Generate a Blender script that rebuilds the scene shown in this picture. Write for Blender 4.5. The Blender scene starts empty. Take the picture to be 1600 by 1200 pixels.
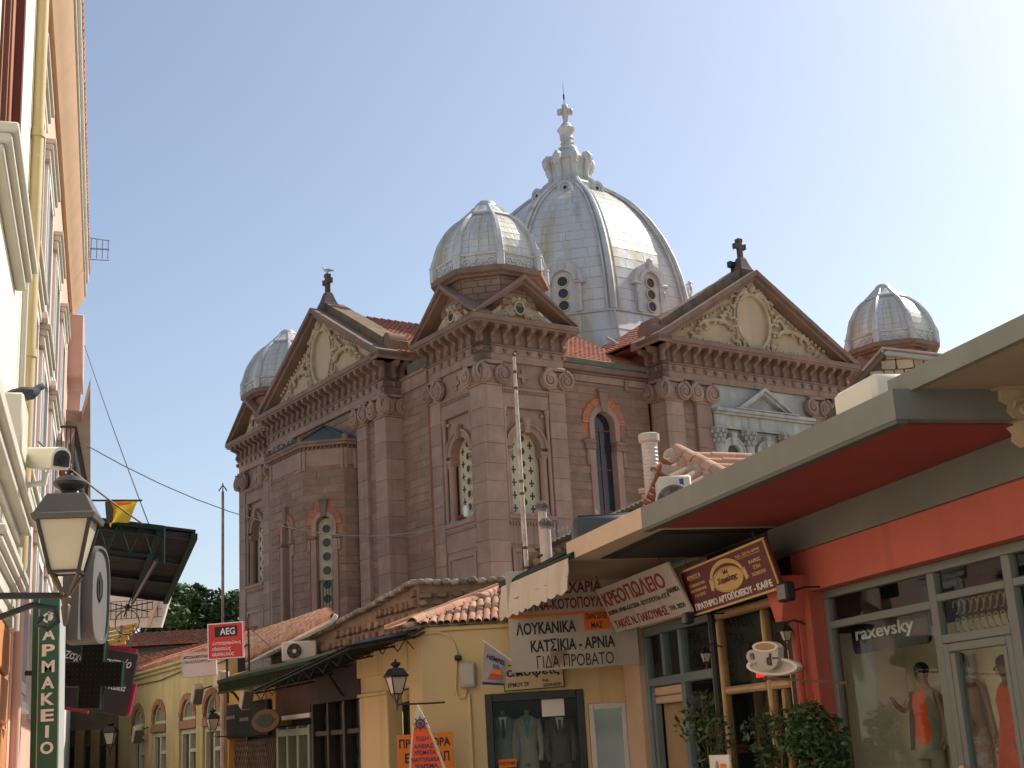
import bpy, bmesh, math, random
import numpy as np
from mathutils import Matrix, Vector
random.seed(7)
R = math.radians
SC = bpy.context.scene
COL = SC.collection

# ------------------------------------------------------------------ camera
FPX, PITCH, ROLL = 2077.16, 0.259674, -0.0570464      # focal length in pixels of the 1600 px photo
_cp, _sp = math.cos(PITCH), math.sin(PITCH)
_fw = np.array([0, _cp, _sp]); _rt = np.array([1.0, 0, 0]); _up = np.cross(_rt, _fw)
_c, _s = math.cos(ROLL), math.sin(ROLL)
C_R = _c * _rt + _s * _up; C_U = -_s * _rt + _c * _up; C_F = _fw
CAM = np.array([0.0, 0.0, 1.6])
cd = bpy.data.cameras.new('camera'); cam = bpy.data.objects.new('camera', cd); COL.objects.link(cam)
cd.sensor_width = 36.0; cd.lens = FPX * 36.0 / 1600.0; cd.clip_start = 0.1; cd.clip_end = 6000
cam.matrix_world = Matrix(((C_R[0], C_U[0], -C_F[0], CAM[0]), (C_R[1], C_U[1], -C_F[1], CAM[1]),
                           (C_R[2], C_U[2], -C_F[2], CAM[2]), (0, 0, 0, 1)))
SC.camera = cam

# ------------------------------------------------------------------ sky, sun, exposure
SUN_AZ, SUN_EL = 52.0, 43.0            # degrees clockwise from +Y (view direction), degrees up
W = bpy.data.worlds.new('World'); SC.world = W; W.use_nodes = True
nt = W.node_tree; nt.nodes.clear()
wo = nt.nodes.new('ShaderNodeOutputWorld'); bg = nt.nodes.new('ShaderNodeBackground')
sk = nt.nodes.new('ShaderNodeTexSky'); sk.sky_type = 'NISHITA'; sk.sun_disc = False
sk.sun_elevation = R(SUN_EL); sk.sun_rotation = R(SUN_AZ)
sk.air_density = 1.0; sk.dust_density = 1.5; sk.ozone_density = 1.2; sk.altitude = 20
bg.inputs['Strength'].default_value = 0.132
hs = nt.nodes.new('ShaderNodeHueSaturation'); hs.inputs['Saturation'].default_value = 0.84      # pale hazy air
nt.links.new(sk.outputs[0], hs.inputs['Color']); nt.links.new(hs.outputs[0], bg.inputs[0]); nt.links.new(bg.outputs[0], wo.inputs[0])
sd = bpy.data.lights.new('sun', 'SUN'); sd.energy = 4.2; sd.angle = R(0.55); sd.color = (1.0, 0.93, 0.82)
so = bpy.data.objects.new('sun', sd); COL.objects.link(so)
_sv = Vector((math.sin(R(SUN_AZ)) * math.cos(R(SUN_EL)), math.cos(R(SUN_AZ)) * math.cos(R(SUN_EL)), math.sin(R(SUN_EL))))
so.rotation_euler = _sv.to_track_quat('Z', 'Y').to_euler()
so.location = (30, 20, 60)
vs = SC.view_settings
vs.view_transform = 'Standard'; vs.look = 'None'; vs.exposure = 0.30; vs.gamma = 1.0; vs.use_curve_mapping = False
try:
    SC.cycles.max_bounces = 6; SC.cycles.diffuse_bounces = 4; SC.cycles.glossy_bounces = 3
    SC.cycles.transparent_max_bounces = 8; SC.cycles.use_denoising = True
    SC.cycles.sample_clamp_indirect = 6
except Exception:
    pass

# ------------------------------------------------------------------ placing: pixel of the photo -> point in the world
def ray(x, y): return C_F + (x - 800) / FPX * C_R - (y - 600) / FPX * C_U
class Frame:
    """A set of axes turned about Z: local x along, local y = x turned 90 degrees left."""
    def __init__(s, ox, oy, deg):
        s.o = np.array([ox, oy, 0.0]); a = R(deg); s.deg = deg
        s.ex = np.array([math.cos(a), math.sin(a), 0]); s.ey = np.array([-math.sin(a), math.cos(a), 0])
    def world(s, x, y, z): return s.o + x * s.ex + y * s.ey + np.array([0, 0, z])
    def loc(s, P): d = P - s.o; return (float(d @ s.ex), float(d @ s.ey), float(P[2]))
    def onY(s, px, py, v):   # point of the plane local y = v seen at the pixel
        r = ray(px, py); t = ((s.o + v * s.ey - CAM) @ s.ey) / (r @ s.ey); return s.loc(CAM + t * r)
    def onX(s, px, py, u):
        r = ray(px, py); t = ((s.o + u * s.ex - CAM) @ s.ex) / (r @ s.ex); return s.loc(CAM + t * r)
    def onZ(s, px, py, z):
        r = ray(px, py); t = (z - CAM[2]) / r[2]; return s.loc(CAM + t * r)
    def dist(s, px, py, Y):  # point at world depth Y
        r = ray(px, py); return s.loc(CAM + r * (Y / r[1]))
WORLD = Frame(0, 0, 0)

# ------------------------------------------------------------------ mesh builder
class MB:
    def __init__(s): s.v = []; s.f = []; s.M = None
    def tf(s, M): s.M = M; return s
    def add(s, vs, fs):
        n = len(s.v)
        if s.M is not None: vs = [tuple(s.M @ Vector(p)) for p in vs]
        s.v += [tuple(map(float, p)) for p in vs]; s.f += [[i + n for i in q] for q in fs]; return s
    def box(s, x0, x1, y0, y1, z0, z1, c=0.0):
        if x1 < x0: x0, x1 = x1, x0
        if y1 < y0: y0, y1 = y1, y0
        if z1 < z0: z0, z1 = z1, z0
        if c <= 0:
            return s.add([(x0,y0,z0),(x1,y0,z0),(x1,y1,z0),(x0,y1,z0),(x0,y0,z1),(x1,y0,z1),(x1,y1,z1),(x0,y1,z1)],
                         [(3,2,1,0),(4,5,6,7),(0,1,5,4),(1,2,6,5),(2,3,7,6),(3,0,4,7)])
        c = min(c, (x1-x0)*.45, (y1-y0)*.45, (z1-z0)*.45)
        vs = []; 
        for X, sx in ((x0,1),(x1,-1)):
            for Y, sy in ((y0,1),(y1,-1)):
                for Z, sz in ((z0,1),(z1,-1)):
                    vs += [(X, Y+sy*c, Z+sz*c), (X+sx*c, Y, Z+sz*c), (X+sx*c, Y+sy*c, Z)]
        def i(a, b, d, k): return (a*4 + b*2 + d)*3 + k
        fs = []
        for a in (0,1): fs.append([i(a,0,0,0), i(a,1,0,0), i(a,1,1,0), i(a,0,1,0)])
        for b in (0,1): fs.append([i(0,b,0,1), i(1,b,0,1), i(1,b,1,1), i(0,b,1,1)])
        for d in (0,1): fs.append([i(0,0,d,2), i(1,0,d,2), i(1,1,d,2), i(0,1,d,2)])
        for b in (0,1):
            for d in (0,1): fs.append([i(0,b,d,1), i(1,b,d,1), i(1,b,d,2), i(0,b,d,2)])
        for a in (0,1):
            for d in (0,1): fs.append([i(a,0,d,0), i(a,1,d,0), i(a,1,d,2), i(a,0,d,2)])
        for a in (0,1):
            for b in (0,1): fs.append([i(a,b,0,0), i(a,b,1,0), i(a,b,1,1), i(a,b,0,1)])
        for a in (0,1):
            for b in (0,1):
                for d in (0,1): fs.append([i(a,b,d,0), i(a,b,d,1), i(a,b,d,2)])
        return s.add(vs, fs)
    def prism(s, poly, ax, a, b):
        """polygon in the two other axes (in order), pulled along axis ax from a to b"""
        n = len(poly); vs = []
        for t in (a, b):
            for p, q in poly:
                vs.append((t,p,q) if ax == 'x' else (p,t,q) if ax == 'y' else (p,q,t))
        fs = [list(range(n))[::-1], [n+i for i in range(n)]] + [[i, (i+1) % n, n+(i+1) % n, n+i] for i in range(n)]
        return s.add(vs, fs)
    def ring(s, outer, inner, ax, a, b, closed=True):
        n = len(outer); vs = []
        def P(t, p, q): return (t,p,q) if ax == 'x' else (p,t,q) if ax == 'y' else (p,q,t)
        for t in (a, b):
            for p, q in outer: vs.append(P(t,p,q))
            for p, q in inner: vs.append(P(t,p,q))
        fs = []
        m = n if closed else n-1
        for i in range(m):
            j = (i+1) % n
            fs += [(i,j,n+j,n+i), (2*n+i,3*n+i,3*n+j,2*n+j), (i,2*n+i,2*n+j,j), (n+i,n+j,3*n+j,3*n+i)]
        if not closed:
            fs += [(0,n,3*n,2*n), (n-1,3*n-1,4*n-1,2*n-1)] if False else [(0,n,3*n,2*n), (n-1,2*n-1,4*n-1,3*n-1)]
        return s.add(vs, fs)
    def lathe(s, cx, cy, prof, n=12, ph=0.0, a0=0.0, a1=360.0):
        full = abs(a1-a0) >= 359.9; m = n if full else n+1; vs = []
        for r, z in prof:
            for k in range(m):
                a = R(ph + a0 + (a1-a0)*k/n); vs.append((cx+r*math.cos(a), cy+r*math.sin(a), z))
        fs = []
        for i in range(len(prof)-1):
            for k in range(n):
                k2 = (k+1) % m; fs.append((i*m+k, i*m+k2, (i+1)*m+k2, (i+1)*m+k))
        if full:
            if prof[0][0] > 1e-4: fs.append([k for k in range(m)][::-1])
            if prof[-1][0] > 1e-4: fs.append([(len(prof)-1)*m+k for k in range(m)])
        return s.add(vs, fs)
    def cyl(s, p0, p1, r0, r1=None, n=10): return s.tube([p0, p1], [r0, r0 if r1 is None else r1], n)
    def tube(s, pts, r, n=8, caps=True):
        pts = [Vector(p) for p in pts]; m = len(pts)
        rs = r if isinstance(r, (list, tuple)) else [r]*m
        vs = []; prev = None
        for i in range(m):
            t = (pts[min(i+1,m-1)] - pts[max(i-1,0)]).normalized()
            if prev is None:
                u = t.orthogonal().normalized()
            else:
                u = (prev - t*prev.dot(t)); u = u.normalized() if u.length > 1e-6 else t.orthogonal().normalized()
            prev = u; w = t.cross(u)
            for k in range(n):
                a = 2*math.pi*k/n; q = pts[i] + rs[i]*(math.cos(a)*u + math.sin(a)*w); vs.append(tuple(q))
        fs = [(i*n+k, i*n+(k+1) % n, (i+1)*n+(k+1) % n, (i+1)*n+k) for i in range(m-1) for k in range(n)]
        if caps: fs += [[k for k in range(n)][::-1], [(m-1)*n+k for k in range(n)]]
        return s.add(vs, fs)
    def ball(s, c, rx, ry=None, rz=None, n=10, m=6):
        ry = rx if ry is None else ry; rz = rx if rz is None else rz
        vs = [(c[0], c[1], c[2]-rz)]
        for i in range(1, m):
            b = -math.pi/2 + math.pi*i/m
            for k in range(n):
                a = 2*math.pi*k/n; vs.append((c[0]+rx*math.cos(b)*math.cos(a), c[1]+ry*math.cos(b)*math.sin(a), c[2]+rz*math.sin(b)))
        vs.append((c[0], c[1], c[2]+rz)); L = len(vs)-1
        fs = [(0, 1+(k+1) % n, 1+k) for k in range(n)]
        for i in range(m-2):
            fs += [(1+i*n+k, 1+i*n+(k+1) % n, 1+(i+1)*n+(k+1) % n, 1+(i+1)*n+k) for k in range(n)]
        fs += [(L, 1+(m-2)*n+k, 1+(m-2)*n+(k+1) % n) for k in range(n)]
        return s.add(vs, fs)
    def mesh(s, name, mat, smooth=38, off=(0,0,0)):
        me = bpy.data.meshes.new(name)
        me.from_pydata([(p[0]-off[0], p[1]-off[1], p[2]-off[2]) for p in s.v], [], s.f)
        if smooth is not None or True:
            bm = bmesh.new(); bm.from_mesh(me); bmesh.ops.recalc_face_normals(bm, faces=bm.faces)
            if smooth:
                for f in bm.faces: f.smooth = True
                th = R(smooth)
                for e in bm.edges:
                    e.smooth = (len(e.link_faces) == 2 and e.calc_face_angle(0) < th)
            bm.to_mesh(me); bm.free()
        if mat is not None: me.materials.append(mat)
        return me

# ------------------------------------------------------------------ things and parts
class Thing:
    """An Empty at the base of a thing, in a Frame; its parts are meshes written in the Frame's coordinates."""
    def __init__(s, name, label, cat, fr=WORLD, base=(0,0,0), group=None, kind=None):
        s.fr = fr; s.base = base; o = bpy.data.objects.new(name, None); COL.objects.link(o); s.o = o
        o.empty_display_size = 0.3
        o.location = fr.world(*base); o.rotation_euler = (0, 0, R(fr.deg))
        o['label'] = label; o['category'] = cat
        if group: o['group'] = group
        if kind: o['kind'] = kind
    def part(s, name, mb, mat, parent=None, smooth=38, label=None, kind=None):
        me = mb.mesh(name, mat, smooth, s.base) if isinstance(mb, MB) else mb
        o = bpy.data.objects.new(name, me); COL.objects.link(o); o.parent = parent or s.o
        if label: o['label'] = label
        if kind: o['kind'] = kind
        return o
    def inst(s, name, me, loc, rz=0.0, parent=None, rot=None, scale=None):
        """a piece sharing mesh data; loc in the Frame's coordinates"""
        o = bpy.data.objects.new(name, me); COL.objects.link(o); o.parent = parent or s.o
        o.location = (loc[0]-s.base[0], loc[1]-s.base[1], loc[2]-s.base[2])
        o.rotation_euler = rot if rot else (0, 0, rz)
        if scale: o.scale = scale
        return o
def single(name, label, cat, mb, mat, fr=WORLD, base=(0,0,0), group=None, kind=None, smooth=38):
    me = mb.mesh(name, mat, smooth, base) if isinstance(mb, MB) else mb
    o = bpy.data.objects.new(name, me); COL.objects.link(o)
    o.location = fr.world(*base); o.rotation_euler = (0, 0, R(fr.deg))
    if kind: o['kind'] = kind
    if label: o['label'] = label
    if cat: o['category'] = cat
    if group: o['group'] = group
    return o
def dup(root, loc, rz, label, group=None):
    r = root.copy(); COL.objects.link(r); r.location = loc; r.rotation_euler = (0, 0, rz); r['label'] = label
    if group: r['group'] = group
    for ch in list(root.children):
        c = ch.copy(); COL.objects.link(c); c.parent = r
        for g in list(ch.children):
            d = g.copy(); COL.objects.link(d); d.parent = c
    return r
def textmesh(body, size, depth=0.004, bold=0.0, sx=1.0, shear=0.0, align='CENTER', spacing=1.0):
    """letters standing upright in the local XZ plane facing -Y, centred"""
    body = body.translate(str.maketrans('ΑΒΕΖΗΙΚΜΝΟΡΤΥΧ', 'ABEZHIKMNOPTYX'))      # same shapes, cleaner outlines
    if 'Δ' in body: bold = 0.0
    c = bpy.data.curves.new('letters', 'FONT'); c.body = body; c.size = size; c.extrude = depth; c.offset = bold
    c.align_x = align; c.align_y = 'CENTER'; c.shear = shear; c.space_character = spacing; c.resolution_u = 3
    o = bpy.data.objects.new('letters', c); COL.objects.link(o)
    dg = bpy.context.evaluated_depsgraph_get(); dg.update()
    me = bpy.data.meshes.new_from_object(o.evaluated_get(dg))
    bpy.data.objects.remove(o); bpy.data.curves.remove(c)
    vs = [(v.co.x*sx, -v.co.z, v.co.y) for v in me.vertices]; fs = [list(p.vertices) for p in me.polygons]
    bpy.data.meshes.remove(me)
    return vs, fs
def text_fit(body, w, h, depth=0.004, bold=0.0, shear=0.0, spacing=1.0):
    """the same, stretched to fill w x h"""
    vs, fs = textmesh(body, 1.0, 0.0, 0.0, 1.0, shear, 'CENTER', spacing)
    vs, fs = textmesh(body, 1.0, 0.01, bold, 1.0, shear, 'CENTER', spacing)
    xs = [p[0] for p in vs]; zs = [p[2] for p in vs]
    cx, cz = (min(xs)+max(xs))/2, (min(zs)+max(zs))/2; ax = w/(max(xs)-min(xs)); az = h/(max(zs)-min(zs))
    return [((p[0]-cx)*ax, (-depth if p[1] < 0 else depth*0.2), (p[2]-cz)*az) for p in vs], fs

# ------------------------------------------------------------------ materials
MATS = {}
def mat(name, col, rough=0.8, var=0.18, scale=3.0, col2=None, mix2=0.5, scale2=0.7, bump=0.0, bscale=25.0, metal=0.0,
        rand=0.0, spots=None, spot_amt=0.12, streak=None, streak_amt=0.0, spec=0.5, island=False, trans=0.0, axis=None):
    if name in MATS: return MATS[name]
    m = bpy.data.materials.new(name); m.use_nodes = True; t = m.node_tree; N = t.nodes; L = t.links
    b = N['Principled BSDF']; b.inputs['Roughness'].default_value = rough; b.inputs['Metallic'].default_value = metal
    b.inputs['Specular IOR Level'].default_value = spec
    g = N.new('ShaderNodeNewGeometry'); P = g.outputs['Position']
    def noise(sc, det=5, rg=0.55, vec=None, dist=0.0):
        n = N.new('ShaderNodeTexNoise'); n.inputs['Scale'].default_value = sc; n.inputs['Detail'].default_value = det
        n.inputs['Roughness'].default_value = rg; n.inputs['Distortion'].default_value = dist
        L.new(vec or P, n.inputs['Vector']); return n.outputs['Fac']
    def ramp(f, a, c):
        r = N.new('ShaderNodeMapRange'); r.inputs[1].default_value = a; r.inputs[2].default_value = c; L.new(f, r.inputs[0]); return r.outputs[0]
    def mix(f, A, B, ty='MIX'):
        x = N.new('ShaderNodeMix'); x.data_type = 'RGBA'; x.blend_type = ty
        if isinstance(f, float): x.inputs[0].default_value = f
        else: L.new(f, x.inputs[0])
        for k, q in ((6, A), (7, B)):
            if isinstance(q, tuple): x.inputs[k].default_value = (*q, 1)
            else: L.new(q, x.inputs[k])
        return x.outputs[2]
    lo = tuple(c*(1-var) for c in col); hi = tuple(min(1, c*(1+var)) for c in col)
    out = mix(ramp(noise(scale), 0.3, 0.7), lo, hi)
    if col2 is not None: out = mix(ramp(noise(scale2, 6, 0.62), 0.5-0.28*mix2, 0.95-0.35*mix2), out, col2)
    if streak is not None:
        mp = N.new('ShaderNodeMapping'); mp.inputs['Scale'].default_value = (3.0, 3.0, 0.05); L.new(P, mp.inputs['Vector'])
        out = mix(ramp(noise(1.0, 2.5, 0.5, mp.outputs[0]), 0.62-0.3*streak_amt, 0.85-0.2*streak_amt), out, streak)
    if axis is not None:          # rain streaks that run down a dome: noise over the angle round its axis
        sp = N.new('ShaderNodeSeparateXYZ'); L.new(P, sp.inputs[0])
        def mth(op, A, B):
            q = N.new('ShaderNodeMath'); q.operation = op
            for k, z in ((0, A), (1, B)):
                if isinstance(z, (int, float)): q.inputs[k].default_value = z
                else: L.new(z, q.inputs[k])
            return q.outputs[0]
        ang = mth('ARCTAN2', mth('SUBTRACT', sp.outputs[1], axis[1]), mth('SUBTRACT', sp.outputs[0], axis[0]))
        cv = N.new('ShaderNodeCombineXYZ'); L.new(mth('MULTIPLY', ang, axis[2]), cv.inputs[0]); L.new(mth('MULTIPLY', sp.outputs[2], 0.11), cv.inputs[1])
        out = mix(mth('MULTIPLY', ramp(noise(1.6, 3, 0.55, cv.outputs[0]), 0.46, 0.68), 0.85), out, (0.49, 0.37, 0.20))
        out = mix(mth('MULTIPLY', ramp(noise(3.1, 3, 0.6, cv.outputs[0]), 0.55, 0.75), 0.6), out, (0.37, 0.335, 0.29))
    if spots is not None: out = mix(ramp(noise(2.3, 8, 0.7), 0.72-spot_amt*.5, 0.78-spot_amt*.4), out, spots)
    if rand > 0:
        if island: ri = g.outputs['Random Per Island']
        else:
            oi = N.new('ShaderNodeObjectInfo'); ri = oi.outputs['Random']
        mr = N.new('ShaderNodeMapRange'); mr.inputs[3].default_value = 1-rand; mr.inputs[4].default_value = 1+rand; L.new(ri, mr.inputs[0])
        cb = N.new('ShaderNodeCombineColor'); 
        for k in range(3): L.new(mr.outputs[0], cb.inputs[k])
        out = mix(1.0, out, cb.outputs[0], 'MULTIPLY')
    L.new(out, b.inputs['Base Color'])
    if bump > 0:
        bp = N.new('ShaderNodeBump'); bp.inputs['Strength'].default_value = bump; bp.inputs['Distance'].default_value = 0.02
        L.new(noise(bscale, 6, 0.65), bp.inputs['Height']); L.new(bp.outputs[0], b.inputs['Normal'])
    if trans > 0: b.inputs['Transmission Weight'].default_value = trans
    MATS[name] = m; return m
def glass(name, tint=(0.9, 0.95, 0.95), rough=0.02, alpha=0.0):
    """thin pane: mirror reflection by Fresnel over a see-through body"""
    if name in MATS: return MATS[name]
    m = bpy.data.materials.new(name); m.use_nodes = True; t = m.node_tree; N = t.nodes; L = t.links; N.clear()
    o = N.new('ShaderNodeOutputMaterial'); tr = N.new('ShaderNodeBsdfTransparent'); gl = N.new('ShaderNodeBsdfGlossy')
    tr.inputs[0].default_value = (*tint, 1); gl.inputs['Roughness'].default_value = rough; gl.inputs['Color'].default_value = (0.95, 0.97, 1, 1)
    lw = N.new('ShaderNodeLayerWeight'); lw.inputs['Blend'].default_value = 0.5          # Schlick's curve, the same from both sides
    pw = N.new('ShaderNodeMath'); pw.operation = 'POWER'; pw.inputs[1].default_value = 5.0; L.new(lw.outputs['Facing'], pw.inputs[0])
    ad = N.new('ShaderNodeMath'); ad.operation = 'MULTIPLY_ADD'; ad.inputs[1].default_value = 0.40; ad.inputs[2].default_value = 0.012+alpha; ad.use_clamp = True; L.new(pw.outputs[0], ad.inputs[0])
    mx = N.new('ShaderNodeMixShader'); L.new(ad.outputs[0], mx.inputs[0]); L.new(tr.outputs[0], mx.inputs[1]); L.new(gl.outputs[0], mx.inputs[2])
    L.new(mx.outputs[0], o.inputs[0]); MATS[name] = m; return m

M_STONE = mat('pink_ashlar', (0.39, 0.24, 0.172), 0.88, 0.18, 1.6, (0.29, 0.185, 0.138), 0.5, 0.5, 0.25, 30, rand=0.12, spots=(0.55, 0.45, 0.38), spot_amt=0.10, streak=(0.20, 0.135, 0.105), streak_amt=0.2)
M_BLOCK = mat('brown_block', (0.30, 0.185, 0.125), 0.92, 0.22, 2.2, (0.225, 0.148, 0.105), 0.5, 0.8, 0.5, 18, rand=0.11)
M_MORTAR = mat('red_mortar', (0.44, 0.165, 0.085), 0.95, 0.25, 4, (0.25, 0.14, 0.10), 0.4, 0.5)
M_BRICK = mat('arch_brick', (0.50, 0.17, 0.075), 0.9, 0.18, 3, (0.36, 0.14, 0.08), 0.4, 1.2, 0.3, 30, rand=0.12)
M_CORN = mat('cornice_stone', (0.28, 0.16, 0.11), 0.88, 0.2, 1.8, (0.185, 0.12, 0.09), 0.6, 0.6, 0.3, 25, rand=0.10, spots=(0.5, 0.42, 0.34), spot_amt=0.08)
M_LICHEN = mat('lichen_coping', (0.165, 0.125, 0.095), 0.95, 0.3, 2.2, (0.30, 0.17, 0.04), 0.35, 1.6, 0.5, 20, rand=0.15)
M_CREAM = mat('ochre_relief', (0.58, 0.44, 0.28), 0.9, 0.2, 2.5, (0.36, 0.29, 0.19), 0.5, 1.4, 0.3, 20)
M_TYMP = mat('ochre_ground', (0.62, 0.45, 0.27), 0.92, 0.14, 1.2, (0.50, 0.30, 0.19), 0.4, 0.6, 0.15, 20, streak=(0.40, 0.33, 0.26), streak_amt=0.3)
M_PIERCED = mat('pierced_cream', (0.62, 0.52, 0.33), 0.85, 0.1, 2.0, (0.5, 0.42, 0.28), 0.4, 1.0)
M_DARK = mat('plain_dark', (0.02, 0.022, 0.025), 0.35, 0.2, 2)
def lead(name, x, y, k): return mat(name, (0.66, 0.645, 0.605), 0.38, 0.05, 0.9, (0.57, 0.555, 0.52), 0.45, 0.5, 0.10, 6, metal=0.05, rand=0.03, axis=(x, y, k))
M_LEADTRIM = mat('lead_trim', (0.63, 0.615, 0.58), 0.45, 0.10, 2, (0.45, 0.43, 0.40), 0.6, 1.1, 0.2, 14, metal=0.05, streak=(0.42, 0.32, 0.21), streak_amt=0.25)
M_TILE = mat('roof_tile', (0.42, 0.145, 0.075), 0.85, 0.25, 6, (0.30, 0.12, 0.075), 0.5, 1.0, 0.2, 30, rand=0.25, island=True)
M_SLATE = mat('dark_slate', (0.10, 0.105, 0.10), 0.75, 0.25, 3, (0.14, 0.13, 0.09), 0.5, 0.8, 0.3, 20, rand=0.1)
M_MARBLE = mat('grey_marble', (0.50, 0.475, 0.43), 0.7, 0.12, 1.5, (0.30, 0.27, 0.22), 0.6, 0.9, 0.1, 20, streak=(0.30, 0.25, 0.20), streak_amt=0.35)
M_MOSS = mat('mossy_gutter', (0.16, 0.13, 0.095), 0.95, 0.3, 3, (0.12, 0.125, 0.06), 0.6, 1.2, 0.4, 20)
M_GLASSDK = mat('dark_glass', (0.025, 0.03, 0.035), 0.08, 0.2, 1.0)
M_CROSS = mat('weathered_cross', (0.13, 0.09, 0.072), 0.95, 0.25, 5, (0.08, 0.065, 0.055), 0.5, 1.5, 0.4, 20)
M_IRONRED = mat('rusty_glazing_bar', (0.22, 0.07, 0.045), 0.7, 0.2, 8)

# =================================================================== CHURCH
CH = Frame(-1.168, 50.0, 34.855)          # u along the right facade, v along the left facade
church = Thing('church', 'brown stone domed church with white lead domes and red tiled gables rising behind the shops', 'church', CH, (0, 0, 0))
P = church.part
class Face:
    def __init__(s, o, d, n, rz):
        s.o, s.d, s.n, s.rz = o, d, n, rz
        s.M = Matrix(((d[0], n[0], 0, o[0]), (d[1], n[1], 0, o[1]), (0, 0, 1, 0), (0, 0, 0, 1)))
    def mb(s): return MB().tf(s.M)
    def pt(s, a, d, z): return tuple(s.M @ Vector((a, d, z)))
def FR(u, v): return Face((u, v), (1, 0), (0, -1), 0.0)
def FL(u, v): return Face((u, v), (0, 1), (-1, 0), -math.pi/2)
def arcpts(cx, cz, r, n, a0=0.0, a1=180.0): return [(cx + r*math.cos(R(a0+(a1-a0)*k/n)), cz + r*math.sin(R(a0+(a1-a0)*k/n))) for k in range(n+1)]

# --- shared meshes: bracket, gutta, volute (x along the wall, outward = -y)
_b = MB().prism([(0,0),(-.10,.0),(-.16,.06),(-.17,.16),(-.12,.24),(-.10,.34),(-.16,.42),(-.30,.47),(-.44,.52),(-.46,.60),(-.44,.70),(0,.70)], 'x', -.085, .085)
_b.box(-.11, .11, -.48, 0, .60, .70)
ME_BRACKET = _b.mesh('bracket', M_CORN, 30)
_b = MB().box(-.10, .10, -.09, 0, .12, .17).lathe(0, -.045, [(.03, -.02), (.065, .02), (.07, .08), (.05, .12)], 8)
ME_GUTTA = _b.mesh('gutta', M_CORN, 30)
def volute_mesh():
    b = MB(); sp = []
    for k in range(40):
        t = k/39*2.3*2*math.pi; r = .33*math.exp(-.135*t); sp.append((r*math.cos(t+1.6), -.16, r*math.sin(t+1.6)))
    b.tube(sp, [.055*(1-.5*k/39) for k in range(40)], 6)
    b.prism([(.33*math.cos(2*math.pi*k/24), .33*math.sin(2*math.pi*k/24)) for k in range(24)], 'y', -.13, .02)
    b.ball((0, -.15, 0), .07, .06, .07, 8, 5)
    return b.mesh('volute', M_STONE, 40)
ME_VOLUTE = volute_mesh()

def entablature(f, a0, a1, br0, br1, nbr, corner_left=False, back=0.5):
    """architrave, drop mouldings, brackets on a face (plane d = 0); the cornice slab is built separately"""
    b = f.mb(); b.box(a0, a1, -back, 0, 16.0, 16.30); b.box(a0-.03, a1+.03, -back, .03, 16.303, 16.58); P('architrave', b, M_STONE)
    b = f.mb(); b.box(a0-.09, a1+.09, -back, .09, 16.583, 16.68, .03); P('moulding', b, M_CORN)
    b = f.mb(); b.box(a0, a1, -back, .0, 16.683, 17.38); P('frieze_course', b, M_CORN)
    for k in range(nbr):
        a = br0 + (br1-br0)*k/max(1, nbr-1)
        x, y, z = f.pt(a, 0, 16.683); church.inst('bracket', ME_BRACKET, (x, y, z), f.rz)
        x, y, z = f.pt(a, .03, 16.34); church.inst('gutta', ME_GUTTA, (x, y, z), f.rz)

def capital(f, a0, a1, z0=15.05, depth=.3):
    b = f.mb(); b.box(a0-.03, a1+.03, -depth, .05, z0-.07, z0+.02, .02); b.box(a0, a1, -depth, .0, z0+.023, z0+.75)
    b.box(a0-.1, a1+.1, -depth, .10, z0+.79, z0+.945, .04)
    am = (a0+a1)/2; w = a1-a0
    for k in range(5): # egg moulding
        q = f.pt(am-.26*w+.13*w*k, .03, z0+.58); b2 = MB().ball(q, .055, .055, .07, 6, 4); b.M = None; b.add(b2.v, b2.f); b.M = f.M
    c = P('capital', b, M_STONE)
    for s in (0, 1):
        x, y, z = f.pt(a0-.02 if s == 0 else a1+.02, 0.0, z0+.38)
        church.inst('volute', ME_VOLUTE, (x, y, z), f.rz, parent=c, scale=(-1.2 if s else 1.2, 1.15, 1.2))

def pilaster(f, a0, a1, d0, z0=5.0, z1=14.98, step=(.68, .95), name='pilaster_stone'):
    z = z0
    while z < z1-.05:
        h = random.uniform(*step); zt = min(z1, z+h)
        if z1-zt < .35: zt = z1
        b = f.mb(); e = random.uniform(0, .006); b.box(a0, a1, d0, 0+e, z+.004, zt-.004, .012); P(name, b, M_STONE); z = zt
_nst = [0]
def courses(f, segs, z0, z1, d, hgt=.34, mat_=None, cut=None, split=1.25, thick=.12, jit=.012):
    """horizontal courses of blocks in front of the mortar plane; segs = [(a0, a1)], cut(z0,z1) -> [(lo, hi)] removed"""
    z = z0; row = 0
    if not cut:
        for a0, a1 in segs: P('mortar_bed', f.mb().box(a0, a1, d-.4, d-.022, z0, z1), M_MORTAR)
    while z < z1-.05:
        zt = min(z1, z+hgt)
        for a0, a1 in segs:
            spans = [(a0, a1)]
            if cut:
                for lo, hi in cut(z, zt):
                    spans = [q for s_, e_ in spans for q in ((s_, min(e_, lo)), (max(s_, hi), e_)) if q[1]-q[0] > .06]
            for s_, e_ in spans:
                n = max(1, round((e_-s_)/split)); xs = [s_ + (e_-s_)*k/n for k in range(n+1)]
                for k in range(1, n): xs[k] += random.uniform(-.25, .25)*(e_-s_)/n + (.2 if row % 2 else -.2)*(e_-s_)/n
                for k in range(n):
                    b = f.mb(); b.box(xs[k]+.004, xs[k+1]-.004, d-thick, d+random.uniform(-jit, jit), z+.021, zt-.021, .012)
                    P('wall_stone', b, mat_ or M_BLOCK); _nst[0] += 1
        z = zt; row += 1

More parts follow.
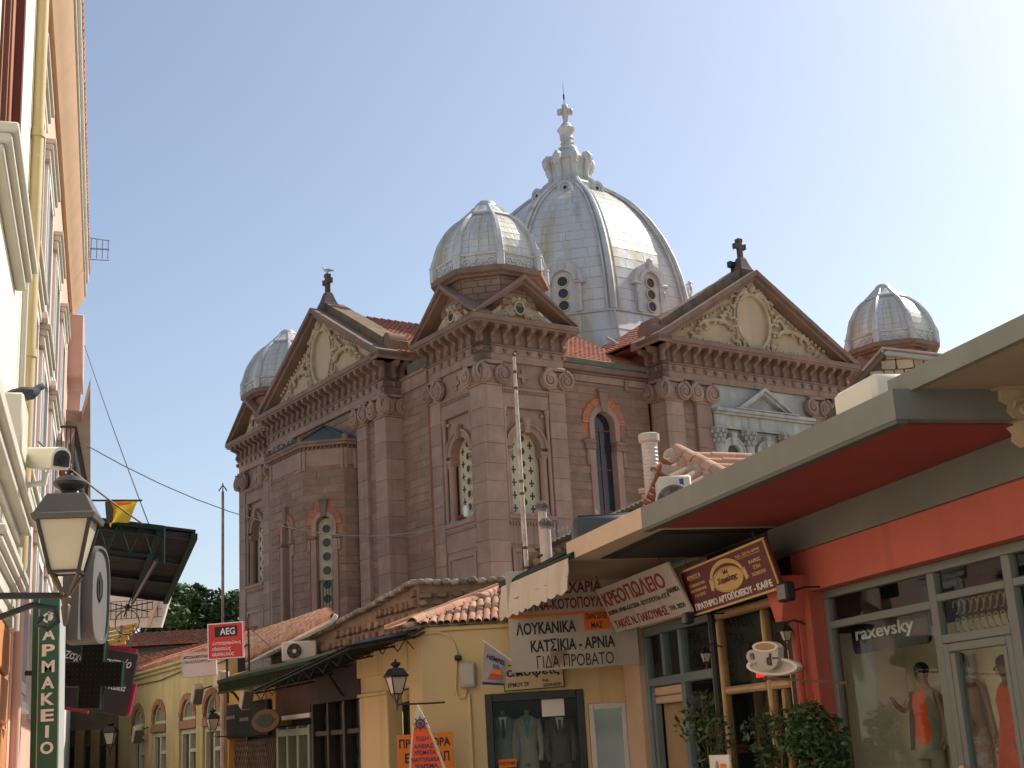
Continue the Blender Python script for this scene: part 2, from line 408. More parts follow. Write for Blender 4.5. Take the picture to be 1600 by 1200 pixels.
def pierced_window(f, am, zb, r, zs, d, crosses=True, step=.51, hr=.155):
    """cream arched slab; shade of round and cross holes painted as dark plates"""
    poly = [(am+r, zb)] + arcpts(am, zs, r, 14) + [(am-r, zb)]
    b = f.mb(); b.prism(poly, 'y', d-.12, d); w = P('pierced_slab', b, M_PIERCED)
    b = f.mb(); c = f.mb(); z = zb+(.60 if crosses else .45)
    while z < zs+r*.55:
        b.prism([(am+hr*math.cos(2*math.pi*k/20), z+hr*math.sin(2*math.pi*k/20)) for k in range(20)], 'y', d-.05, d+.004)
        c.ring([(am+(hr+.035)*math.cos(2*math.pi*k/20), z+(hr+.035)*math.sin(2*math.pi*k/20)) for k in range(20)],
               [(am+(hr-.01)*math.cos(2*math.pi*k/20), z+(hr-.01)*math.sin(2*math.pi*k/20)) for k in range(20)], 'y', d-.02, d+.045)
        if crosses and z-.255 < zs+.3:
            for sx in (-1, 1):
                x0 = am+sx*.42; zz = z-.255; q = .035; L = .15
                b.prism([(x0-q,zz-L),(x0+q,zz-L),(x0+q,zz-q),(x0+L*.75,zz-q),(x0+L*.75,zz+q),(x0+q,zz+q),(x0+q,zz+L),(x0-q,zz+L),(x0-q,zz+q),(x0-L*.75,zz+q),(x0-L*.75,zz-q),(x0-q,zz-q)], 'y', d-.05, d+.004)
        z += step
    P('painted_hole', b, M_DARK, parent=w, kind='stuff'); P('hole_rim', c, M_PIERCED, parent=w, kind='stuff')  # plates stand proud of the slab; the holes' shade is only their dark colour

def spandrel(f, a0, a1, zb, zt, am, zs, r, d0, d1, name='spandrel_wall', m=None):
    """wall piece with an arched opening"""
    n = 16; inner = [(am+r, zb)] + arcpts(am, zs, r, n) + [(am-r, zb)]
    outer = [(a1, zb)]
    for k in range(n+1):
        t = k/n
        if t < .25: outer.append((a1, zs + (zt-zs)*t/.25))
        elif t <= .75: outer.append((a1 + (a0-a1)*(t-.25)/.5, zt))
        else: outer.append((a0, zt + (zs-zt)*(t-.75)/.25))
    outer.append((a0, zb))
    b = f.mb(); b.ring(outer, inner, 'y', d0, d1, closed=False); return P(name, b, m or M_STONE)

def tower_face(f, full=True):
    pilaster(f, 0, .95, -.2) if False else None
    pilaster(f, 3.2, 4.0, -.3)
    capital(f, .0, .93); capital(f, 3.22, 3.98)
    entablature(f, 0, 4.0, -.02, 4.02, 8)
    # recessed frieze with a raised stepped cross
    b = f.mb(); b.box(.95, 3.2, -.5, -.14, 14.98, 16.0); P('frieze_panel', b, M_STONE)
    q, L, x0, z0 = .09, .30, 2.06, 15.5
    b = f.mb(); b.prism([(x0-q,z0-L),(x0+q,z0-L),(x0+q,z0-q),(x0+L*.85,z0-q),(x0+L*.85,z0+q),(x0+q,z0+q),(x0+q,z0+L),(x0-q,z0+L),(x0-q,z0+q),(x0-L*.85,z0+q),(x0-L*.85,z0-q),(x0-q,z0-q)], 'y', -.16, -.07); P('relief_cross', b, M_STONE)
    b = f.mb(); b.box(.95, 3.2, -.5, .03, 14.86, 14.98, .03); b.box(.95, 3.2, -.5, -.06, 14.74, 14.857)
    for k in range(22): b.box(.98+.1*k, 1.04+.1*k, -.1, -.0, 14.765, 14.85)
    P('panel_moulding', b, M_STONE)
    b = f.mb(); b.box(.95, 3.2, -.5, -.05, 14.18, 14.737, .015); P('lintel', b, M_STONE)
    spandrel(f, .95, 3.2, 12.5, 14.177, 2.06, 12.62, .68, -.55, -.25)
    b = f.mb(); b.ring([(x, z) for x, z in arcpts(2.06, 12.62, .95, 16)], arcpts(2.06, 12.62, .672, 16), 'y', -.5, -.12, closed=False)
    b.ring(arcpts(2.06, 12.62, .99, 16), arcpts(2.06, 12.62, .90, 16), 'y', -.3, -.06, closed=False); P('arch_moulding', b, M_STONE)
    b = f.mb(); b.prism([(1.95, 13.2), (2.17, 13.2), (2.24, 13.78), (1.88, 13.78)], 'y', -.3, -.0); b.prism([(1.99, 13.3), (2.13, 13.3), (2.17, 13.66), (1.95, 13.66)], 'y', -.1, .035); P('keystone', b, M_STONE)
    for s, x in ((0, 1.2), (1, 2.92)):
        b = f.mb(); b.box(x-.2, x+.2, -.55, -.02-.08, 12.36, 12.5, .03); b.box(x-.17, x+.17, -.55, -.14, 12.26, 12.357); P('impost', b, M_STONE)
        c = f.pt(x, -.3, 0); b = MB().lathe(c[0], c[1], [(.19, 9.9), (.19, 10.05), (.155, 10.1), (.15, 12.1), (.17, 12.2), (.17, 12.257)], 14); P('column', b, M_STONE)
        b = f.mb(); b.box(.95 if s == 0 else x+.1, x-.1 if s == 0 else 3.2, -.55, -.3, 9.9, 12.257); P('jamb', b, M_STONE)
        xx = 1.04 if s == 0 else 3.11; c = f.pt(xx, -.12, 0)
        b = MB().lathe(c[0], c[1], [(.08, 9.9), (.075, 13.7), (.10, 13.75), (.075, 13.8), (.13, 14.1), (.13, 14.177)], 10); P('colonnette', b, M_STONE)
        c2 = f.pt(xx + (.2 if s == 0 else -.2), -.2, 13.95); b = MB().ball(c2, .1, .1, .1, 8, 5); P('rosette', b, M_STONE)
    pierced_window(f, 2.06, 9.9, .80, 12.62, -.55)
    b = f.mb(); b.box(.95, 3.2, -.6, .05, 9.72, 9.9, .03); b.box(.95, 3.2, -.6, -.03, 9.62, 9.717)
    for k in range(16): b.box(1.0+.135*k, 1.07+.135*k, -.1, .03, 9.50, 9.615)
    P('sill_moulding', b, M_STONE)
    b = f.mb(); b.box(.95, 3.2, -.6, -.06, 8.75, 9.617, .01); P('dado', b, M_STONE)
    b = f.mb(); b.box(.95, 3.2, -.6, -.10, 5, 8.747); b.ring([(1.05, 7.4), (3.1, 7.4), (3.1, 8.6), (1.05, 8.6)], [(1.2, 7.5), (2.95, 7.5), (2.95, 8.45), (1.2, 8.45)], 'y', -.12, -.02); P('lower_panel', b, M_STONE)
    # pediment
    b = f.mb(); b.prism([(.25, 17.7), (3.75, 17.7), (2.0, 19.05)], 'y', -.3, -.08); t = P('tympanum', b, M_TYMP)
    b = f.mb(); b.prism([(2.0+.21*math.cos(2*math.pi*k/20), 18.33+.24*math.sin(2*math.pi*k/20)) for k in range(20)], 'y', -.1, -.02); P('oculus', b, M_DARK, parent=t)
    b = f.mb(); b.ring([(2.0+.28*math.cos(2*math.pi*k/20), 18.33+.31*math.sin(2*math.pi*k/20)) for k in range(20)], [(2.0+.2*math.cos(2*math.pi*k/20), 18.33+.23*math.sin(2*math.pi*k/20)) for k in range(20)], 'y', -.1, .04); P('oculus_ring', b, M_CREAM, parent=t)
    b = MB()
    for s in (-1, 1):
        for a_, z_, r_ in ((.42, 18.22, .13), (.52, 18.05, .12), (.36, 18.02, .1), (.72, 18.0, .12), (.92, 17.92, .09), (1.08, 17.84, .07), (.24, 18.62, .09), (.62, 18.2, .08)):
            q = f.pt(2.0+s*a_, -.05, z_)
            b.ball(q, r_, r_, r_*.9, 7, 5)
            sp = [f.pt(2.0+s*a_+r_*1.25*math.cos(u), .0, z_+r_*1.25*math.sin(u)) for u in np.linspace(0, 4.2, 8)]
            b.tube(sp, [.045]*5+[.035, .03, .02], 5)
    q = f.pt(2.0, -.02, 18.72); b.ball(q, .11, .11, .12, 8, 6)
    P('relief', b, M_CREAM, parent=t, kind='stuff')
    # raking cornice: left and right rake, two mouldings each
    for s in (-1, 1):
        b = f.mb()
        for dz, th, dd in ((0, .16, .55), (-.165, .16, .40)):
            e = 2.55
            z_ = lambda x: 17.7 + (19.62-17.7)*(1-abs(x)/e)
            pts = [(2.0, z_(0)+dz), (2.0, z_(0)+dz-th*1.25), (2.0+s*(e-.02+(dz*.9 if dz else 0)), max(17.705, z_(e)+dz-th*1.25)), (2.0+s*e, 17.705+(.03 if dz == 0 else 0))]
            b.prism(pts, 'y', -.35, dd)
        P('raking_cornice', b, M_CORN)

def small_dome(cu, cv, detail=True):
    ph = 22.5
    for z0, z1, r in ((17.5, 19.72, 2.12),):
        b = MB().lathe(cu, cv, [(r-.02, z0), (r-.02, z1)], 8, ph); P('drum_core', b, M_MORTAR, smooth=0)
        if detail:
            z = z0+.9; row = 0
            while z < z1-.05:
                for k in (3, 4, 5, 6, 7, 2):
                    a0, a1 = R(ph+45*k), R(ph+45*k+45)
                    p0 = Vector((cu+r*math.cos(a0), cv+r*math.sin(a0), 0)); p1 = Vector((cu+r*math.cos(a1), cv+r*math.sin(a1), 0))
                    n = 3; cuts = [0]+[(j+(.25 if row % 2 else -.15))/n for j in range(1, n)]+[1]
                    nn = Vector((math.cos((a0+a1)/2), math.sin((a0+a1)/2), 0))
                    for j in range(n):
                        A = p0.lerp(p1, cuts[j]+.01); B = p0.lerp(p1, cuts[j+1]-.01); e = random.uniform(.02, .05)
                        vs = [A-nn*.1, B-nn*.1, B+nn*e, A+nn*e]
                        bb = MB(); bb.add([(v.x, v.y, z+.015) for v in vs]+[(v.x, v.y, z+.265) for v in vs], [(0,1,2,3),(4,5,6,7),(0,1,5,4),(1,2,6,5),(2,3,7,6),(3,0,4,7)])
                        P('drum_stone', bb, M_BLOCK)
                z += .28; row += 1
    b = MB().lathe(cu, cv, [(2.1, 19.6), (2.32, 19.64), (2.36, 19.72), (2.52, 19.78), (2.52, 20.02), (2.3, 20.06), (1.0, 20.08)], 8, ph); P('drum_cornice', b, M_CORN, smooth=0)
    # lattice band
    b = MB().lathe(cu, cv, [(2.30, 20.0), (2.30, 20.52), (2.38, 20.55), (2.40, 20.62), (2.26, 20.64), (1.0, 20.66)], 8, ph); band = P('dome_band', b, M_LEADTRIM, smooth=0)
    ap = 2.30*math.cos(R(22.5)); hw = 2.30*math.sin(R(22.5))
    for k in range(8):
        th = R(ph+45*k+22.5); nx, ny = math.cos(th), math.sin(th); tx, ty = -ny, nx
        M = Matrix(((tx, nx, 0, cu+ap*nx), (ty, ny, 0, cv+ap*ny), (0, 0, 1, 0), (0, 0, 0, 1))); b = MB().tf(M)
        for j in (-1, 0, 1):
            x0 = j*hw*.58
            b.ring(arcpts(x0, 20.2, .24, 8), arcpts(x0, 20.2, .17, 8), 'y', -.02, .05, closed=False)
            b.ring([(x0+.13*math.cos(2*math.pi*q/10), 20.2+.13*math.sin(2*math.pi*q/10)) for q in range(10)], [(x0+.06*math.cos(2*math.pi*q/10), 20.2+.06*math.sin(2*math.pi*q/10)) for q in range(10)], 'y', -.02, .035)
            b.prism([(x0-.06, 20.44), (x0+.06, 20.44), (x0, 20.54)], 'y', -.01, .03)
        P('lattice', b, M_LEADTRIM, parent=band, kind='stuff')
    prof = [(20.6, 2.26), (20.95, 2.22), (21.3, 2.14), (21.6, 2.03), (21.9, 1.86), (22.18, 1.69), (22.42, 1.49), (22.62, 1.27), (22.78, 1.05), (22.88, .85)]
    dome_shell(cu, cv, prof, ph, 4, detail, (3, 4, 5, 6) if detail else ())
    # ribs with little collars
    for k in range(8):
        th = R(ph+45*k); c, s = math.cos(th), math.sin(th)
        pts = [(cu+(r+.03)*c, cv+(r+.03)*s, z) for z, r in [(19.98, 2.36), (20.6, 2.36)]+prof[1:]]
        b = MB().tube(pts, [.17, .17]+[.17-.011*i for i in range(len(prof)-1)], 6)
        for i in (1, 4, 7): b.ball(pts[i], .21-.012*i, .21-.012*i, .07, 8, 5)
        P('dome_rib', b, M_LEADTRIM)
    b = MB().lathe(cu, cv, [(1.05, 22.74), (1.17, 22.80), (1.12, 22.90), (.95, 22.98), (.78, 23.16), (.60, 23.34), (.50, 23.40), (.47, 23.52), (.32, 23.68), (.0, 23.74)], 8, ph)
    for k in range(8):
        th = R(ph+45*k); c, s = math.cos(th), math.sin(th)
        b.tube([(cu+1.04*c, cv+1.04*s, 22.82), (cu+.8*c, cv+.8*s, 23.06), (cu+.52*c, cv+.52*s, 23.34), (cu+.3*c, cv+.3*s, 23.5)], [.1, .09, .08, .05], 6)
    P('dome_cap', b, M_LEADTRIM)

def dome_shell(cu, cv, prof, ph, ncol, detail, faces):
    """lead sheets, each row lapping over the one below; faces listed get one mesh per sheet"""
    q_ = CH.world(cu, cv, 0); M_LEAD = lead('painted_lead_%d_%d' % (round(cu), round(cv)), float(q_[0]), float(q_[1]), 4.0 if prof[0][1] > 4 else 2.4)
    rest = MB(); core = MB().lathe(cu, cv, [(r-.06, z) for z, r in prof]+[(0, prof[-1][0])], 8, ph); shell = P('dome', core, mat('lead_joint', (0.20, 0.18, 0.155), 0.8, 0.2, 3), smooth=0)
    for k in range(8):
        a0, a1 = R(ph+45*k), R(ph+45*k+45); nn = Vector((math.cos((a0+a1)/2), math.sin((a0+a1)/2), 0))
        for i in range(len(prof)-1):
            (z0, r0), (z1, r1) = prof[i], prof[i+1]
            A0, A1 = Vector((cu+r0*math.cos(a0), cv+r0*math.sin(a0), z0)), Vector((cu+r0*math.cos(a1), cv+r0*math.sin(a1), z0))
            B0, B1 = Vector((cu+r1*math.cos(a0), cv+r1*math.sin(a0), z1)), Vector((cu+r1*math.cos(a1), cv+r1*math.sin(a1), z1))
            nrm = (A1-A0).cross(B0-A0).normalized()
            nc = max(2, round(ncol*r0/prof[0][1]+.25)); off = (.18/nc if i % 2 and prof[0][1] > 4 else 0)
            cuts = [0]+[j/nc+off for j in range(1, nc)]+[1]
            for j in range(nc):
                b = MB() if (detail and k in faces) else rest
                g = .007/max(.3, r0); c0, c1 = cuts[j]+g, cuts[j+1]-g
                pts = []
                nx = 4 if detail else 1
                sd_ = random.random()*6
                for e in range(2 if nx == 1 else 3):
                    tz = e/(1 if nx == 1 else 2)
                    for q in range(nx+1):
                        t = c0+(c1-c0)*q/nx
                        p = A0.lerp(A1, t).lerp(B0.lerp(B1, t), tz*.975+.012)
                        bul = (.009 if e == 0 else .003) + (.006*math.sin(q*1.9+sd_+e*2.1) if nx > 1 else 0)
                        pts.append(p+nrm*bul)
                n0 = nx+1; rows = len(pts)//n0
                fs = [(e*n0+q, e*n0+q+1, (e+1)*n0+q+1, (e+1)*n0+q) for e in range(rows-1) for q in range(nx)]
                base = len(pts); pts2 = [p-nrm*.05 for p in (pts[0], pts[nx], pts[-1], pts[-1-nx])]
                fs += [[base, base+1]+list(range(nx, -1, -1)), [base+2, base+3]+[len(pts)-1-nx+q for q in range(nx+1)],
                       [base+1, base+2]+[(e*n0+nx) for e in range(rows-1, -1, -1)], [base+3, base]+[e*n0 for e in range(rows)], [base, base+3, base+2, base+1]]
                b.add([tuple(p) for p in pts+pts2], fs)
                if b is not rest: P('lead_sheet', b, M_LEAD, parent=shell, smooth=35)
    if rest.v: P('lead_sheet', rest, M_LEAD, parent=shell, smooth=35, kind='stuff')
    return shell

def tile_sheet(p0, ex, up, w, h, tw=.24, th=.36, amp=.045):
    """a slope of half-round tiles as one mesh: p0 lower left, ex along the eave, up the slope (unit vectors)"""
    p0, ex, up = Vector(p0), Vector(ex).normalized(), Vector(up).normalized(); nz = ex.cross(up).normalized()
    if nz.z < 0: nz = -nz
    b = MB(); nx = max(1, int(w/tw)); ny = max(1, int(h/th)); tw = w/nx; th = h/ny
    for j in range(ny):
        for i in range(nx):
            vs = []
            jt = random.uniform(-.012, .012)
            for y, lift in ((0, .05), (1.08, .0)):
                for q in range(5):
                    a = q/4; off = amp*(math.sin(math.pi*a))+lift*.8
                    vs.append(tuple(p0+ex*((i+a)*tw)+up*((j+y)*th+jt)+nz*off))
            for q in (0, 4): vs.append(tuple(p0+ex*((i+q/4)*tw)+up*(j*th+jt)-nz*.01))
            b.add(vs, [(q, q+1, q+6, q+5) for q in range(4)]+[(10, 11, 4, 3, 2, 1, 0)])
    return b

def cross_mesh(b, c, h, w, t, M=None):
    """stone cross with flared ends, standing at c, facing along local y"""
    x, y, z = c
    b.box(x-t, x+t, y-t, y+t, z, z+h); b.box(x-t*1.35, x+t*1.35, y-t*1.2, y+t*1.2, z+h-t*1.3, z+h+.02)
    zc = z+h*.62
    for s in (-1, 1):
        b.box(x+s*t*1.003, x+s*w*.8, y-t, y+t, zc-t, zc+t); b.box(x+s*w*.8, x+s*w, y-t*1.2, y+t*1.2, zc-t*1.3, zc+t*1.3)
    return b

def gable(f, L, side, nbr):
    """a projecting pedimented front, length L; side: +1 coping seen at the low-a rake, -1 at the high-a rake"""
    m = L/2
    pil = [(0, .95), (1.70, 2.56), (L-2.56, L-1.70), (L-.95, L)]
    for i, (a, b_) in enumerate(pil):
        pilaster(f, a, b_, -.35 if 0 < i < 3 else -.95); capital(f, a, b_)
    courses(f, [(.96, 1.69), (L-1.69, L-.96)], 5.0, 15.98, -.16, split=.9)
    entablature(f, 0, L, -.02, L+.02, nbr, back=.9)
    # cornice slab
    b = f.mb(); b.box(-.50, L+.50, -1.0, .50, 17.383, 17.47); b.box(-.57, L+.57, -1.0, .57, 17.473, 17.70, .03); P('cornice', b, M_CORN)
    # tympanum and relief
    ap = 21.5; e = m+.57; sl = (ap-17.7)/e
    b = f.mb(); b.prism([(.2, 17.703), (L-.2, 17.703), (m, 17.7+sl*(m-.2)*.985)], 'y', -.5, -.12); t = P('tympanum', b, M_TYMP)
    oz, ra, rz_ = 19.18, .92, 1.22
    el = lambda k_, a_, z_: [(m+a_*math.cos(2*math.pi*q/28), oz+z_*math.sin(2*math.pi*q/28)) for q in range(28)]
    b = f.mb(); b.ring(el(0, ra+.14, rz_+.14), el(0, ra, rz_), 'y', -.15, .06); b.ring(el(0, ra+.24, rz_+.22), el(0, ra+.12, rz_+.12), 'y', -.15, -.02); P('oval_frame', b, M_CREAM, parent=t)
    b = MB(); put = lambda a_, d_, z_, r_: b.ball(f.pt(a_, d_, z_), r_, r_, r_*1.05, 8, 5)
    def scroll(a_, z_, r_, turn, s, d_=.02, w_=.075, st=0.0):
        sp = [f.pt(a_+s*r_*math.exp(-.16*u)*math.cos(u+st), d_, z_+r_*math.exp(-.16*u)*math.sin(u+st)) for u in np.linspace(0, turn, 14)]
        b.tube(sp, [w_*(1-.45*k/13) for k in range(14)], 6)
    rnd = random.Random(11)
    for s in (-1, 1):
        # side panel: half-arch frame with shells
        ar = [f.pt(m+s*(1.45+1.95*(1-math.cos(u))/2*1.0), .02, 18.0+1.12*math.sin(u*.62+.55)*(1-.30*u/3.1)) for u in np.linspace(0, 3.1, 12)]
        b.tube(ar, [.10]*12, 6)
        for k in range(9): put(m+s*(1.5+.24*k), .0, 17.86+.04*(k % 2), .10)
        for (a_, z_, r_, tn, st) in ((1.22, 18.95, .30, 5.5, .5), (1.3, 18.25, .26, 5.0, 2.2), (1.62, 19.25, .24, 5.0, -.4), (2.05, 18.98, .22, 4.6, 1.2), (1.05, 20.05, .26, 5.0, .2), (.66, 20.48, .22, 4.5, 1.0), (2.5, 18.85, .18, 4.4, .4), (3.0, 18.55, .17, 4.2, 1.4), (3.45, 18.25, .2, 5.0, .2), (3.9, 18.02, .16, 4.0, 1.0), (.9, 17.98, .22, 5.0, 2.0)):
            scroll(m+s*a_, z_, r_, tn, s, st=st)
        for (a_, z_) in ((1.35, 18.72), (1.42, 19.5), (1.05, 18.05), (1.9, 19.12), (.35, 20.62), (.8, 20.25), (3.7, 18.05), (4.15, 17.88), (1.25, 19.8), (2.9, 18.72)):
            for q in range(4): put(m+s*a_+rnd.uniform(-.13, .13), .0, z_+rnd.uniform(-.13, .13), rnd.uniform(.06, .12))
        for k in range(12):
            x_ = 1.7+.24*k; put(m+s*x_, .03, 17.9+sl*(m-.6-x_)*.86, rnd.uniform(.05, .09))
        # leafy wing by the head
        for k in range(5): b.tube([f.pt(m+s*(.25+.05*k), .0, 20.5), f.pt(m+s*(.55+.10*k), .07, 20.62-.10*k), f.pt(m+s*(.95+.04*k), .04, 20.42-.16*k)], [.09, .08, .03], 6)
    put(m, .08, 20.72, .2); put(m, .02, 20.95, .17); put(m-.16, .04, 20.85, .11); put(m+.16, .04, 20.85, .11); put(m, .27, 20.70, .05)
    for k in range(7): put(m-.42+.14*k, .05, 17.95-.06*abs(k-3)*.3, .1)
    P('relief', b, M_CREAM, parent=t, kind='stuff')
    b = MB()
    # raking cornices in stones
    for s in (-1, 1):
        n = 6
        for k in range(n):
            t0, t1 = k/n, (k+1)/n
            b = f.mb()
            for dz, th, dd in ((0, .20, .57), (-.21, .19, .40)):
                zz = lambda t_: 17.7 + (ap-17.7)*t_ + dz
                xa = lambda t_: m + s*e*(1-t_)
                lo = 17.706
                pts = [(xa(t0)-s*.004, max(lo, zz(t0))), (xa(t1)+s*.004, zz(t1)), (xa(t1)+s*.004, max(lo, zz(t1)-th*1.2)), (xa(t0)-s*.004, max(lo, zz(t0)-th*1.2))]
                if k == 0 and dz < 0: pts = [(xa(t0+.06), lo), (xa(t1)+s*.004, zz(t1)), (xa(t1)+s*.004, max(lo, zz(t1)-th*1.2)), (xa(t0+.10), lo)]
                elif k == 0: pts = [(xa(0), lo), (xa(0), lo+.04), (xa(t1)+s*.004, zz(t1)), (xa(t1)+s*.004, zz(t1)-th*1.2), (xa(.07), lo)]
                b.prism(pts, 'y', -.6, dd-.004*k)
            P('raking_cornice', b, M_CORN)
        # coping stones set back above the rake
        n = 8
        for k in range(n):
            t0, t1 = .12+.86*k/n, .12+.86*(k+1)/n
            xa = lambda t_: m + s*e*(1-t_)
            zz = lambda t_: 17.7 + (ap-17.7)*t_
            b = f.mb(); h = .42+random.uniform(-.015, .015)
            b.prism([(xa(t0)-s*.008, zz(t0)-.1), (xa(t1)+s*.008, zz(t1)-.1), (xa(t1)+s*.008, zz(t1)+h), (xa(t0)-s*.008, zz(t0)+h)], 'y', -1.15, -.12); P('coping_stone', b, M_LICHEN)
        # corner block
        x0 = m+s*(e-.62); b = f.mb(); b.box(x0-.36, x0+.36, -1.15, -.1, 17.703, 18.35, .04); b.prism([(x0+.34*math.cos(R(q)), 18.3+.42*math.sin(R(q))) for q in range(0, 181, 15)], 'y', -1.05, -.2); P('corner_block', b, M_CORN)
    # pedestal and cross
    c = f.pt(m, -.40, 0)
    b = MB().lathe(c[0], c[1], [(.58, ap-.35), (.54, ap+.2), (.45, ap+.34), (.36, ap+.52), (.27, ap+.74), (.21, ap+.86)], 4, 45+CH.deg*0); P('cross_pedestal', b, M_CROSS, smooth=0)
    b = f.mb(); cross_mesh(b, (m, -.40, ap+.86), .92, .32, .10); P('cross', b, M_CROSS)
    # floodlight beside the cross
    b = f.mb(); b.box(m-side*.42-.15, m-side*.42+.15, -.75, -.50, ap+.42, ap+.70, .02); b.box(m-side*.42-.03, m-side*.42+.03, -.65, -.59, ap-.1, ap+.417); P('floodlight', b, M_DARK)

# --- solid cores
b = MB()
for (u0, v0) in ((0, 0), (0, 19.9), (25.0, 0)): b.box(u0+.62, u0+3.4, v0+.62, v0+3.4, 0, 17.6)
b.box(2.5, 27.5, 1.2, 23.5, 0, 16.7); b.box(.05, 3, 4.2, 19.7, 0, 16.7); b.box(20.0, 25.2, .42, 2, 0, 16.9)
b.box(9.3, 19.5, -.45, 3.0, 0, 17.6); b.box(-.60, 3.0, 6.7, 17.2, 0, 17.6)
P('wall', b, M_MORTAR)

for i, (u0, v0) in enumerate(((0, 0), (0, 19.9))):
    fr_, fl_ = FR(u0, v0), FL(u0, v0)
    z = 5.0
    while z < 14.98:       # corner pilaster stones, shared by both faces
        zt = min(14.98, z+random.uniform(.68, .95))
        if 14.98-zt < .35: zt = 14.98
        b = MB().box(u0, u0+.95, v0, v0+.95, z+.004, zt-.004, .012); P('pilaster_stone', b, M_STONE); z = zt
    tower_face(fr_); tower_face(fl_)
    b = MB(); b.box(u0-.50, u0+4.5, v0-.50, v0+4.5, 17.383, 17.47); b.box(u0-.57, u0+4.57, v0-.57, v0+4.57, 17.473, 17.70, .03); P('cornice', b, M_CORN)
    b = MB(); b.prism([(v0-.1, 17.6), (v0+4.1, 17.6), (v0+2, 19.3)], 'x', u0+.28, u0+3.7); b.prism([(u0-.1, 17.6), (u0+4.1, 17.6), (u0+2, 19.297)], 'y', v0+.28, v0+3.7); P('tower_roof', b, M_SLATE)
    small_dome(u0+2, v0+2, i == 0)
b = MB(); b.box(24.5, 29.5, -.5, 4.5, 17.383, 17.70, .03); b.prism([(-.2, 17.6), (4.2, 17.6), (2, 19.5)], 'x', 24.5, 29.5); b.prism([(24.8, 17.6), (29.2, 17.6), (27, 19.5)], 'y', -.5, 4.5); P('cornice', b, M_CORN)
small_dome(27.1, 2.0, False)
# T1 stairs of slates climbing to the drum between the two gables
for k in range(5):
    b = MB().tf(Matrix.Translation((0.55+.18*k, 0.55+.18*k, 17.75+.16*k)) @ Matrix.Rotation(R(45), 4, 'Z')); b.box(-.5-.1*k, .5+.1*k, -.12, .3, 0, .12); P('roof_slate', b, M_SLATE)

gable(FR(8.75, -.75), 11.3, 1, 20); gable(FL(-.95, 6.1), 11.7, -1, 21)
courses(FL(-.95, 6.1), [(2.57, 11.7-2.57)], 14.30, 15.98, -.14, split=1.2); courses(FL(-.95, 6.1), [(2.57, 2.84), (8.87, 11.7-2.57)], 5.0, 14.28, -.14)

# --- side returns of the two fronts
f = Face((8.75, -.75), (0, 1), (-1, 0), -math.pi/2); entablature(f, .0, 1.2, .38, .95, 2, back=.3)
capital(f, .02, .9); courses(f, [(.95, 1.2)], 5, 15.98, -.12)
f = Face((-.95, 6.1), (1, 0), (0, -1), 0.0); entablature(f, .0, 1.0, .45, .9, 2, back=.3); capital(f, .02, .85)
b = MB(); b.box(-1.52, .9, 5.53, 6.2, 17.383, 17.70); P('cornice', b, M_CORN)
b = MB(); b.box(8.18, 8.9, -1.32, .6, 17.383, 17.70); P('cornice', b, M_CORN)

# --- wall bay between tower and right front, with its tall window
f = FR(4.0, .40); am, zs = 2.22, 13.95
spandrel(f, 0, 4.75, 5, 15.7, am, zs, .62, -.75, -.022, 'wall', M_MORTAR)
cut = lambda z0, z1: ([(am-.86, am+.86)] if z1 < zs-.4 else [(am-1.13, am+1.13)] if z1 <= zs+.05 else ([(am-math.sqrt(max(0, 1.13**2-(z0-zs)**2)), am+math.sqrt(max(0, 1.13**2-(z0-zs)**2)))] if z0-zs < 1.13 else []))
courses(f, [(.02, 4.73)], 5.0, 15.70, .0, cut=cut, split=1.15)
b = f.mb(); b.ring(arcpts(am, zs, 1.11, 22), arcpts(am, zs, .80, 22), 'y', -.12, .03, closed=False); ba = P('brick_arch', b, M_MORTAR)
for k in range(26):     # bricks on edge round the arch
    t0, t1 = 180*k/26+.35, 180*(k+1)/26-.35
    b = f.mb(); b.prism([(am+1.12*math.cos(R(t0)), zs+1.12*math.sin(R(t0))), (am+1.12*math.cos(R(t1)), zs+1.12*math.sin(R(t1))), (am+.79*math.cos(R(t1)), zs+.79*math.sin(R(t1))), (am+.79*math.cos(R(t0)), zs+.79*math.sin(R(t0)))], 'y', -.1, .05+random.uniform(-.008, .008)); P('brick', b, M_BRICK, parent=ba)
b = f.mb(); b.ring([(am+.785, zs-.7)]+arcpts(am, zs, .785, 20)+[(am-.785, zs-.7)], [(am+.54, zs-.7)]+arcpts(am, zs, .54, 20)+[(am-.54, zs-.7)], 'y', -.35, .07, closed=False); P('arch_moulding', b, M_STONE)
b = f.mb(); b.prism([(am-.12, zs+.5), (am+.12, zs+.5), (am+.24, zs+1.35), (am-.24, zs+1.35)], 'y', -.2, .16); b.box(am-.28, am+.28, -.1, .2, zs+1.36, zs+1.5, .03); P('keystone', b, M_CORN)
for s in (-1, 1):
    b = f.mb(); b.box(am+s*.53, am+s*1.16, -.3, .14, zs-.86, zs-.70, .03); b.box(am+s*.54, am+s*1.08, -.3, .09, zs-1.1, zs-.863); P('impost', b, M_CORN)
    b = f.mb(); b.box(am+s*.54, am+s*.86, -.35, .05, 5.5, zs-1.103, .015); P('jamb', b, M_STONE)
    b = f.mb(); b.box(am+s*.87, am+s*1.04, -.1, .10, zs-1.75, zs-1.12, .03); b.ball((am+s*.955, .06, zs-1.7), .1, .07, .09, 6, 4); P('corbel', b, M_STONE)
b = f.mb(); b.prism([(am+.55, 5.5)]+arcpts(am, zs, .55, 16)+[(am-.55, 5.5)], 'y', -.5, -.32); w = P('window', b, M_GLASSDK)
b = f.mb(); b.box(am-.03, am+.03, -.34, -.28, 5.5, zs-.1); 
for z in (6.9, 8.6, 10.35, 12.1, 13.75): b.box(am-.54, am+.54, -.335, -.285, z-.025, z+.025)
P('glazing_bar', b, M_IRONRED, parent=w)
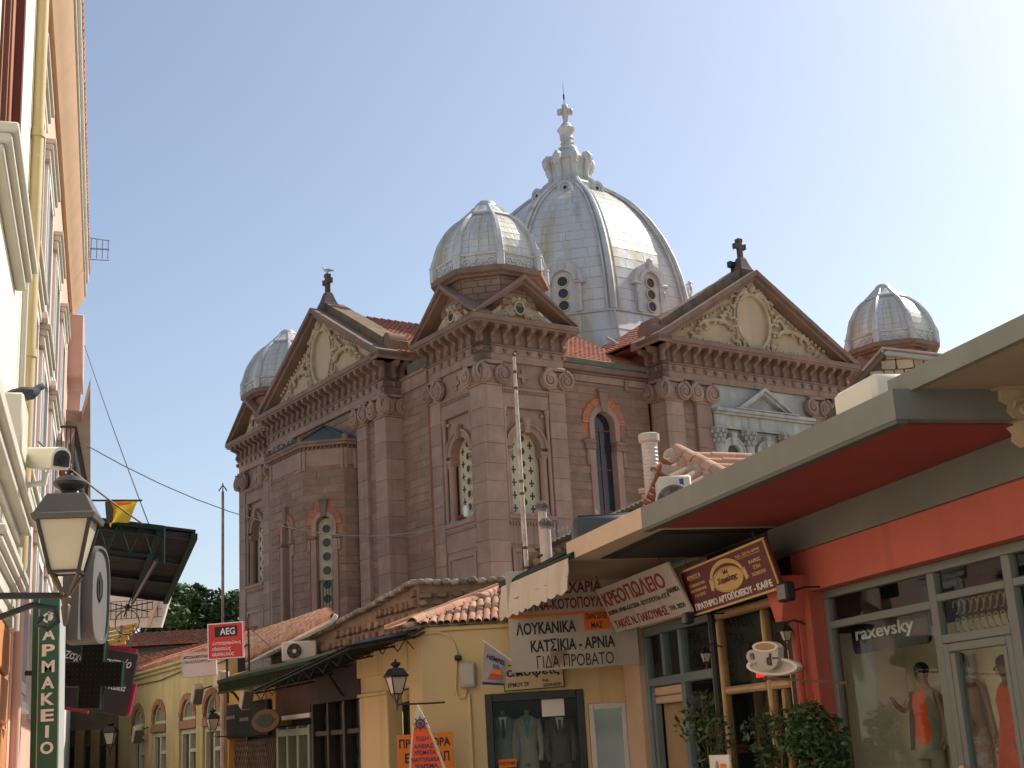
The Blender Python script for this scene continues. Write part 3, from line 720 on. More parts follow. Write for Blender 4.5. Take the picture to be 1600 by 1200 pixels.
b = f.mb(); b.box(0, 4.75, -.3, .03, 15.72, 16.02, .01); P('frieze_course', b, M_STONE)
for x in (.75, 3.55): b = f.mb(); b.box(x-.1, x+.1, -.1, .14, 15.5, 16.0, .03); P('corbel', b, M_CORN)
b = f.mb(); b.box(0, 4.75, -.3, .12, 16.023, 16.12, .02); b.box(0, 4.75, -.3, .26, 16.123, 16.36, .04); P('cornice', b, M_CORN)
b = f.mb(); b.box(0, 4.72, -.9, .22, 16.363, 16.66, .05); P('gutter', b, M_MOSS)
b = tile_sheet((3.9, .45, 16.66), (1, 0, 0), (0, 1, .56), 5.2, 7.2); P('roof_tiles', b, M_TILE, kind='stuff', smooth=60)
# --- wall bay between tower and left front
f = FL(-.1, 4.0); courses(f, [(.0, 2.1)], 5, 15.98, .0, split=1.1)
b = f.mb(); b.box(0, 2.1, -.5, .03, 16.0, 16.55); b.box(0, 2.1, -.5, .14, 16.553, 16.66, .03); P('architrave', b, M_STONE)
b = f.mb(); b.box(0, 1.6, -.9, .02, 16.663, 17.2, .05); P('gutter', b, M_MOSS)
b = tile_sheet((.1, 6.6, 17.15), (0, -1, 0), (1, 0, .5), 3.2, 6.5); P('roof_tiles', b, M_TILE, kind='stuff', smooth=60)
f = FL(-.1, 17.8); b = f.mb(); b.box(0, 2.1, -.5, 0, 5, 17.2); P('wall', b, M_BLOCK)

# --- main roofs: two gabled roofs crossing under the dome
for sgn in (-1, 1):
    z0 = 17.75; hl = math.hypot(6.2, 3.6)
    b = tile_sheet((14.4+sgn*6.2, -.5, z0), (0, 1, 0), (-sgn*6.2, 0, 3.6), 8.5, hl); P('roof_tiles', b, M_TILE, kind='stuff', smooth=60)
    b = tile_sheet((-.5, 11.95+sgn*6.35, z0), (1, 0, 0), (0, -sgn*6.35, 3.6), 10.5, math.hypot(6.35, 3.6)); P('roof_tiles', b, M_TILE, kind='stuff', smooth=60)
b = MB(); b.prism([(8.3, 17.6), (20.5, 17.6), (14.4, 21.2)], 'y', -.6, 9); b.prism([(5.7, 17.6), (18.2, 17.6), (11.95, 21.2)], 'x', -.6, 10); P('roof', b, M_MORTAR)
b = MB()
for k in range(26): b.tube([(-.4+.38*k, 11.95, 21.36), (-.02+.38*k, 11.95, 21.34)], [.14, .11], 8)
P('ridge_tiles', b, M_TILE, kind='stuff')
b = MB().tube([(8.45, -.45, 17.86), (8.5, .3, 17.80), (9.3, 2.1, 17.9), (9.6, 2.9, 18.45), (10.2, 4.6, 19.4)], .07, 6); P('valley_flashing', b, M_LEADTRIM)
b = MB().tube([(8.22, -.4, 17.76), (8.25, .55, 17.78)], .08, 6); P('gutter', b, M_LEADTRIM)

# --- main dome
DU, DV, PH = 14.4, 11.95, 22.5
b = MB().lathe(DU, DV, [(7.2, 18.4), (6.78, 20.2), (6.46, 21.42)], 8, PH); sk_ = P('dome_skirt', b, M_LEADTRIM, smooth=0)
for k in (3, 4, 5, 6):
    for zt, (z0, r0, z1, r1) in enumerate(((18.4, 7.22, 19.4, 6.98), (19.41, 6.98, 20.4, 6.75), (20.41, 6.75, 21.4, 6.48))):
        for j in range(3):
            b = MB(); a0, a1 = R(PH+45*k), R(PH+45*k+45); c0, c1 = j/3+.004, (j+1)/3-.004; vs = []
            for z, r, e in ((z0, r0, .03), (z1, r1, .012)):
                A, B = Vector((DU+(r+e)*math.cos(a0), DV+(r+e)*math.sin(a0), z)), Vector((DU+(r+e)*math.cos(a1), DV+(r+e)*math.sin(a1), z))
                vs += [tuple(A.lerp(B, c0)), tuple(A.lerp(B, c1))]
            nn = Vector((math.cos((a0+a1)/2), math.sin((a0+a1)/2), 0))*.1
            vs += [tuple(Vector(p)-nn) for p in vs]
            b.add(vs, [(0,1,3,2), (4,5,7,6), (0,1,5,4), (1,3,7,5), (3,2,6,7), (2,0,4,6)]); P('lead_sheet', b, lead('painted_lead_14_12', float(CH.world(DU, DV, 0)[0]), float(CH.world(DU, DV, 0)[1]), 4.0), parent=sk_)
b = MB().lathe(DU, DV, [(6.42, 21.40), (6.56, 21.42), (6.58, 21.5), (6.4, 21.58), (6.1, 21.6)], 8, PH); P('dome_ring', b, M_LEADTRIM, smooth=0)
for k in range(3, 7):   # hip ridges of the skirt
    a = R(PH+45*k); b = MB().tube([(DU+7.24*math.cos(a), DV+7.24*math.sin(a), 18.4), (DU+6.5*math.cos(a), DV+6.5*math.sin(a), 21.45)], .05, 6); P('hip_roll', b, M_LEADTRIM)
mp_ = [(21.55, 6.28), (22.9, 6.20), (24.1, 5.98), (25.2, 5.65), (26.2, 5.24), (27.1, 4.76), (28.0, 4.15), (28.7, 3.55), (29.3, 2.9), (29.8, 2.25), (30.2, 1.68)]
zs_ = np.linspace(21.55, 30.2, 60); rs_ = np.interp(zs_, [p[0] for p in mp_], [p[1] for p in mp_])
arc = np.concatenate([[0], np.cumsum(np.hypot(np.diff(zs_), np.diff(rs_)))])
sm = [(float(np.interp(t, arc, zs_)), float(np.interp(t, arc, rs_))) for t in np.linspace(0, arc[-1], 18)]
dome_shell(DU, DV, sm, PH, 4, True, (3, 4, 5))
for k in range(8):
    a = R(PH+45*k); c, s = math.cos(a), math.sin(a); t = (-s, c)
    for w_, dd in (((0, .02),) if True else ()):
        b = MB().tube([(DU+(r+.05)*c, DV+(r+.05)*s, z) for z, r in sm], [.19-.004*i for i in range(len(sm))], 8)
        for sg in (-1, 1): b.tube([(DU+(r+.02)*c+sg*.3*(.5+.5*r/6.3)*t[0], DV+(r+.02)*s+sg*.3*(.5+.5*r/6.3)*t[1], z) for z, r in sm], .06, 6)
    P('dome_rib', b, M_LEADTRIM)
# dormer windows of the dome: arched hood, three round lights
for k in range(8):
    th = R(PH+45*k+22.5); n = (math.cos(th), math.sin(th)); ap = 6.28*math.cos(R(22.5))
    f = Face((DU+ap*n[0], DV+ap*n[1]), (-n[1], n[0]), n, 0)
    if k not in (3, 4, 5, 6): continue
    b = f.mb(); b.prism([(-.62, 21.6), (.62, 21.6)]+arcpts(0, 23.25, .62, 14), 'y', -1.2, .06); w = P('dome_window', b, M_LEADTRIM)
    b = f.mb(); b.ring(arcpts(0, 23.2, 1.02, 16), arcpts(0, 23.2, .70, 16), 'y', -1.2, .16, closed=False); b.ring(arcpts(0, 23.2, .72, 16), arcpts(0, 23.2, .55, 16), 'y', -1.0, .24, closed=False); P('hood', b, M_LEADTRIM, parent=w)
    b = f.mb()
    for s in (-1, 1):
        b.box(s*.60, s*.90, -.6, .14, 21.6, 23.05); b.box(s*.55, s*1.12, -.6, .22, 23.05, 23.2, .03); b.ball((s*.86, .12, 22.7), .1, .08, .2, 6, 5)
    P('pilaster', b, M_LEADTRIM, parent=w)
    b = f.mb(); b.box(-.17, .17, -.5, .3, 23.75, 24.3, .05); b.ball((0, .2, 24.35), .2, .15, .14, 7, 5); P('keystone', b, M_LEADTRIM, parent=w)
    b = f.mb(); c = f.mb()
    for z in (21.95, 22.58, 23.2):
        b.prism([(.26*math.cos(2*math.pi*q/20), z+.26*math.sin(2*math.pi*q/20)) for q in range(20)], 'y', 0, .085)
        c.ring([(.295*math.cos(2*math.pi*q/20), z+.31*math.sin(2*math.pi*q/20)) for q in range(20)], [(.25*math.cos(2*math.pi*q/20), z+.25*math.sin(2*math.pi*q/20)) for q in range(20)], 'y', 0, .16)
    P('pane', b, M_GLASSDK, parent=w); P('pane_ring', c, M_PIERCED, parent=w)
# lantern: round vents at its foot, fluted bell with scrolls, baluster and cross
for k in range(8):
    th = R(PH+45*k+22.5); n = (math.cos(th), math.sin(th)); f = Face((DU+2.35*n[0], DV+2.35*n[1]), (-n[1], n[0]), n, 0)
    b = f.mb(); b.prism([(.36, 29.35)]+arcpts(0, 29.75, .36, 10)+[(-.36, 29.35)], 'y', -.9, -.02); b.ring(arcpts(0, 29.72, .40, 10, -30, 210), arcpts(0, 29.72, .25, 10, -30, 210), 'y', -.6, .06, closed=False); v = P('dome_vent', b, M_LEADTRIM)
    b = f.mb(); b.prism([(.10*math.cos(2*math.pi*q/12), 29.72+.10*math.sin(2*math.pi*q/12)) for q in range(12)], 'y', -.1, .0); P('painted_hole', b, M_DARK, parent=v)  # dark disc painted in place of an opening
b = MB().lathe(DU, DV, [(1.72, 30.1), (1.72, 30.35), (1.5, 30.45), (1.42, 30.6), (1.12, 30.75), (1.02, 31.0), (1.06, 31.5), (1.12, 31.95), (1.22, 32.02), (1.22, 32.12), (.98, 32.2), (.76, 32.5), (.52, 32.75), (.46, 32.82)], 8, PH); P('lantern', b, M_LEADTRIM, smooth=25)
for k in range(8):
    a = R(PH+45*k); c, s = math.cos(a), math.sin(a); q = lambda r, z: (DU+r*c, DV+r*s, z)
    b = MB().tube([q(1.66, 30.2), q(1.42, 30.55), q(1.10, 30.85), q(1.04, 31.25), q(1.14, 31.6), q(1.27, 31.88), q(1.28, 32.1), q(1.16, 32.28), q(.95, 32.34)], [.20, .18, .16, .16, .19, .23, .25, .22, .16], 8)
    b.ball(q(1.27, 32.12), .23, .23, .23, 8, 6); b.ball(q(1.28, 31.68), .17, .17, .10, 8, 5); P('scroll_bracket', b, M_LEADTRIM)
b = MB().lathe(DU, DV, [(.46, 32.8), (.58, 32.86), (.56, 32.95), (.36, 33.02), (.34, 33.2), (.40, 33.26), (.34, 33.32), (.33, 33.5), (.40, 33.56), (.36, 33.64), (.42, 33.95), (.50, 34.05), (.52, 34.14), (.4, 34.22), (.3, 34.4), (.16, 34.56), (.14, 34.6)], 10); P('baluster', b, M_LEADTRIM)
b = MB().tf(Matrix.Translation((DU, DV, 0)) @ Matrix.Rotation(R(-35), 4, 'Z'))
for (x, z) in ((0, 34.98), (0, 35.48), (-.27, 35.22), (.27, 35.22), (0, 35.22)): b.box(x-.165, x+.165, -.15, .15, z-.165, z+.165, .05)
b.box(-.13, .13, -.12, .12, 34.55, 35.0); P('cross', b, M_LEADTRIM)
b = MB().cyl((DU, DV, 35.6), (DU, DV, 37.1), .03, .008, 5); b.cyl((DU, DV, 36.0), (DU, DV, 36.3), .05, .05, 6); P('lightning_rod', b, M_DARK)

# --- polygonal apse on the left front
C0, C1 = (-2.8, 10.3), (-2.8, 13.6); B0 = (-1.45, 8.95); B1 = (-1.45, 14.95); A0_ = (-.8, 8.95); A1_ = (-.8, 14.95)
def face2(p, q):
    d = Vector((q[0]-p[0], q[1]-p[1])); L = d.length; d /= L; n = Vector((d.y, -d.x))
    mid = Vector(((p[0]+q[0])/2, (p[1]+q[1])/2)); 
    if n.dot(mid-Vector((0, 11.95))) < 0: n = -n
    return Face(p, (d.x, d.y), (n.x, n.y), math.atan2(n.x, -n.y)), L
def inset(p, e): c = Vector((-.9, 11.95)); v = Vector(p)-c; return tuple(c + v*(1-e/v.length))
b = MB().prism([inset(p, .62) for p in (A0_, B0, C0, C1, B1, A1_)], 'z', 5, 14.3); P('apse_core', b, M_MORTAR)
for idx, (p, q) in enumerate(((A0_, B0), (B0, C0), (C0, C1), (C1, B1))):
    f, L = face2(p, q); m = L/2; win = idx in (1, 2, 3); zs = 10.9
    hw = .62 if win else 0
    cut = (lambda z0, z1: [(m-hw-.02, m+hw+.02)] if z1 <= zs-.9 else [(m-.80, m+.80)] if z1 <= zs+.1 else ([(m-math.sqrt(max(0, .80**2-(z0-zs)**2)), m+math.sqrt(max(0, .80**2-(z0-zs)**2)))] if z0-zs < .80 else [])) if win else None
    if win: spandrel(f, .0, L, 5, 14.3, m, zs, .42, -.5, -.022, 'wall', M_MORTAR)
    else: b = f.mb(); b.box(0, L, -.5, -.07, 5, 14.3); P('wall', b, M_MORTAR)
    if idx < 3: courses(f, [(.0, L)], 5.0, 13.45, -.0, cut=cut, split=1.0, hgt=.345)
    b = f.mb(); b.box(.0, L, -.2, .0, 13.47, 14.22, .01); b.box(.02, .17, -.1, .07, 13.3, 14.2, .02); b.box(L-.17, L-.02, -.1, .07, 13.3, 14.2, .02); P('frieze_panel', b, M_STONE)
    b = f.mb()
    for k in range(max(2, int(L/.19))): b.box(.03+.19*k, .12+.19*k, -.1, .08, 14.22, 14.33)
    P('dentil', b, M_CORN, kind='stuff')
    if win and idx < 3:
        b = f.mb(); b.ring(arcpts(m, zs, .80, 18), arcpts(m, zs, .55, 18), 'y', -.1, .03, closed=False); ba = P('brick_arch', b, M_MORTAR)
        for k in range(20):
            t0, t1 = 180*k/20+.5, 180*(k+1)/20-.5
            b = f.mb(); b.prism([(m+.80*math.cos(R(t0)), zs+.80*math.sin(R(t0))), (m+.80*math.cos(R(t1)), zs+.80*math.sin(R(t1))), (m+.56*math.cos(R(t1)), zs+.56*math.sin(R(t1))), (m+.56*math.cos(R(t0)), zs+.56*math.sin(R(t0)))], 'y', -.08, .05+random.uniform(-.006, .006)); P('brick', b, M_BRICK, parent=ba)
        b = f.mb(); b.ring([(m+.55, zs-.5)]+arcpts(m, zs, .55, 18)+[(m-.55, zs-.5)], [(m+.36, zs-.5)]+arcpts(m, zs, .36, 18)+[(m-.36, zs-.5)], 'y', -.4, .07, closed=False); P('arch_moulding', b, M_STONE)
        b = f.mb(); b.prism([(m-.10, zs+.33), (m+.10, zs+.33), (m+.17, zs+1.0), (m-.17, zs+1.0)], 'y', -.2, .15); b.box(m-.2, m+.2, -.1, .18, zs+1.003, zs+1.1, .02); P('keystone', b, M_CORN)
        for s in (-1, 1):
            b = f.mb(); b.box(m+s*.36, m+s*.82, -.3, .12, zs-.62, zs-.50, .02); P('impost', b, M_CORN)
            b = f.mb(); b.box(m+s*.36, m+s*.60, -.4, .06, 5.5, zs-.623, .012); P('jamb', b, M_STONE)
            b = f.mb(); b.box(m+s*.62, m+s*.74, -.1, .09, zs-1.15, zs-.63, .02); P('corbel', b, M_STONE)
        pierced_window(f, m, 5.5, .37, zs-.05, -.34, False, .60, .2)
        if True:
            b = f.mb()
            for k in range(6): b.box(m-.34+.13*k, m-.31+.13*k, -.3, -.27, 5.6, 8.5)
            b.box(m-.36, m+.36, -.3, -.26, 8.5, 8.54); P('window_grille', b, M_DARK)
poly = [(p[0], p[1]) for p in (A0_, B0, C0, C1, B1, A1_)]
out = [inset(p, -.22) for p in poly]; out[0] = (-.8, out[0][1]); out[-1] = (-.8, out[-1][1])
b = MB().prism(out, 'z', 14.333, 14.46); P('apse_cornice', b, M_CORN)
o2 = [inset(p, -.30) for p in poly]; o2[0] = (-.8, o2[0][1]); o2[-1] = (-.8, o2[-1][1])
b = MB(); b.prism(o2, 'z', 14.463, 14.56); P('apse_eave', b, M_CORN)
for i in range(5):
    p, q = o2[i], o2[i+1]; b = MB(); b.add([(p[0], p[1], 14.563), (q[0], q[1], 14.563), (-.82, 11.95, 15.85), (-.82, 11.95, 14.563)], [(0,1,2), (0,3,1), (1,3,2), (0,2,3)]); P('apse_roof', b, M_SLATE)
    b = MB().tube([(p[0], p[1], 14.6), (-.85, 11.95, 15.88)], .045, 6); P('hip_roll', b, M_SLATE)
    c = inset(poly[i], -.2); b = MB().ball((c[0], c[1], 14.66), .13, .13, .15, 8, 5); P('corner_knob', b, M_CORN)

# --- white marble portal in the right front
f = FR(8.75, -.75); L = 11.3; a0, a1 = 2.62, L-2.62; m = L/2
b = f.mb(); b.box(a0, a1, -.5, -.12, 5, 15.99); P('portal_wall', b, M_MARBLE)
b = f.mb(); b.box(a0, a1, -.12, .20, 14.62, 14.72, .02); b.box(a0, a1, -.12, .30, 14.723, 14.88, .03); P('portal_cornice', b, M_MARBLE)
for k in range(3):
    x0 = a0+.02+(a1-a0-.04)*k/3; b = f.mb(); b.box(x0+.005, x0+(a1-a0-.04)/3-.005, -.12, .04, 14.0, 14.617, .01); P('portal_frieze', b, M_MARBLE)
b = f.mb(); b.box(a0+.3, a1-.3, -.1, .1, 14.0, 14.08, .02); P('portal_moulding', b, M_MARBLE)
for s in (-1, 1):
    b = f.mb()
    for e, th, dd in ((0, .13, .30), (.14, .12, .18)): b.prism([(m, 16.02-e*1.2-.02), (m, 16.02-th*1.2-e*1.2), (m+s*(1.85-e*1.6-th*1.5), 14.883), (m+s*(1.85-e*1.6), 14.883)], 'y', -.12, dd)
    P('portal_pediment', b, M_MARBLE)
b = f.mb(); b.box(m-1.9, m+1.9, .0, .36, 14.885, 14.93); P('portal_moulding', b, M_MARBLE)
for x in (a0+1.9, a1-1.9, a0+.12, a1-.12):
    c = f.pt(x, .06, 0); b = MB().lathe(c[0], c[1], [(.22, 6), (.21, 13.2), (.25, 13.24), (.21, 13.3)], 14); P('portal_column', b, M_MARBLE)
    b = MB()
    for k in range(8):
        for z_, r_ in ((13.42, .24), (13.62, .27), (13.82, .32)):
            aa = 2*math.pi*(k+(.5 if z_ == 13.62 else 0))/8; b.ball((c[0]+r_*math.cos(aa), c[1]+r_*math.sin(aa), z_), .085, .085, .12, 6, 4)
    b.lathe(c[0], c[1], [(.2, 13.3), (.22, 13.6), (.3, 13.92)], 10); b.tf(f.M); b.box(x-.36, x+.36, -.2, .36, 13.92, 13.997, .02); P('portal_capital', b, M_MARBLE)
for x in (a0+.98, m, a1-.98):
    b = f.mb(); b.ring(arcpts(x, 12.95, .66, 16), arcpts(x, 12.95, .38, 16), 'y', -.12, .06, closed=False); b.ring(arcpts(x, 12.95, .70, 16), arcpts(x, 12.95, .60, 16), 'y', -.12, .10, closed=False); P('portal_arch', b, M_MARBLE)
    b = f.mb(); b.prism([(x-.09, 13.28), (x+.09, 13.28), (x+.15, 13.82), (x-.15, 13.82)], 'y', -.1, .16); b.ball((x, .16, 13.7), .13, .1, .1, 7, 5); P('keystone', b, M_MARBLE)
    b = f.mb(); b.prism([(x+.38, 8)]+arcpts(x, 12.95, .38, 12)+[(x-.38, 8)], 'y', -.3, -.105); P('portal_door', b, mat('dark_brown_wood', (.10, .05, .03), .6))
    for s in (-1, 1):
        b = f.mb(); b.box(x+s*.38, x+s*.6, -.12, .05, 6, 12.85); b.box(x+s*.36, x+s*.68, -.12, .09, 12.85, 12.95, .02); P('portal_jamb', b, M_MARBLE)
# seagull resting on the left cross
gp = FL(-.95, 6.1).pt(5.85, -.40, 23.31); M_WHITE = mat('white_feather', (.75, .74, .72), .8, .05)
g = Thing('seagull', 'small white seagull perched on top of the left gable cross', 'bird', CH, gp)
b = MB().tf(Matrix.Translation(gp) @ Matrix.Rotation(R(-35), 4, 'Z')); b.ball((0, 0, .17), .17, .08, .09, 10, 6); b.tube([(-.12, 0, .2), (-.17, 0, .28), (-.19, 0, .32)], [.06, .05, .05], 8); b.ball((-.2, 0, .34), .055, .05, .05, 8, 6); b.cyl((-.24, 0, .335), (-.31, 0, .32), .018, .004, 6); b.tube([(.1, 0, .17), (.25, 0, .15), (.33, 0, .14)], [.05, .03, .01], 6)
g.part('body', b, M_WHITE)
b = MB().tf(Matrix.Translation(gp) @ Matrix.Rotation(R(-35), 4, 'Z')); b.tube([(-.08, .075, .2), (.1, .08, .19), (.32, .03, .16)], [.04, .05, .01], 6); b.tube([(-.08, -.075, .2), (.1, -.08, .19), (.32, -.03, .16)], [.04, .05, .01], 6); g.part('wing', b, mat('grey_feather', (.3, .31, .33), .8))
b = MB().tf(Matrix.Translation(gp) @ Matrix.Rotation(R(-35), 4, 'Z')); b.cyl((0, .03, 0), (0, .03, .1), .012); b.cyl((0, -.03, 0), (0, -.03, .1), .012); g.part('leg', b, M_DARK)

# =================================================================== GROUND
def plane(name, z, m, kind='structure'):
    b = MB(); b.add([(-2500, -2500, z), (2500, -2500, z), (2500, 2500, z), (-2500, 2500, z)], [(0,1,2,3)])
    o = single(name, None, None, b, m, kind=kind, smooth=0); return o
plane('ground', 0.0, mat('street_flagstone', (.38, .345, .29), .9, .15, 2, (.28, .26, .22), .5, .4))

M_RED = mat('coral_paint', (.58, .135, .085), .75, .06, 1.2, (.47, .11, .07), .45, .5, .15, 40, streak=(.43, .105, .07), streak_amt=.22, spots=(.62, .25, .18), spot_amt=.02)
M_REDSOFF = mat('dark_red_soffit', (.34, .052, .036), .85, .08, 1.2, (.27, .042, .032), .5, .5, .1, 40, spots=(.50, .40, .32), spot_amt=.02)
M_GREYP = mat('grey_paint', (.20, .20, .175), .7, .08, 1.5, (.155, .155, .138), .5, .6, .08, 40, streak=(.16, .15, .13), streak_amt=.22)
M_GREYDK = mat('dark_grey_paint', (.10, .095, .085), .75, .1, 1.5)
M_FRAME = mat('grey_green_frame', (.20, .215, .19), .55, .08, 2.0, (.15, .16, .145), .4, 1, .05, 30)
M_PEACH = mat('peach_plaster', (.62, .47, .33), .8, .06, 1.5, (.55, .40, .27), .4, .6, .12, 40)
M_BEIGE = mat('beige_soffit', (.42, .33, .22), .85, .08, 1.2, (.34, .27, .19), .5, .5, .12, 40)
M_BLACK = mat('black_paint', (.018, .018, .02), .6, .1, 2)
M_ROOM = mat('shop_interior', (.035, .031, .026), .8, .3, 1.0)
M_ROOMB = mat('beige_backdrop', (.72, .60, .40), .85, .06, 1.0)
M_GLASS = glass('shop_glass')
M_CREAMW = mat('cream_wall', (.66, .56, .35), .85, .06, 1.2, (.56, .47, .30), .5, .5, .15, 35, streak=(.45, .38, .25), streak_amt=.1)
M_BLUEF = mat('blue_grey_frame', (.17, .24, .25), .6, .1, 2, (.12, .17, .18), .5, 1.2)
M_WOOD = mat('honey_wood', (.42, .27, .12), .55, .15, 5, (.28, .16, .07), .5, 1.5, .1, 40)
M_WHITEP = mat('white_enamel', (.74, .69, .58), .5, .04, 1.5, (.62, .57, .47), .4, .8)
M_WHITEC = mat('off_white_canvas', (.62, .55, .44), .85, .08, 2, (.48, .41, .31), .5, 1.0, .2, 20, streak=(.42, .33, .23), streak_amt=.25)
M_GREENDK = mat('dark_green_metal', (.016, .034, .028), .65, .2, 3, spec=.12)
M_SKIN = mat('mannequin_skin', (.26, .15, .09), .5, .06, 4)
M_ORANGE = mat('bright_orange', (.85, .20, .02), .7, .05, 2)
M_ORTOP = mat('orange_red_cloth', (.80, .09, .02), .85, .15, 8)
M_KHAKI = mat('khaki_cloth', (.32, .26, .18), .9, .15, 8)
M_LETTER_W = mat('white_letter', (.80, .78, .72), .6, .03, 2)
M_LETTER_B = mat('black_letter', (.02, .02, .025), .6, .05, 2)
M_LETTER_R = mat('dark_red_letter', (.22, .02, .025), .65, .08, 2)
M_MAROON = mat('maroon_board', (.13, .018, .028), .5, .08, 2)
M_GOLD = mat('gold_letter', (.68, .46, .17), .6, .08, 3)
M_BOARD = mat('grey_white_board', (.52, .48, .42), .7, .06, 1.5, (.42, .385, .33), .5, .8, streak=(.36, .31, .25), streak_amt=.15)
M_LAMPG = mat('lamp_glass', (.62, .55, .42), .25, .08, 3, (.48, .42, .30), .5, 2)
M_IRON = mat('black_iron', (.028, .027, .028), .5, .2, 4, metal=.3)
M_BRONZE = mat('brown_iron', (.13, .085, .05), .55, .2, 4, metal=.3)
M_LEAF = [mat('leaf_%s' % n, c, .6, .3, 9, rand=.3, island=True) for n, c in (('dark', (.035, .07, .02)), ('mid', (.06, .115, .03)), ('light', (.10, .16, .045)))]
M_SOIL = mat('clay_pot', (.40, .17, .09), .85, .15, 4)

class Panel:
    """flat board from its four corners (world): local x to the viewer's right, y away from the viewer, z up, origin at the centre"""
    def __init__(s, TL, TR, BL, BR):
        TL, TR, BL, BR = [np.array(p, float) for p in (TL, TR, BL, BR)]
        s.c = (TL+TR+BL+BR)/4; ex = (TR-TL+BR-BL)/2; ez = (TL-BL+TR-BR)/2
        s.w = float(np.linalg.norm(ex)); s.h = float(np.linalg.norm(ez)); ex /= s.w; ez = ez-(ez@ex)*ex; ez /= np.linalg.norm(ez)
        ey = np.cross(ez, ex); s.M = Matrix(((ex[0], ey[0], ez[0], s.c[0]), (ex[1], ey[1], ez[1], s.c[1]), (ex[2], ey[2], ez[2], s.c[2]), (0, 0, 0, 1)))
    def mb(s): return MB().tf(s.M)
    def box(s, x0, x1, z0, z1, t0=0, t1=.03, c=0.0):     # fractions of the board, depth in metres
        return s.mb().box((x0-.5)*s.w, (x1-.5)*s.w, t0, t1, (z0-.5)*s.h, (z1-.5)*s.h, c)
    def text(s, body, cx, cz, w, h, bold=.02, shear=0.0, d=.006, spacing=1.0, y=0.0):
        v, f = text_fit(body, w*s.w, h*s.h, d, bold, shear, spacing); b = s.mb()
        return b.add([(p[0]+(cx-.5)*s.w, p[1]+y, p[2]+(cz-.5)*s.h) for p in v], f)
def wl(fr, p): return fr.world(*p)
RT = Frame(4.26337, 13.38766, 90+14.297)      # s along the right-hand shops away from us, n out into the street
def rt(x, y, n): return RT.world(*RT.onY(x, y, n))
def atY(x, y, Y): r = ray(x, y); return CAM + r*(Y/r[1])

def sign(name, label, cat, pn, t=.05, body=None, border=None, bm=None, texts=(), group=None, extra=None):
    th = Thing(name, label, cat, WORLD, tuple(pn.c-np.array([0, 0, pn.h/2])), group=group)
    bd = th.part('board', pn.box(0, 1, 0, 1, .0, t, .004), body)
    if border:
        w_ = border*pn.h/pn.w
        for q in ((0, 1, 0, border), (0, 1, 1-border, 1), (0, w_, border, 1-border), (1-w_, 1, border, 1-border)):
            th.part('border', pn.box(*q, -.014, t*.5, .003), bm)
    for tx in texts:
        body_, cx, cz, w_, h_, m_ = tx[:6]; kw = tx[6] if len(tx) > 6 else {}
        th.part('lettering', pn.text(body_, cx, cz, w_, h_, **kw), m_, smooth=0)
    return th

def lantern(name, label, fr, base, h, lit=False, arm=None, big=False, group=None, rz=0.0):
    """four-sided street lantern; base = lower tip; arm = list of points to the wall"""
    th = Thing(name, label, 'street lamp', fr, base, group=group); k = h/.9; x, y, z = base
    def sq(r0, z0, r1, z1, n=4, ph=45): return MB().lathe(x, y, [(r0*k, z+z0*k), (r1*k, z+z1*k)], n, ph+rz)
    glass_ = th.part('glass_body', MB().lathe(x, y, [(.145*k, z+.20*k), (.275*k, z+.60*k)], 4, 45+rz), M_LAMPG, smooth=0)
    th.part('bulb', MB().ball((x, y, z+.46*k), .07*k, .07*k, .11*k, 10, 7), M_LETTER_W)
    for q in range(4):
        a = R(45+rz+90*q); b = MB().tube([(x+.15*k*math.cos(a), y+.15*k*math.sin(a), z+.18*k), (x+.285*k*math.cos(a), y+.285*k*math.sin(a), z+.62*k)], .018*k, 4); th.part('corner_bar', b, M_IRON)
        a2 = R(45+rz+90*q+90)
        for r_, z_ in ((.152, .20), (.285, .61)):
            b = MB().tube([(x+r_*k*math.cos(a), y+r_*k*math.sin(a), z+z_*k), (x+r_*k*math.cos(a2), y+r_*k*math.sin(a2), z+z_*k)], .016*k, 4); th.part('frame_bar', b, M_IRON)
    b = MB().lathe(x, y, [(.33*k, z+.60*k), (.345*k, z+.64*k), (.32*k, z+.655*k), (.215*k, z+.80*k), (.20*k, z+.815*k), (.08*k, z+.825*k)], 4, 45+rz); th.part('roof', b, M_GREYDK if big else M_IRON, smooth=0)
    b = MB().lathe(x, y, [(.075*k, z+.82*k), (.06*k, z+.855*k), (.125*k, z+.90*k), (.13*k, z+.925*k), (.09*k, z+.965*k), (.03*k, z+.985*k), (.02*k, z+1.0*k), (.03*k, z+1.02*k), (.0, z+1.05*k)], 12); th.part('finial', b, M_IRON)
    b = MB()
    for q in range(4):
        a = R(45+rz+90*q); b.tube([(x+.15*k*math.cos(a), y+.15*k*math.sin(a), z+.19*k), (x+.05*k*math.cos(a), y+.05*k*math.sin(a), z+.05*k), (x, y, z)], .014*k, 5)
    b.lathe(x, y, [(.02*k, z+.03*k), (.045*k, z), (.03*k, z-.05*k), (.04*k, z-.07*k), (.02*k, z-.20*k), (.012*k, z-.22*k)], 8); th.part('bottom_finial', b, M_BRONZE)
    if arm: th.part('bracket_arm', MB().tube(arm[0], arm[1], 6), M_IRON); 
    if arm and len(arm) > 2: th.part('scroll', MB().tube(arm[2], arm[1]*.9, 6), M_IRON)
    return th

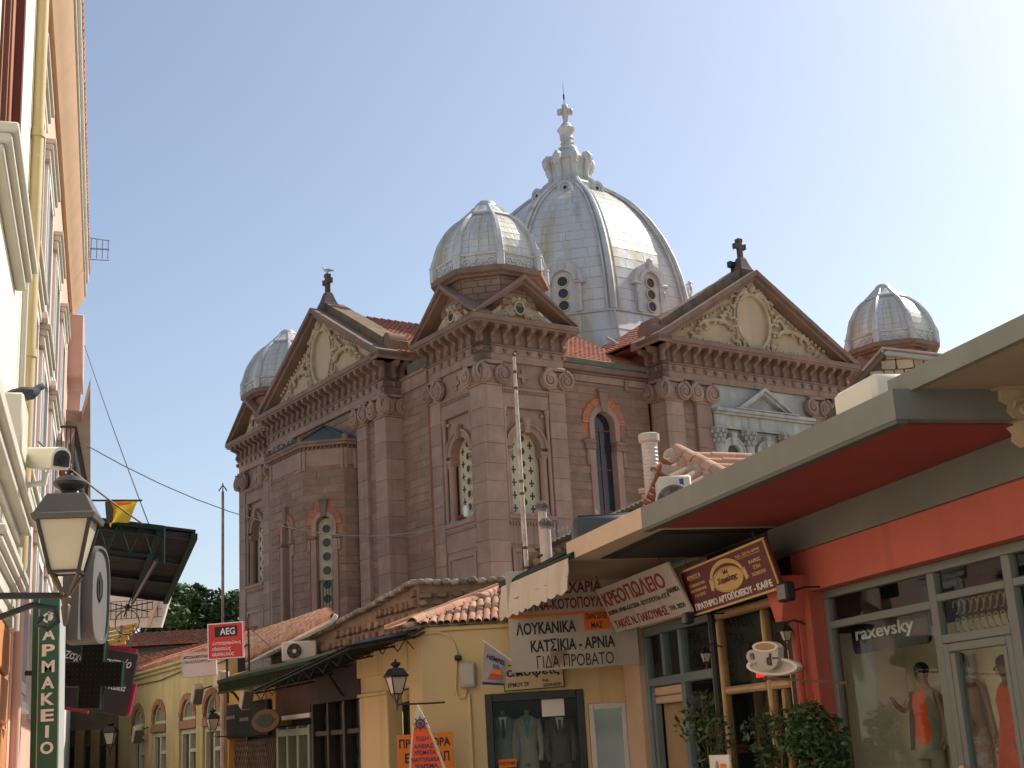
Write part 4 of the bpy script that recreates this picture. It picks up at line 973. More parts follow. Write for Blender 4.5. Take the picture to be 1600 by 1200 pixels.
# =================================================================== RIGHT-HAND SHOPS
shop = Thing('clothes_shop', 'coral red shop front with grey framed windows under a grey edged canopy', 'shop', RT, (1.0, 0, 0))
S_ = shop.part
b = MB(); b.box(-4.6, 3.57, -.35, 0, 3.13, 3.63); b.box(3.17, 3.57, -.35, -.002, 0, 3.128); b.box(3.57, 3.60, -6, -.3, 0, 3.63); S_('wall', b, M_RED)
b = MB().box(-4.6, 4.05, -.35, .05, 3.632, 4.02); S_('beam', b, M_GREYP)
# downpipe with hopper
b = MB().tube([(3.45, .10, 0), (3.45, .10, 2.55), (3.45, .10, 2.85)], .055, 10); 
for z in (.9, 2.2): b.lathe(3.45, .10, [(.068, z), (.068, z+.07)], 10)
S_('downpipe', b, M_RED)
b = MB(); b.prism([(3.54, 2.80), (3.36, 2.80), (3.22, 3.20), (3.22, 3.34), (3.74, 3.34), (3.74, 3.20)], 'y', .0, .30); S_('rain_hopper', b, M_RED)
# grey window frames (recessed)
FN0, FN1 = -.27, -.18
def fbox(s0, s1, z0, z1, nm='window_frame', n0=FN0, n1=FN1, m=None): return S_(nm, MB().box(s0, s1, n0, n1, z0, z1, .008), m or M_FRAME)
fbox(-4.6, 3.165, 3.03, 3.127); fbox(3.05, 3.165, 0, 3.027)
for s0, s1 in ((.62, .76), (-.74, -.60), (-2.6, -2.46)): fbox(s0, s1, 0, 3.027)
fbox(.765, 3.045, 2.66, 2.75); fbox(-.595, .615, 2.72, 2.80); fbox(-.595, .615, 2.29, 2.38); fbox(-2.455, -.745, 2.72, 2.80)
fbox(-.595, -.50, 0, 2.285, 'door_frame'); fbox(.52, .615, 0, 2.285, 'door_frame'); fbox(-.495, .515, 2.20, 2.285, 'door_frame')
d_ = fbox(.42, .505, 0, 2.19, 'door'); S_('handle', MB().ball((.46, -.12, 1.05), .04, .04, .04, 8, 6), M_GOLD, parent=d_)
fbox(-.49, -.42, 0, 2.19, 'door')
for s0, s1, z0, z1 in ((.765, 3.045, 2.755, 3.025), (.765, 3.045, 0, 2.655), (-.595, .615, 2.805, 3.025), (-.595, .615, 2.385, 2.715), (-.42, .42, 0, 2.19), (-2.455, -.745, 2.805, 3.025), (-2.455, -.745, 0, 2.715)):
    S_('pane', MB().box(s0, s1, -.235, -.229, z0, z1), M_GLASS)
b = MB()   # scrolled ironwork in the panel over the door
for k in range(9):
    for s in (-1, 1):
        sp = [(.0+.06+.055*k+.05*math.cos(u)*s if False else .0-.5+.115*k+.05*s*math.cos(u), -.27, 2.55+.09*s+.07*math.sin(u)) for u in np.linspace(0, 5, 10)]; b.tube(sp, .008, 4)
S_('ironwork', b, mat('gold_iron', (.25, .18, .08), .5), kind='stuff')
# interior
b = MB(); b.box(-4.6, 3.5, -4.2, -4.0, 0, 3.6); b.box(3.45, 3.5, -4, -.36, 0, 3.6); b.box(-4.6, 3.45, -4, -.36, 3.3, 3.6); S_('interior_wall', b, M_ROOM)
b = MB().box(.50, 3.44, -1.38, -1.30, 0, 2.62); S_('display_backdrop', b, M_ROOMB)
S_('display_side', MB().box(3.36, 3.44, -1.29, -.29, 0, 2.62), M_ROOMB)
b = MB().box(-4.6, 3.35, -1.29, -.36, .0, .42); S_('display_plinth', b, M_ROOMB)
b = MB().box(-4.6, 3.6, -6, -4.2, 0, 4.0); S_('back_wall', b, M_GREYP)
# canopy of the clothes shop
def edge(s): return 1.86+(1.57-1.86)*(3.8-s)/5.8
poly = [(3.78, -.35), (3.78, edge(3.78)), (-2.02, edge(-2.02)), (-2.02, -.35)]
b = MB().prism(poly, 'z', 4.035, 4.30); S_('canopy', b, M_GREYP)
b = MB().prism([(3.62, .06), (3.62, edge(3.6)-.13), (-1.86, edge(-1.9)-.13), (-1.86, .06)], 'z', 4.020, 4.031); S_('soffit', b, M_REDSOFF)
b = MB().prism([(3.78, edge(3.78)-.0), (3.78, edge(3.78)-.11), (-2.02, edge(-2.02)-.11), (-2.02, edge(-2.02))], 'z', 3.995, 4.032); S_('canopy_drip', b, M_GREYDK)

# flat ledge units on top of the canopy
def rtbox(name, label, cat, s0, s1, n0, n1, z0, z1, m, c=.03): return Thing(name, label, cat, RT, ((s0+s1)/2, (n0+n1)/2, z0))
p0 = RT.onY(1303, 648, 1.35); p1 = RT.onY(1366, 612, 1.35)
t = Thing('air_conditioner', 'long cream air conditioner casing on the grey canopy below the right dome', 'air conditioner', RT, (p0[0], 1.0, 4.30))
b = MB().box(p1[0], p0[0], .75, 1.35, 4.33, 4.64, .05); t.part('casing', b, M_WHITEP)
b = MB(); b.box(p1[0]-.004, p1[0]+.05, .85, 1.15, 4.50, 4.54); t.part('vent_slot', b, mat('tan_trim', (.4, .3, .17), .7))
b = MB(); b.box(p0[0]-.15, p0[0]-.05, .8, 1.3, 4.30, 4.328); b.box(p1[0]+.05, p1[0]+.15, .8, 1.3, 4.30, 4.328); t.part('foot', b, M_IRON, kind='stuff')
b = MB().tube([(p0[0]-.02, 1.28, 4.37), (p0[0]+.05, 1.3, 4.38), (p0[0]+.35, 1.25, 4.31), (p0[0]+1.2, .9, 4.31)], .03, 6); t.part('hose', b, M_BRONZE)

# neighbour with a beige canopy soffit, nearer to us
nb = Thing('neighbour_shop', 'beige canopy with a grey edge and carved stone bracket at the right border', 'shop', RT, (-4, 0, 0))
q0 = RT.onZ(1397, 612, 4.36); q1 = RT.onZ(1600, 516, 4.36); q2 = (q1[0]+(q1[0]-q0[0])*.6, q1[1]+(q1[1]-q0[1])*.6)
b = MB().prism([(q0[0], -3), (q0[0], q0[1]), (q2[0], q2[1]), (q2[0], -3)], 'z', 4.30, 4.44); nb.part('canopy', b, M_BEIGE)
b = MB().prism([(q0[0]+.01, q0[1]-.02), (q0[0]+.01, q0[1]+.05), (q2[0], q2[1]+.05), (q2[0], q2[1]-.02)], 'z', 4.285, 4.46); nb.part('canopy_edge', b, M_GREYP)
b = MB()
bq = RT.onY(1572, 622, .35)
pr = [(-.35, 4.285), (.55, 4.285), (.56, 4.20), (.48, 4.16), (.50, 4.10), (.44, 4.04), (.34, 4.03), (.28, 3.97), (.30, 3.90), (.22, 3.84), (.10, 3.86), (.04, 3.76), (-.35, 3.74)]
b.prism(pr, 'x', bq[0]-.22, bq[0]+.10)
for s_ in (-.23, .11): b.tube([(bq[0]+s_, .34+.12*math.exp(-.18*u)*math.cos(u), 4.12+.12*math.exp(-.18*u)*math.sin(u)) for u in np.linspace(0, 9, 18)], .022, 5)
b.box(bq[0]-.34, bq[0]+.20, -.35, .62, 4.286, 4.296)
nb.part('stone_bracket', b, M_CREAM); nb.part('wall', MB().box(-12, -4.62, -3, -.4, 0, 4.2), M_CREAM)

# cafe front
cafe = Thing('cafe', 'cafe front of honey coloured window frames beneath the black soffit of a peach edged canopy', 'shop', RT, (5.1, 0, 0))
K = cafe.part
def edge2(s): return 2.0+(1.86-2.0)*(6.75-s)/2.95
b = MB().prism([(6.75, -.35), (6.75, edge2(6.75)), (3.79, edge2(3.79)), (3.79, -.35)], 'z', 4.045, 4.31); K('canopy', b, M_PEACH)
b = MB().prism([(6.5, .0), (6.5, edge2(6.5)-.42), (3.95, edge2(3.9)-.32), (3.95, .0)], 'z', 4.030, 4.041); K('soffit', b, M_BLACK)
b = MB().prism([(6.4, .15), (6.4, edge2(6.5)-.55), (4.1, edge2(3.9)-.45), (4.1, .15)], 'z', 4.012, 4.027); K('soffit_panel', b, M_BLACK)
b = MB(); b.box(3.575, 3.95, -.5, -.02, 0, 4.02); b.box(3.95, 6.45, -.5, -.05, 3.22, 4.02); b.box(6.38, 6.52, -.5, -.01, 0, 3.22); K('wall', b, M_BLACK)
for s0, s1, z0, z1 in ((3.95, 6.38, 3.08, 3.2), (6.25, 6.38, 0, 3.075), (3.95, 4.07, 0, 3.075), (4.68, 4.80, 0, 3.075), (4.805, 6.245, 2.02, 2.13), (4.075, 4.675, 2.02, 2.13), (4.30, 4.38, 0, 2.015)):
    K('window_frame', MB().box(s0, s1, -.16, -.06, z0, z1, .012), M_WOOD)
    K('frame_fillet', MB().box(s0+.03, s1-.03, -.1, -.045, z0+.03, z1-.03, .008), mat('pale_wood', (.55, .40, .20), .55, .1, 5))
for s0, s1, z0, z1 in ((4.805, 6.245, 2.135, 3.075), (4.805, 6.245, 0, 2.015), (4.075, 4.675, 2.135, 3.075), (4.075, 4.295, 0, 2.015), (4.385, 4.675, 0, 2.015)): K('pane', MB().box(s0, s1, -.12, -.114, z0, z1), M_GLASS)
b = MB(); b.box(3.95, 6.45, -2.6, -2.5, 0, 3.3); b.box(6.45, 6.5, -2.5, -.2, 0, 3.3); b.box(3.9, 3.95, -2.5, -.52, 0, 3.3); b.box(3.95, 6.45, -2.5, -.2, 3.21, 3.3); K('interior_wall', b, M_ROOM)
for z in (1.25, 1.6, 1.95):
    b = MB().box(4.2, 6.3, -1.6, -1.2, z, z+.03); K('shelf', b, M_WOOD)
    for k in range(9):
        hh = random.uniform(.10, .24); s = 4.3+.21*k; b = MB().lathe(s, -1.4, [(.05, z+.032), (.055, z+.03+hh*.7), (.02, z+.03+hh*.8), (.022, z+.03+hh)], 8)
        K('bottle', b, [M_ORANGE, M_MAROON, M_GOLD, M_WHITEP, M_BLUEF][k % 5])
b = MB().box(5.2, 6.0, -.4, -.36, 2.05, 2.35, .01); K('price_display', b, M_BLACK)
b = MB()
for k in range(4): b.box(5.45+.09*k, 5.50+.09*k, -.358, -.35, 2.22, 2.28)
led = bpy.data.materials.new('red_led'); led.use_nodes = True; led.node_tree.nodes['Principled BSDF'].inputs['Emission Color'].default_value = (1, .03, .02, 1); led.node_tree.nodes['Principled BSDF'].inputs['Emission Strength'].default_value = 1.6; led.node_tree.nodes['Principled BSDF'].inputs['Base Color'].default_value = (.3, .01, .01, 1)
K('red_digits', b, led, kind='stuff')

# butcher's front
bt = Thing('butcher_shop', 'butcher shop front with blue grey window frames and cream wall below the awning', 'shop', RT, (8.2, 0, 0))
K = bt.part
b = MB(); b.box(9.62, 10.45, -.6, .04, 0, 3.9); b.box(6.525, 9.615, -.6, .0, 3.25, 4.02); K('wall', b, M_PEACH)
for s0, s1, z0, z1 in ((6.53, 9.61, 3.10, 3.245), (9.48, 9.61, 0, 3.095), (6.53, 6.66, 0, 3.095), (7.82, 7.96, 0, 3.095), (6.665, 9.475, 2.28, 2.42), (8.62, 8.74, 2.425, 3.095)):
    K('window_frame', MB().box(s0, s1, -.18, -.05, z0, z1, .015), M_BLUEF)
for s0, s1, z0, z1 in ((6.665, 7.815, 2.425, 3.095), (7.965, 8.615, 2.425, 3.095), (8.745, 9.475, 2.425, 3.095), (6.665, 7.815, 0, 2.275)): K('pane', MB().box(s0, s1, -.12, -.114, z0, z1), M_GLASS)
for s0, s1 in ((7.965, 8.09), (9.35, 9.475)): K('door', MB().box(s0, s1, -.2, -.1, 0, 2.275), M_BLUEF)
for z0, z1 in ((2.0, 2.12), (2.13, 2.27)): K('shutter_box', MB().box(8.095, 9.345, -.22, -.1, z0, z1, .02), M_PEACH)
b = MB().box(8.095, 9.345, -.26, -.24, 0, 1.995); K('roller_blind', b, mat('tan_blind', (.36, .27, .15), .85, .06))
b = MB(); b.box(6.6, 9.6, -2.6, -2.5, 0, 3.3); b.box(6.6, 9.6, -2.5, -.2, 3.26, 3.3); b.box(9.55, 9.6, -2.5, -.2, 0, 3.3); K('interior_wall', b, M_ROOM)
b = MB().box(6.75, 7.5, -.5, -.42, 1.95, 2.2); K('red_awning_inside', b, M_ORTOP)
b = MB(); b.prism([(11.2, -.6), (11.2, 2.0), (6.76, 1.98), (6.76, -.6)], 'z', 4.18, 4.23); K('roof_sheet', b, M_GREENDK)
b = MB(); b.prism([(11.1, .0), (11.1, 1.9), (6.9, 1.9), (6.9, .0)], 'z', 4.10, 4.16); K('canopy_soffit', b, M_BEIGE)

# canvas awning flap with scalloped edge
a0 = RT.onY(783, 917, 2.06); a1 = RT.onY(887, 872, 2.06)
t = Thing('awning', 'off white canvas awning flap with scalloped hem hanging from the green canopy edge', 'awning', RT, (9, 2.06, 3.5))
pts = []; n = 60
top = lambda u: (a0[0]+(a1[0]-a0[0])*u, a0[2]+(a1[2]-a0[2])*u)
b = MB(); vs = []; 
for i in range(n+1):
    u = i/n; s, z = top(u); dz = .58-.10*u
    hem = .055*abs(math.sin(u*9*math.pi)); yy = 2.06+.02*math.sin(u*17)+.012*math.sin(u*41)
    vs += [(s, 2.06, z), (s, yy+.02, z-dz*.33), (s, yy+.05, z-dz*.66), (s, yy+.06, z-dz-hem+.03)]
fs = [(i*4+k, (i+1)*4+k, (i+1)*4+k+1, i*4+k+1) for i in range(n) for k in range(3)]
m0 = len(vs); vs += [(p[0], p[1]-.012, p[2]) for p in vs]; fs += [tuple(q+m0 for q in f_) for f_ in fs]
fs += [(i*4+3, (i+1)*4+3, m0+(i+1)*4+3, m0+i*4+3) for i in range(n)]
b.add(vs, fs); t.part('canvas', b, M_WHITEC, smooth=60)
b = MB().tube([(a0[0], 2.08, a0[2]-.30), (a1[0], 2.08, a1[2]-.26)], .006, 4); t.part('seam', b, M_BRONZE)
b = MB(); p, q = (a0[0]+.1, a0[2]), (a1[0]-.1, a1[2]); b.tube([(p[0], 2.0, p[1]+.03), (q[0], 2.0, q[1]+.03)], .05, 6); t.part('roller', b, M_GREENDK)

# signs of the right-hand row
pn = Panel(rt(1060, 889, .60), rt(1194, 845, .60), rt(1085, 969, .42), rt(1219, 914, .45))
sg = sign('bakery_sign', 'maroon hanging board with gold crest and border advertising a bread shop and coffee', 'sign', pn, .06, M_MAROON, .045, M_GOLD, [
    ('ΠΡΑΤΗΡΙΟ ΑΡΤΟΠΟΙΕΙΟΥ - ΚΑΦΕ', .50, .17, .88, .155, M_LETTER_W, dict(bold=.028)),
    ('Σαμιώτης', .53, .50, .23, .15, M_MAROON, dict(shear=.3, bold=.02, d=.004, y=-.016)), ('ΕΡΜΟΥ 8', .16, .80, .16, .085, M_GOLD), ('Τηλ. 22510-46943', .80, .84, .26, .075, M_GOLD),
    ('ΖΥΜΩΝΟΥΜΕ', .17, .62, .20, .06, M_GOLD), ('ΚΑΙ ΨΗΝΟΥΜΕ', .17, .51, .20, .06, M_GOLD), ('ΓΙΑ ΣΑΣ', .17, .40, .13, .06, M_GOLD),
    ('ΚΑΦΕΣ', .85, .66, .12, .075, M_GOLD), ('ΣΤΗ', .85, .54, .07, .075, M_GOLD), ('ΧΟΒΟΛΗ', .85, .42, .14, .075, M_GOLD)])
el = lambda cx, cz, a, c_, n=28, a0=0, a1=360: [((cx-.5)*pn.w + a*pn.w*math.cos(R(a0+(a1-a0)*k/n)), (cz-.5)*pn.h + c_*pn.h*math.sin(R(a0+(a1-a0)*k/n))) for k in range(n+(0 if a1-a0 >= 360 else 1))]
b = pn.mb(); b.prism(el(.53, .50, .155, .22), 'y', -.010, .0); sg.part('crest', b, M_GOLD)
b = pn.mb(); b.ring(el(.53, .50, .17, .25), el(.53, .50, .158, .228), 'y', -.014, .0); b.ring(el(.53, .55, .19, .36, 24, 10, 170), el(.53, .55, .165, .27, 24, 10, 170), 'y', -.010, .0, closed=False)
for s in (-1, 1): b.prism([((.53+s*.165-.5)*pn.w, .08*pn.h), ((.53+s*.205-.5)*pn.w, .12*pn.h), ((.53+s*.215-.5)*pn.w, -.10*pn.h), ((.53+s*.185-.5)*pn.w, -.13*pn.h)], 'y', -.010, 0)
sg.part('crest_ribbon', b, M_GOLD)
b = pn.mb(); b.prism([((.53-.5)*pn.w+x*.03*pn.w, .12*pn.h+z*.09*pn.h) for x, z in ((-.8, 0), (.8, 0), (1, .9), (.4, .4), (0, 1), (-.4, .4), (-1, .9))], 'y', -.016, -.008); sg.part('crown_emblem', b, M_MAROON)
b = pn.mb(); b.box(-.41*pn.w, -.27*pn.w, -.006, 0, .24*pn.h, .25*pn.h); b.box(.18*pn.w, .43*pn.w, -.006, 0, .285*pn.h, .295*pn.h); sg.part('underline', b, M_GOLD, kind='stuff')
for x in (-.4, .4):
    b = pn.mb(); b.cyl((x*pn.w, .03, pn.h*.48), (x*pn.w, .03, pn.h*.5+.12), .008, n=5); sg.part('hanging_rod', b, M_IRON)

pn = Panel(rt(928, 921, .8), rt(1046, 880, .8), rt(966, 990, .44), rt(1078, 955, .54))
sg = sign('butcher_sign', 'tilted white board headed ΚΡΕΟΠΩΛΕΙΟ in red outlined letters', 'sign', pn, .04, M_BOARD, None, None, [
    ('ΚΡΕΟΠΩΛΕΙΟ', .46, .74, .84, .33, M_LETTER_R, dict(bold=.02)), ('ΧΟΙΡΙΝΑ ΑΡΝΙΑ-ΚΑΤΣΙΚΙΑ - ΚΟΤΟΠΟΥΛΑ-ΑΥΓΑ', .44, .44, .84, .10, M_LETTER_B), ('ΕΛΛΗΝΙΚΑ', .92, .50, .14, .10, M_LETTER_B),
    ('ΤΑΚΗΣ Ν. ΓΙΑΚΟΥΜΗΣ', .40, .17, .72, .19, M_LETTER_R), ('ΤΗΛ. 28224', .88, .18, .18, .10, M_LETTER_B)])
for x in (-.42, .42): b = pn.mb(); b.cyl((x*pn.w, .02, pn.h*.48), (x*pn.w, .02, pn.h*.5+.25), .006, n=5); sg.part('hanging_rod', b, M_IRON)

Ym = 22.6
pn = Panel(atY(789, 893, Ym), atY(990, 880, Ym), atY(800, 1052, Ym), atY(996, 1037, Ym))
sg = sign('meat_sign', 'large grey white board listing meats in dark red and black letters below the awning', 'sign', pn, .04, M_BOARD, None, None, [
    ('ΜΟΣΧΑΡΙΑ', .52, .80, .46, .12, M_LETTER_R, dict(bold=.028)), ('ΧΟΙΡΙΝΑ-ΚΟΤΟΠΟΥΛΑ', .42, .645, .74, .115, M_LETTER_R, dict(bold=.028)),
    ('ΛΟΥΚΑΝΙΚΑ', .29, .42, .47, .125, M_LETTER_B, dict(bold=.028)), ('ΚΑΤΣΙΚΙΑ - ΑΡΝΙΑ', .49, .245, .66, .125, M_LETTER_B, dict(bold=.028)), ('ΓΙΔΑ ΠΡΟΒΑΤΟ', .50, .085, .60, .125, M_LETTER_B, dict(bold=.028))])
sg.part('orange_stripe', pn.box(.02, .60, .525, .555, -.005, 0), M_ORANGE); sg.part('orange_stripe', pn.box(.80, .92, .40, .43, -.005, 0), M_ORANGE)
sg.part('orange_label', pn.box(.59, .79, .36, .55, -.008, 0), M_ORANGE)
for q in (('ΠΑΡΑΓΩΓΗΣ', .69, .50, .17, .06), ('ΜΑΣ', .69, .41, .09, .06)): sg.part('lettering', pn.text(*q, y=-.008), M_LETTER_B, smooth=0)
sg.part('torn_sticker', pn.box(.31, .44, .04, .19, -.006, 0), mat('faded_sticker', (.38, .27, .16), .8, .3, 9, (.15, .2, .2), .5, 6))
for x in (.15, .5, .85): b = pn.mb(); b.cyl(((x-.5)*pn.w, .02, pn.h*.45), ((x-.5)*pn.w, .02, pn.h*.5+.5), .008, n=5); sg.part('hanging_rod', b, M_IRON)

# coffee cup projecting sign
pn = Panel(rt(1160, 1003, .75), rt(1246, 1003, .75), rt(1160, 1057, .75), rt(1246, 1057, .75))
cx0 = 0; th = Thing('coffee_cup_sign', 'projecting sign shaped like a white coffee cup on a saucer', 'sign', WORLD, tuple(pn.c-np.array([0, 0, pn.h/2])))
w, h = pn.w, pn.h; E_ = lambda cx, cz, a, c_, n=28: [(cx*w+a*w*math.cos(2*math.pi*k/n), cz*h+c_*h*math.sin(2*math.pi*k/n)) for k in range(n)]
M_CUP = mat('cup_white', (.44, .40, .36), .5, .04, 2)
th.part('saucer', pn.mb().prism(E_(.04, -.22, .46, .26), 'y', .02, .06), M_CUP); th.part('saucer_rim', pn.mb().ring(E_(.04, -.20, .46, .25), E_(.04, -.20, .40, .19), 'y', -.01, .03), M_WHITEP)
th.part('cup', pn.mb().prism([(-.20*w, .36*h), (.26*w, .36*h), (.24*w, .0), (.19*w, -.20*h), (.10*w, -.29*h), (-.04*w, -.29*h), (-.13*w, -.20*h), (-.18*w, 0)], 'y', -.05, .02), M_CUP)
th.part('cup_rim', pn.mb().ring(E_(.03, .36, .235, .15), E_(.03, .36, .19, .105), 'y', -.06, -.0), M_WHITEP); th.part('coffee', pn.mb().prism(E_(.03, .36, .195, .11), 'y', -.055, -.02), M_WOOD)
th.part('handle', pn.mb().ring(E_(-.24, .08, .12, .20), E_(-.24, .08, .06, .11), 'y', -.04, .01), M_CUP)
th.part('lettering', pn.text('d', .62-.04, .5, .09, .34, bold=.05, y=-.052), M_LETTER_B, smooth=0); th.part('lettering', pn.text('espresso', .70, .53, .10, .06, y=-.052), M_MAROON, smooth=0)
b = pn.mb(); b.cyl((-.1*w, .03, -.55*h), (1.2*w, .03, -.60*h), .014, n=6); b.cyl((.1*w, .03, -.57*h), (.1*w, .03, -.40*h), .012, n=6); b.ball((-.12*w, .03, -.55*h), .03, .03, .03, 8, 6); th.part('bracket', b, M_BRONZE)

# small wall lanterns and spotlights
p = RT.onY(1104, 1040, .25); lantern('wall_lantern', 'small black wall lantern between the blue frames and the cafe window', RT, p, .25, arm=([(p[0]-.01, .25, p[2]+.26), (p[0]-.04, .15, p[2]+.30), (p[0]-.05, .0, p[2]+.24)], .010))
p = RT.onY(1230, 1008, .25); lantern('wall_lantern', 'small black wall lantern beside the coral downpipe above the coffee cup sign', RT, p, .25, arm=([(p[0]-.01, .25, p[2]+.26), (p[0]-.04, .15, p[2]+.30), (p[0]-.05, .0, p[2]+.24)], .010))
def spot(px, py, n, label, sz=.13):
    p = RT.onY(px, py, n); t = Thing('spotlight', label, 'spotlight', RT, (p[0], n, p[2]-sz))
    t.part('housing', MB().box(p[0]-sz, p[0]+sz, n-.06, n+.06, p[2]-sz*.8, p[2]+sz*.8, .02), M_BLACK); t.part('lens', MB().box(p[0]-sz*.8, p[0]+sz*.8, n+.06, n+.066, p[2]-sz*.6, p[2]+sz*.6), mat('lens_grey', (.16, .15, .13), .2))
    t.part('bracket', MB().tube([(p[0], n-.05, p[2]), (p[0], n-.25, p[2]+.05), (p[0], .0, p[2]+.05)], .012, 5), M_BLACK)
spot(1075, 966, .55, 'square black spotlight at the lower left corner of the maroon sign', .1); spot(1228, 925, .45, 'round black spotlight at the lower right corner of the maroon sign', .14)

# name board behind the shop glass
pn = Panel(rt(1329, 972, -.42), rt(1446, 950, -.42), rt(1334, 1024, -.42), rt(1452, 1003, -.42))
th = Thing('shop_name_board', 'black rounded name board with pale lettering behind the left shop window', 'sign', WORLD, tuple(pn.c-np.array([0, 0, pn.h/2])))
w, h = pn.w, pn.h; cpoly = []
for cx, cz, a0_ in ((.5, .5, 0), (-.5, .5, 90), (-.5, -.5, 180), (.5, -.5, 270)):
    rr = .22*h; cpoly += [(cx*w-math.copysign(rr, cx)+rr*math.cos(R(a0_+90*k/5)), cz*h-math.copysign(rr, cz)+rr*math.sin(R(a0_+90*k/5))) for k in range(6)]
th.part('board', pn.mb().prism(cpoly, 'y', 0, .04), mat('black_gloss', (.012, .010, .012), .25)); th.part('lettering', pn.text('raxevsky', .45, .55, .78, .52, bold=.014), M_LETTER_W, smooth=0)
for x in (-.35, .35): b = pn.mb(); b.cyl((x*w, .02, h*.5), (x*w, .02, h*.5+.55), .004, n=4); th.part('hanging_wire', b, M_IRON)

# =================================================================== MIDDLE ROW
MF = Frame(-1.85, 23.6, 90+29.0)           # s along the left-hand turn of the street, n out into the street
def mf(x, y, n): return MF.world(*MF.onY(x, y, n))
def ms(x, y, n=0): return MF.onY(x, y, n)[0]
M_YEL = mat('yellow_plaster', (.70, .56, .29), .85, .06, 1.2, (.60, .46, .23), .55, .6, .15, 40, streak=(.48, .37, .21), streak_amt=.2, spots=(.42, .34, .22), spot_amt=.03)
M_YELD = mat('ochre_plaster', (.50, .32, .085), .85, .08, 1.2, (.38, .22, .05), .5, .6, .12, 40)
M_TERRA = mat('terracotta_tile', (.52, .23, .12), .85, .18, 5, (.42, .30, .20), .5, 1.3, .25, 25, rand=.25)
M_LIME = mat('lime_mortar', (.50, .43, .33), .95, .2, 5, (.34, .28, .21), .5, 1.5, .5, 20)
M_RUB = mat('rubble_stone', (.30, .19, .125), .95, .25, 4, (.20, .14, .10), .5, 1.4, .6, 22, rand=.25)
M_RUBM = mat('rubble_mortar', (.27, .19, .13), .98, .25, 5, (.2, .15, .11), .5, 1.2, .6, 25)
M_COPE = mat('grey_coping_stone', (.22, .19, .155), .95, .3, 5, (.42, .38, .32), .45, 2.5, .6, 20, rand=.25)
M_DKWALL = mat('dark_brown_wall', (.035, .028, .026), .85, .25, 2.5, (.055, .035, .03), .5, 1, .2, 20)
M_CORRUG = mat('dark_sheet', (.018, .019, .018), .7, .25, 3, spec=.1)
M_ACW = mat('ac_white', (.66, .62, .54), .55, .05, 2, (.5, .46, .38), .4, 1.2)

# half-round tile, 0.42 long up +y, arching over x
def barrel(L=.42, r0=.105, r1=.085, t=.018, n=6):
    b = MB(); o = []
    for y, r in ((0, r0), (L, r1)):
        o.append([(r*math.cos(math.pi*k/n), y, r*math.sin(math.pi*k/n)*.9) for k in range(n+1)] + [((r-t)*math.cos(math.pi*k/n), y, (r-t)*math.sin(math.pi*k/n)*.9) for k in range(n, -1, -1)])
    m = 2*(n+1); b.add(o[0]+o[1], [(k, (k+1) % m, m+(k+1) % m, m+k) for k in range(m)] + [list(range(m))[::-1], list(range(m, 2*m))]); return b
ME_BARREL = barrel().mesh('roof_tile', M_TERRA, 50)
def orient(p, along, up):
    y = Vector(along).normalized(); z = (Vector(up)-y*Vector(up).dot(y)).normalized(); x = y.cross(z)
    return Matrix(((x.x, y.x, z.x, p[0]), (x.y, y.y, z.y, p[1]), (x.z, y.z, z.z, p[2]), (0, 0, 0, 1)))
ME_SMALL = barrel(.42, .070, .058, .014, 6).mesh('roof_tile', mat('brown_terracotta', (.40, .165, .09), .85, .2, 5, (.46, .34, .24), .4, 1.8, .25, 25, rand=.3), 50)
def tiles(th, rows, name='roof_tile', me=None, jit=.012, parent=None, pitch=.34):
    """rows = [(start, end, normal)]: barrel tiles laid end to end from start (low) to end (high), world-frame things only"""
    for a, b_, nrm in rows:
        a, b_ = Vector(a), Vector(b_); L = (b_-a).length; n = max(1, round(L/pitch)); d = (b_-a)/n
        for k in range(n):
            p = a+d*k + Vector((random.uniform(-jit, jit), random.uniform(-jit, jit), random.uniform(0, jit)))
            o = bpy.data.objects.new(name, me or ME_BARREL); COL.objects.link(o); o.parent = parent or th.o
            o.matrix_local = orient(p-Vector(th.base), d+Vector(nrm)*.02, nrm) @ Matrix.Diagonal((1, d.length/.42*1.14, 1, 1))

# ---------------- yellow corner shop
ys = Thing('yellow_shop', 'pale yellow corner shop with a low tiled roof and dark framed suit window', 'shop', WORLD, (0, 23.6, 0))
K = ys.part; YY = 23.6
fx = lambda px, py, Y=YY: WORLD.onY(px, py, Y)
wx0, wx1 = fx(757, 1085)[0], fx(911, 1077)[0]; wz = fx(830, 1081)[2]; dx0, dx1 = fx(918, 1100)[0], fx(979, 1095)[0]; dz = fx(948, 1097)[2]; ez = fx(720, 985)[2]
b = MB(); b.box(-1.85, wx0, YY, YY+.3, 0, ez); b.box(wx1, dx0, YY, YY+.3, 0, ez); b.box(dx1, 2.2, YY, YY+.3, 0, ez); b.box(wx0, wx1, YY, YY+.3, wz, ez); b.box(dx0, dx1, YY, YY+.3, dz, ez); K('wall', b, M_YEL)
b = MB(); b.box(-1.9, 2.2, YY-.06, YY+.25, ez+.003, ez+.08, .02); K('eave_board', b, M_YEL)
for q in ((wx0, wx0+.13, 0, wz), (wx1-.13, wx1, 0, wz), (wx0+.131, wx1-.131, wz-.14, wz)): K('window_frame', MB().box(q[0], q[1], YY-.03, YY+.12, q[2], q[3], .01), mat('dark_green_black', (.022, .028, .024), .45, .15, 3))
K('pane', MB().box(wx0+.13, wx1-.13, YY+.05, YY+.056, 0, wz-.14), M_GLASS)
b = MB(); b.box(wx0, wx1, YY+1.4, YY+1.45, 0, wz); b.box(wx0-.05, wx0, YY+.3, YY+1.4, 0, wz); b.box(wx1, wx1+.05, YY+.3, YY+1.4, 0, wz); b.box(wx0, wx1, YY+.3, YY+1.4, wz, wz+.05); K('interior_wall', b, M_ROOM)
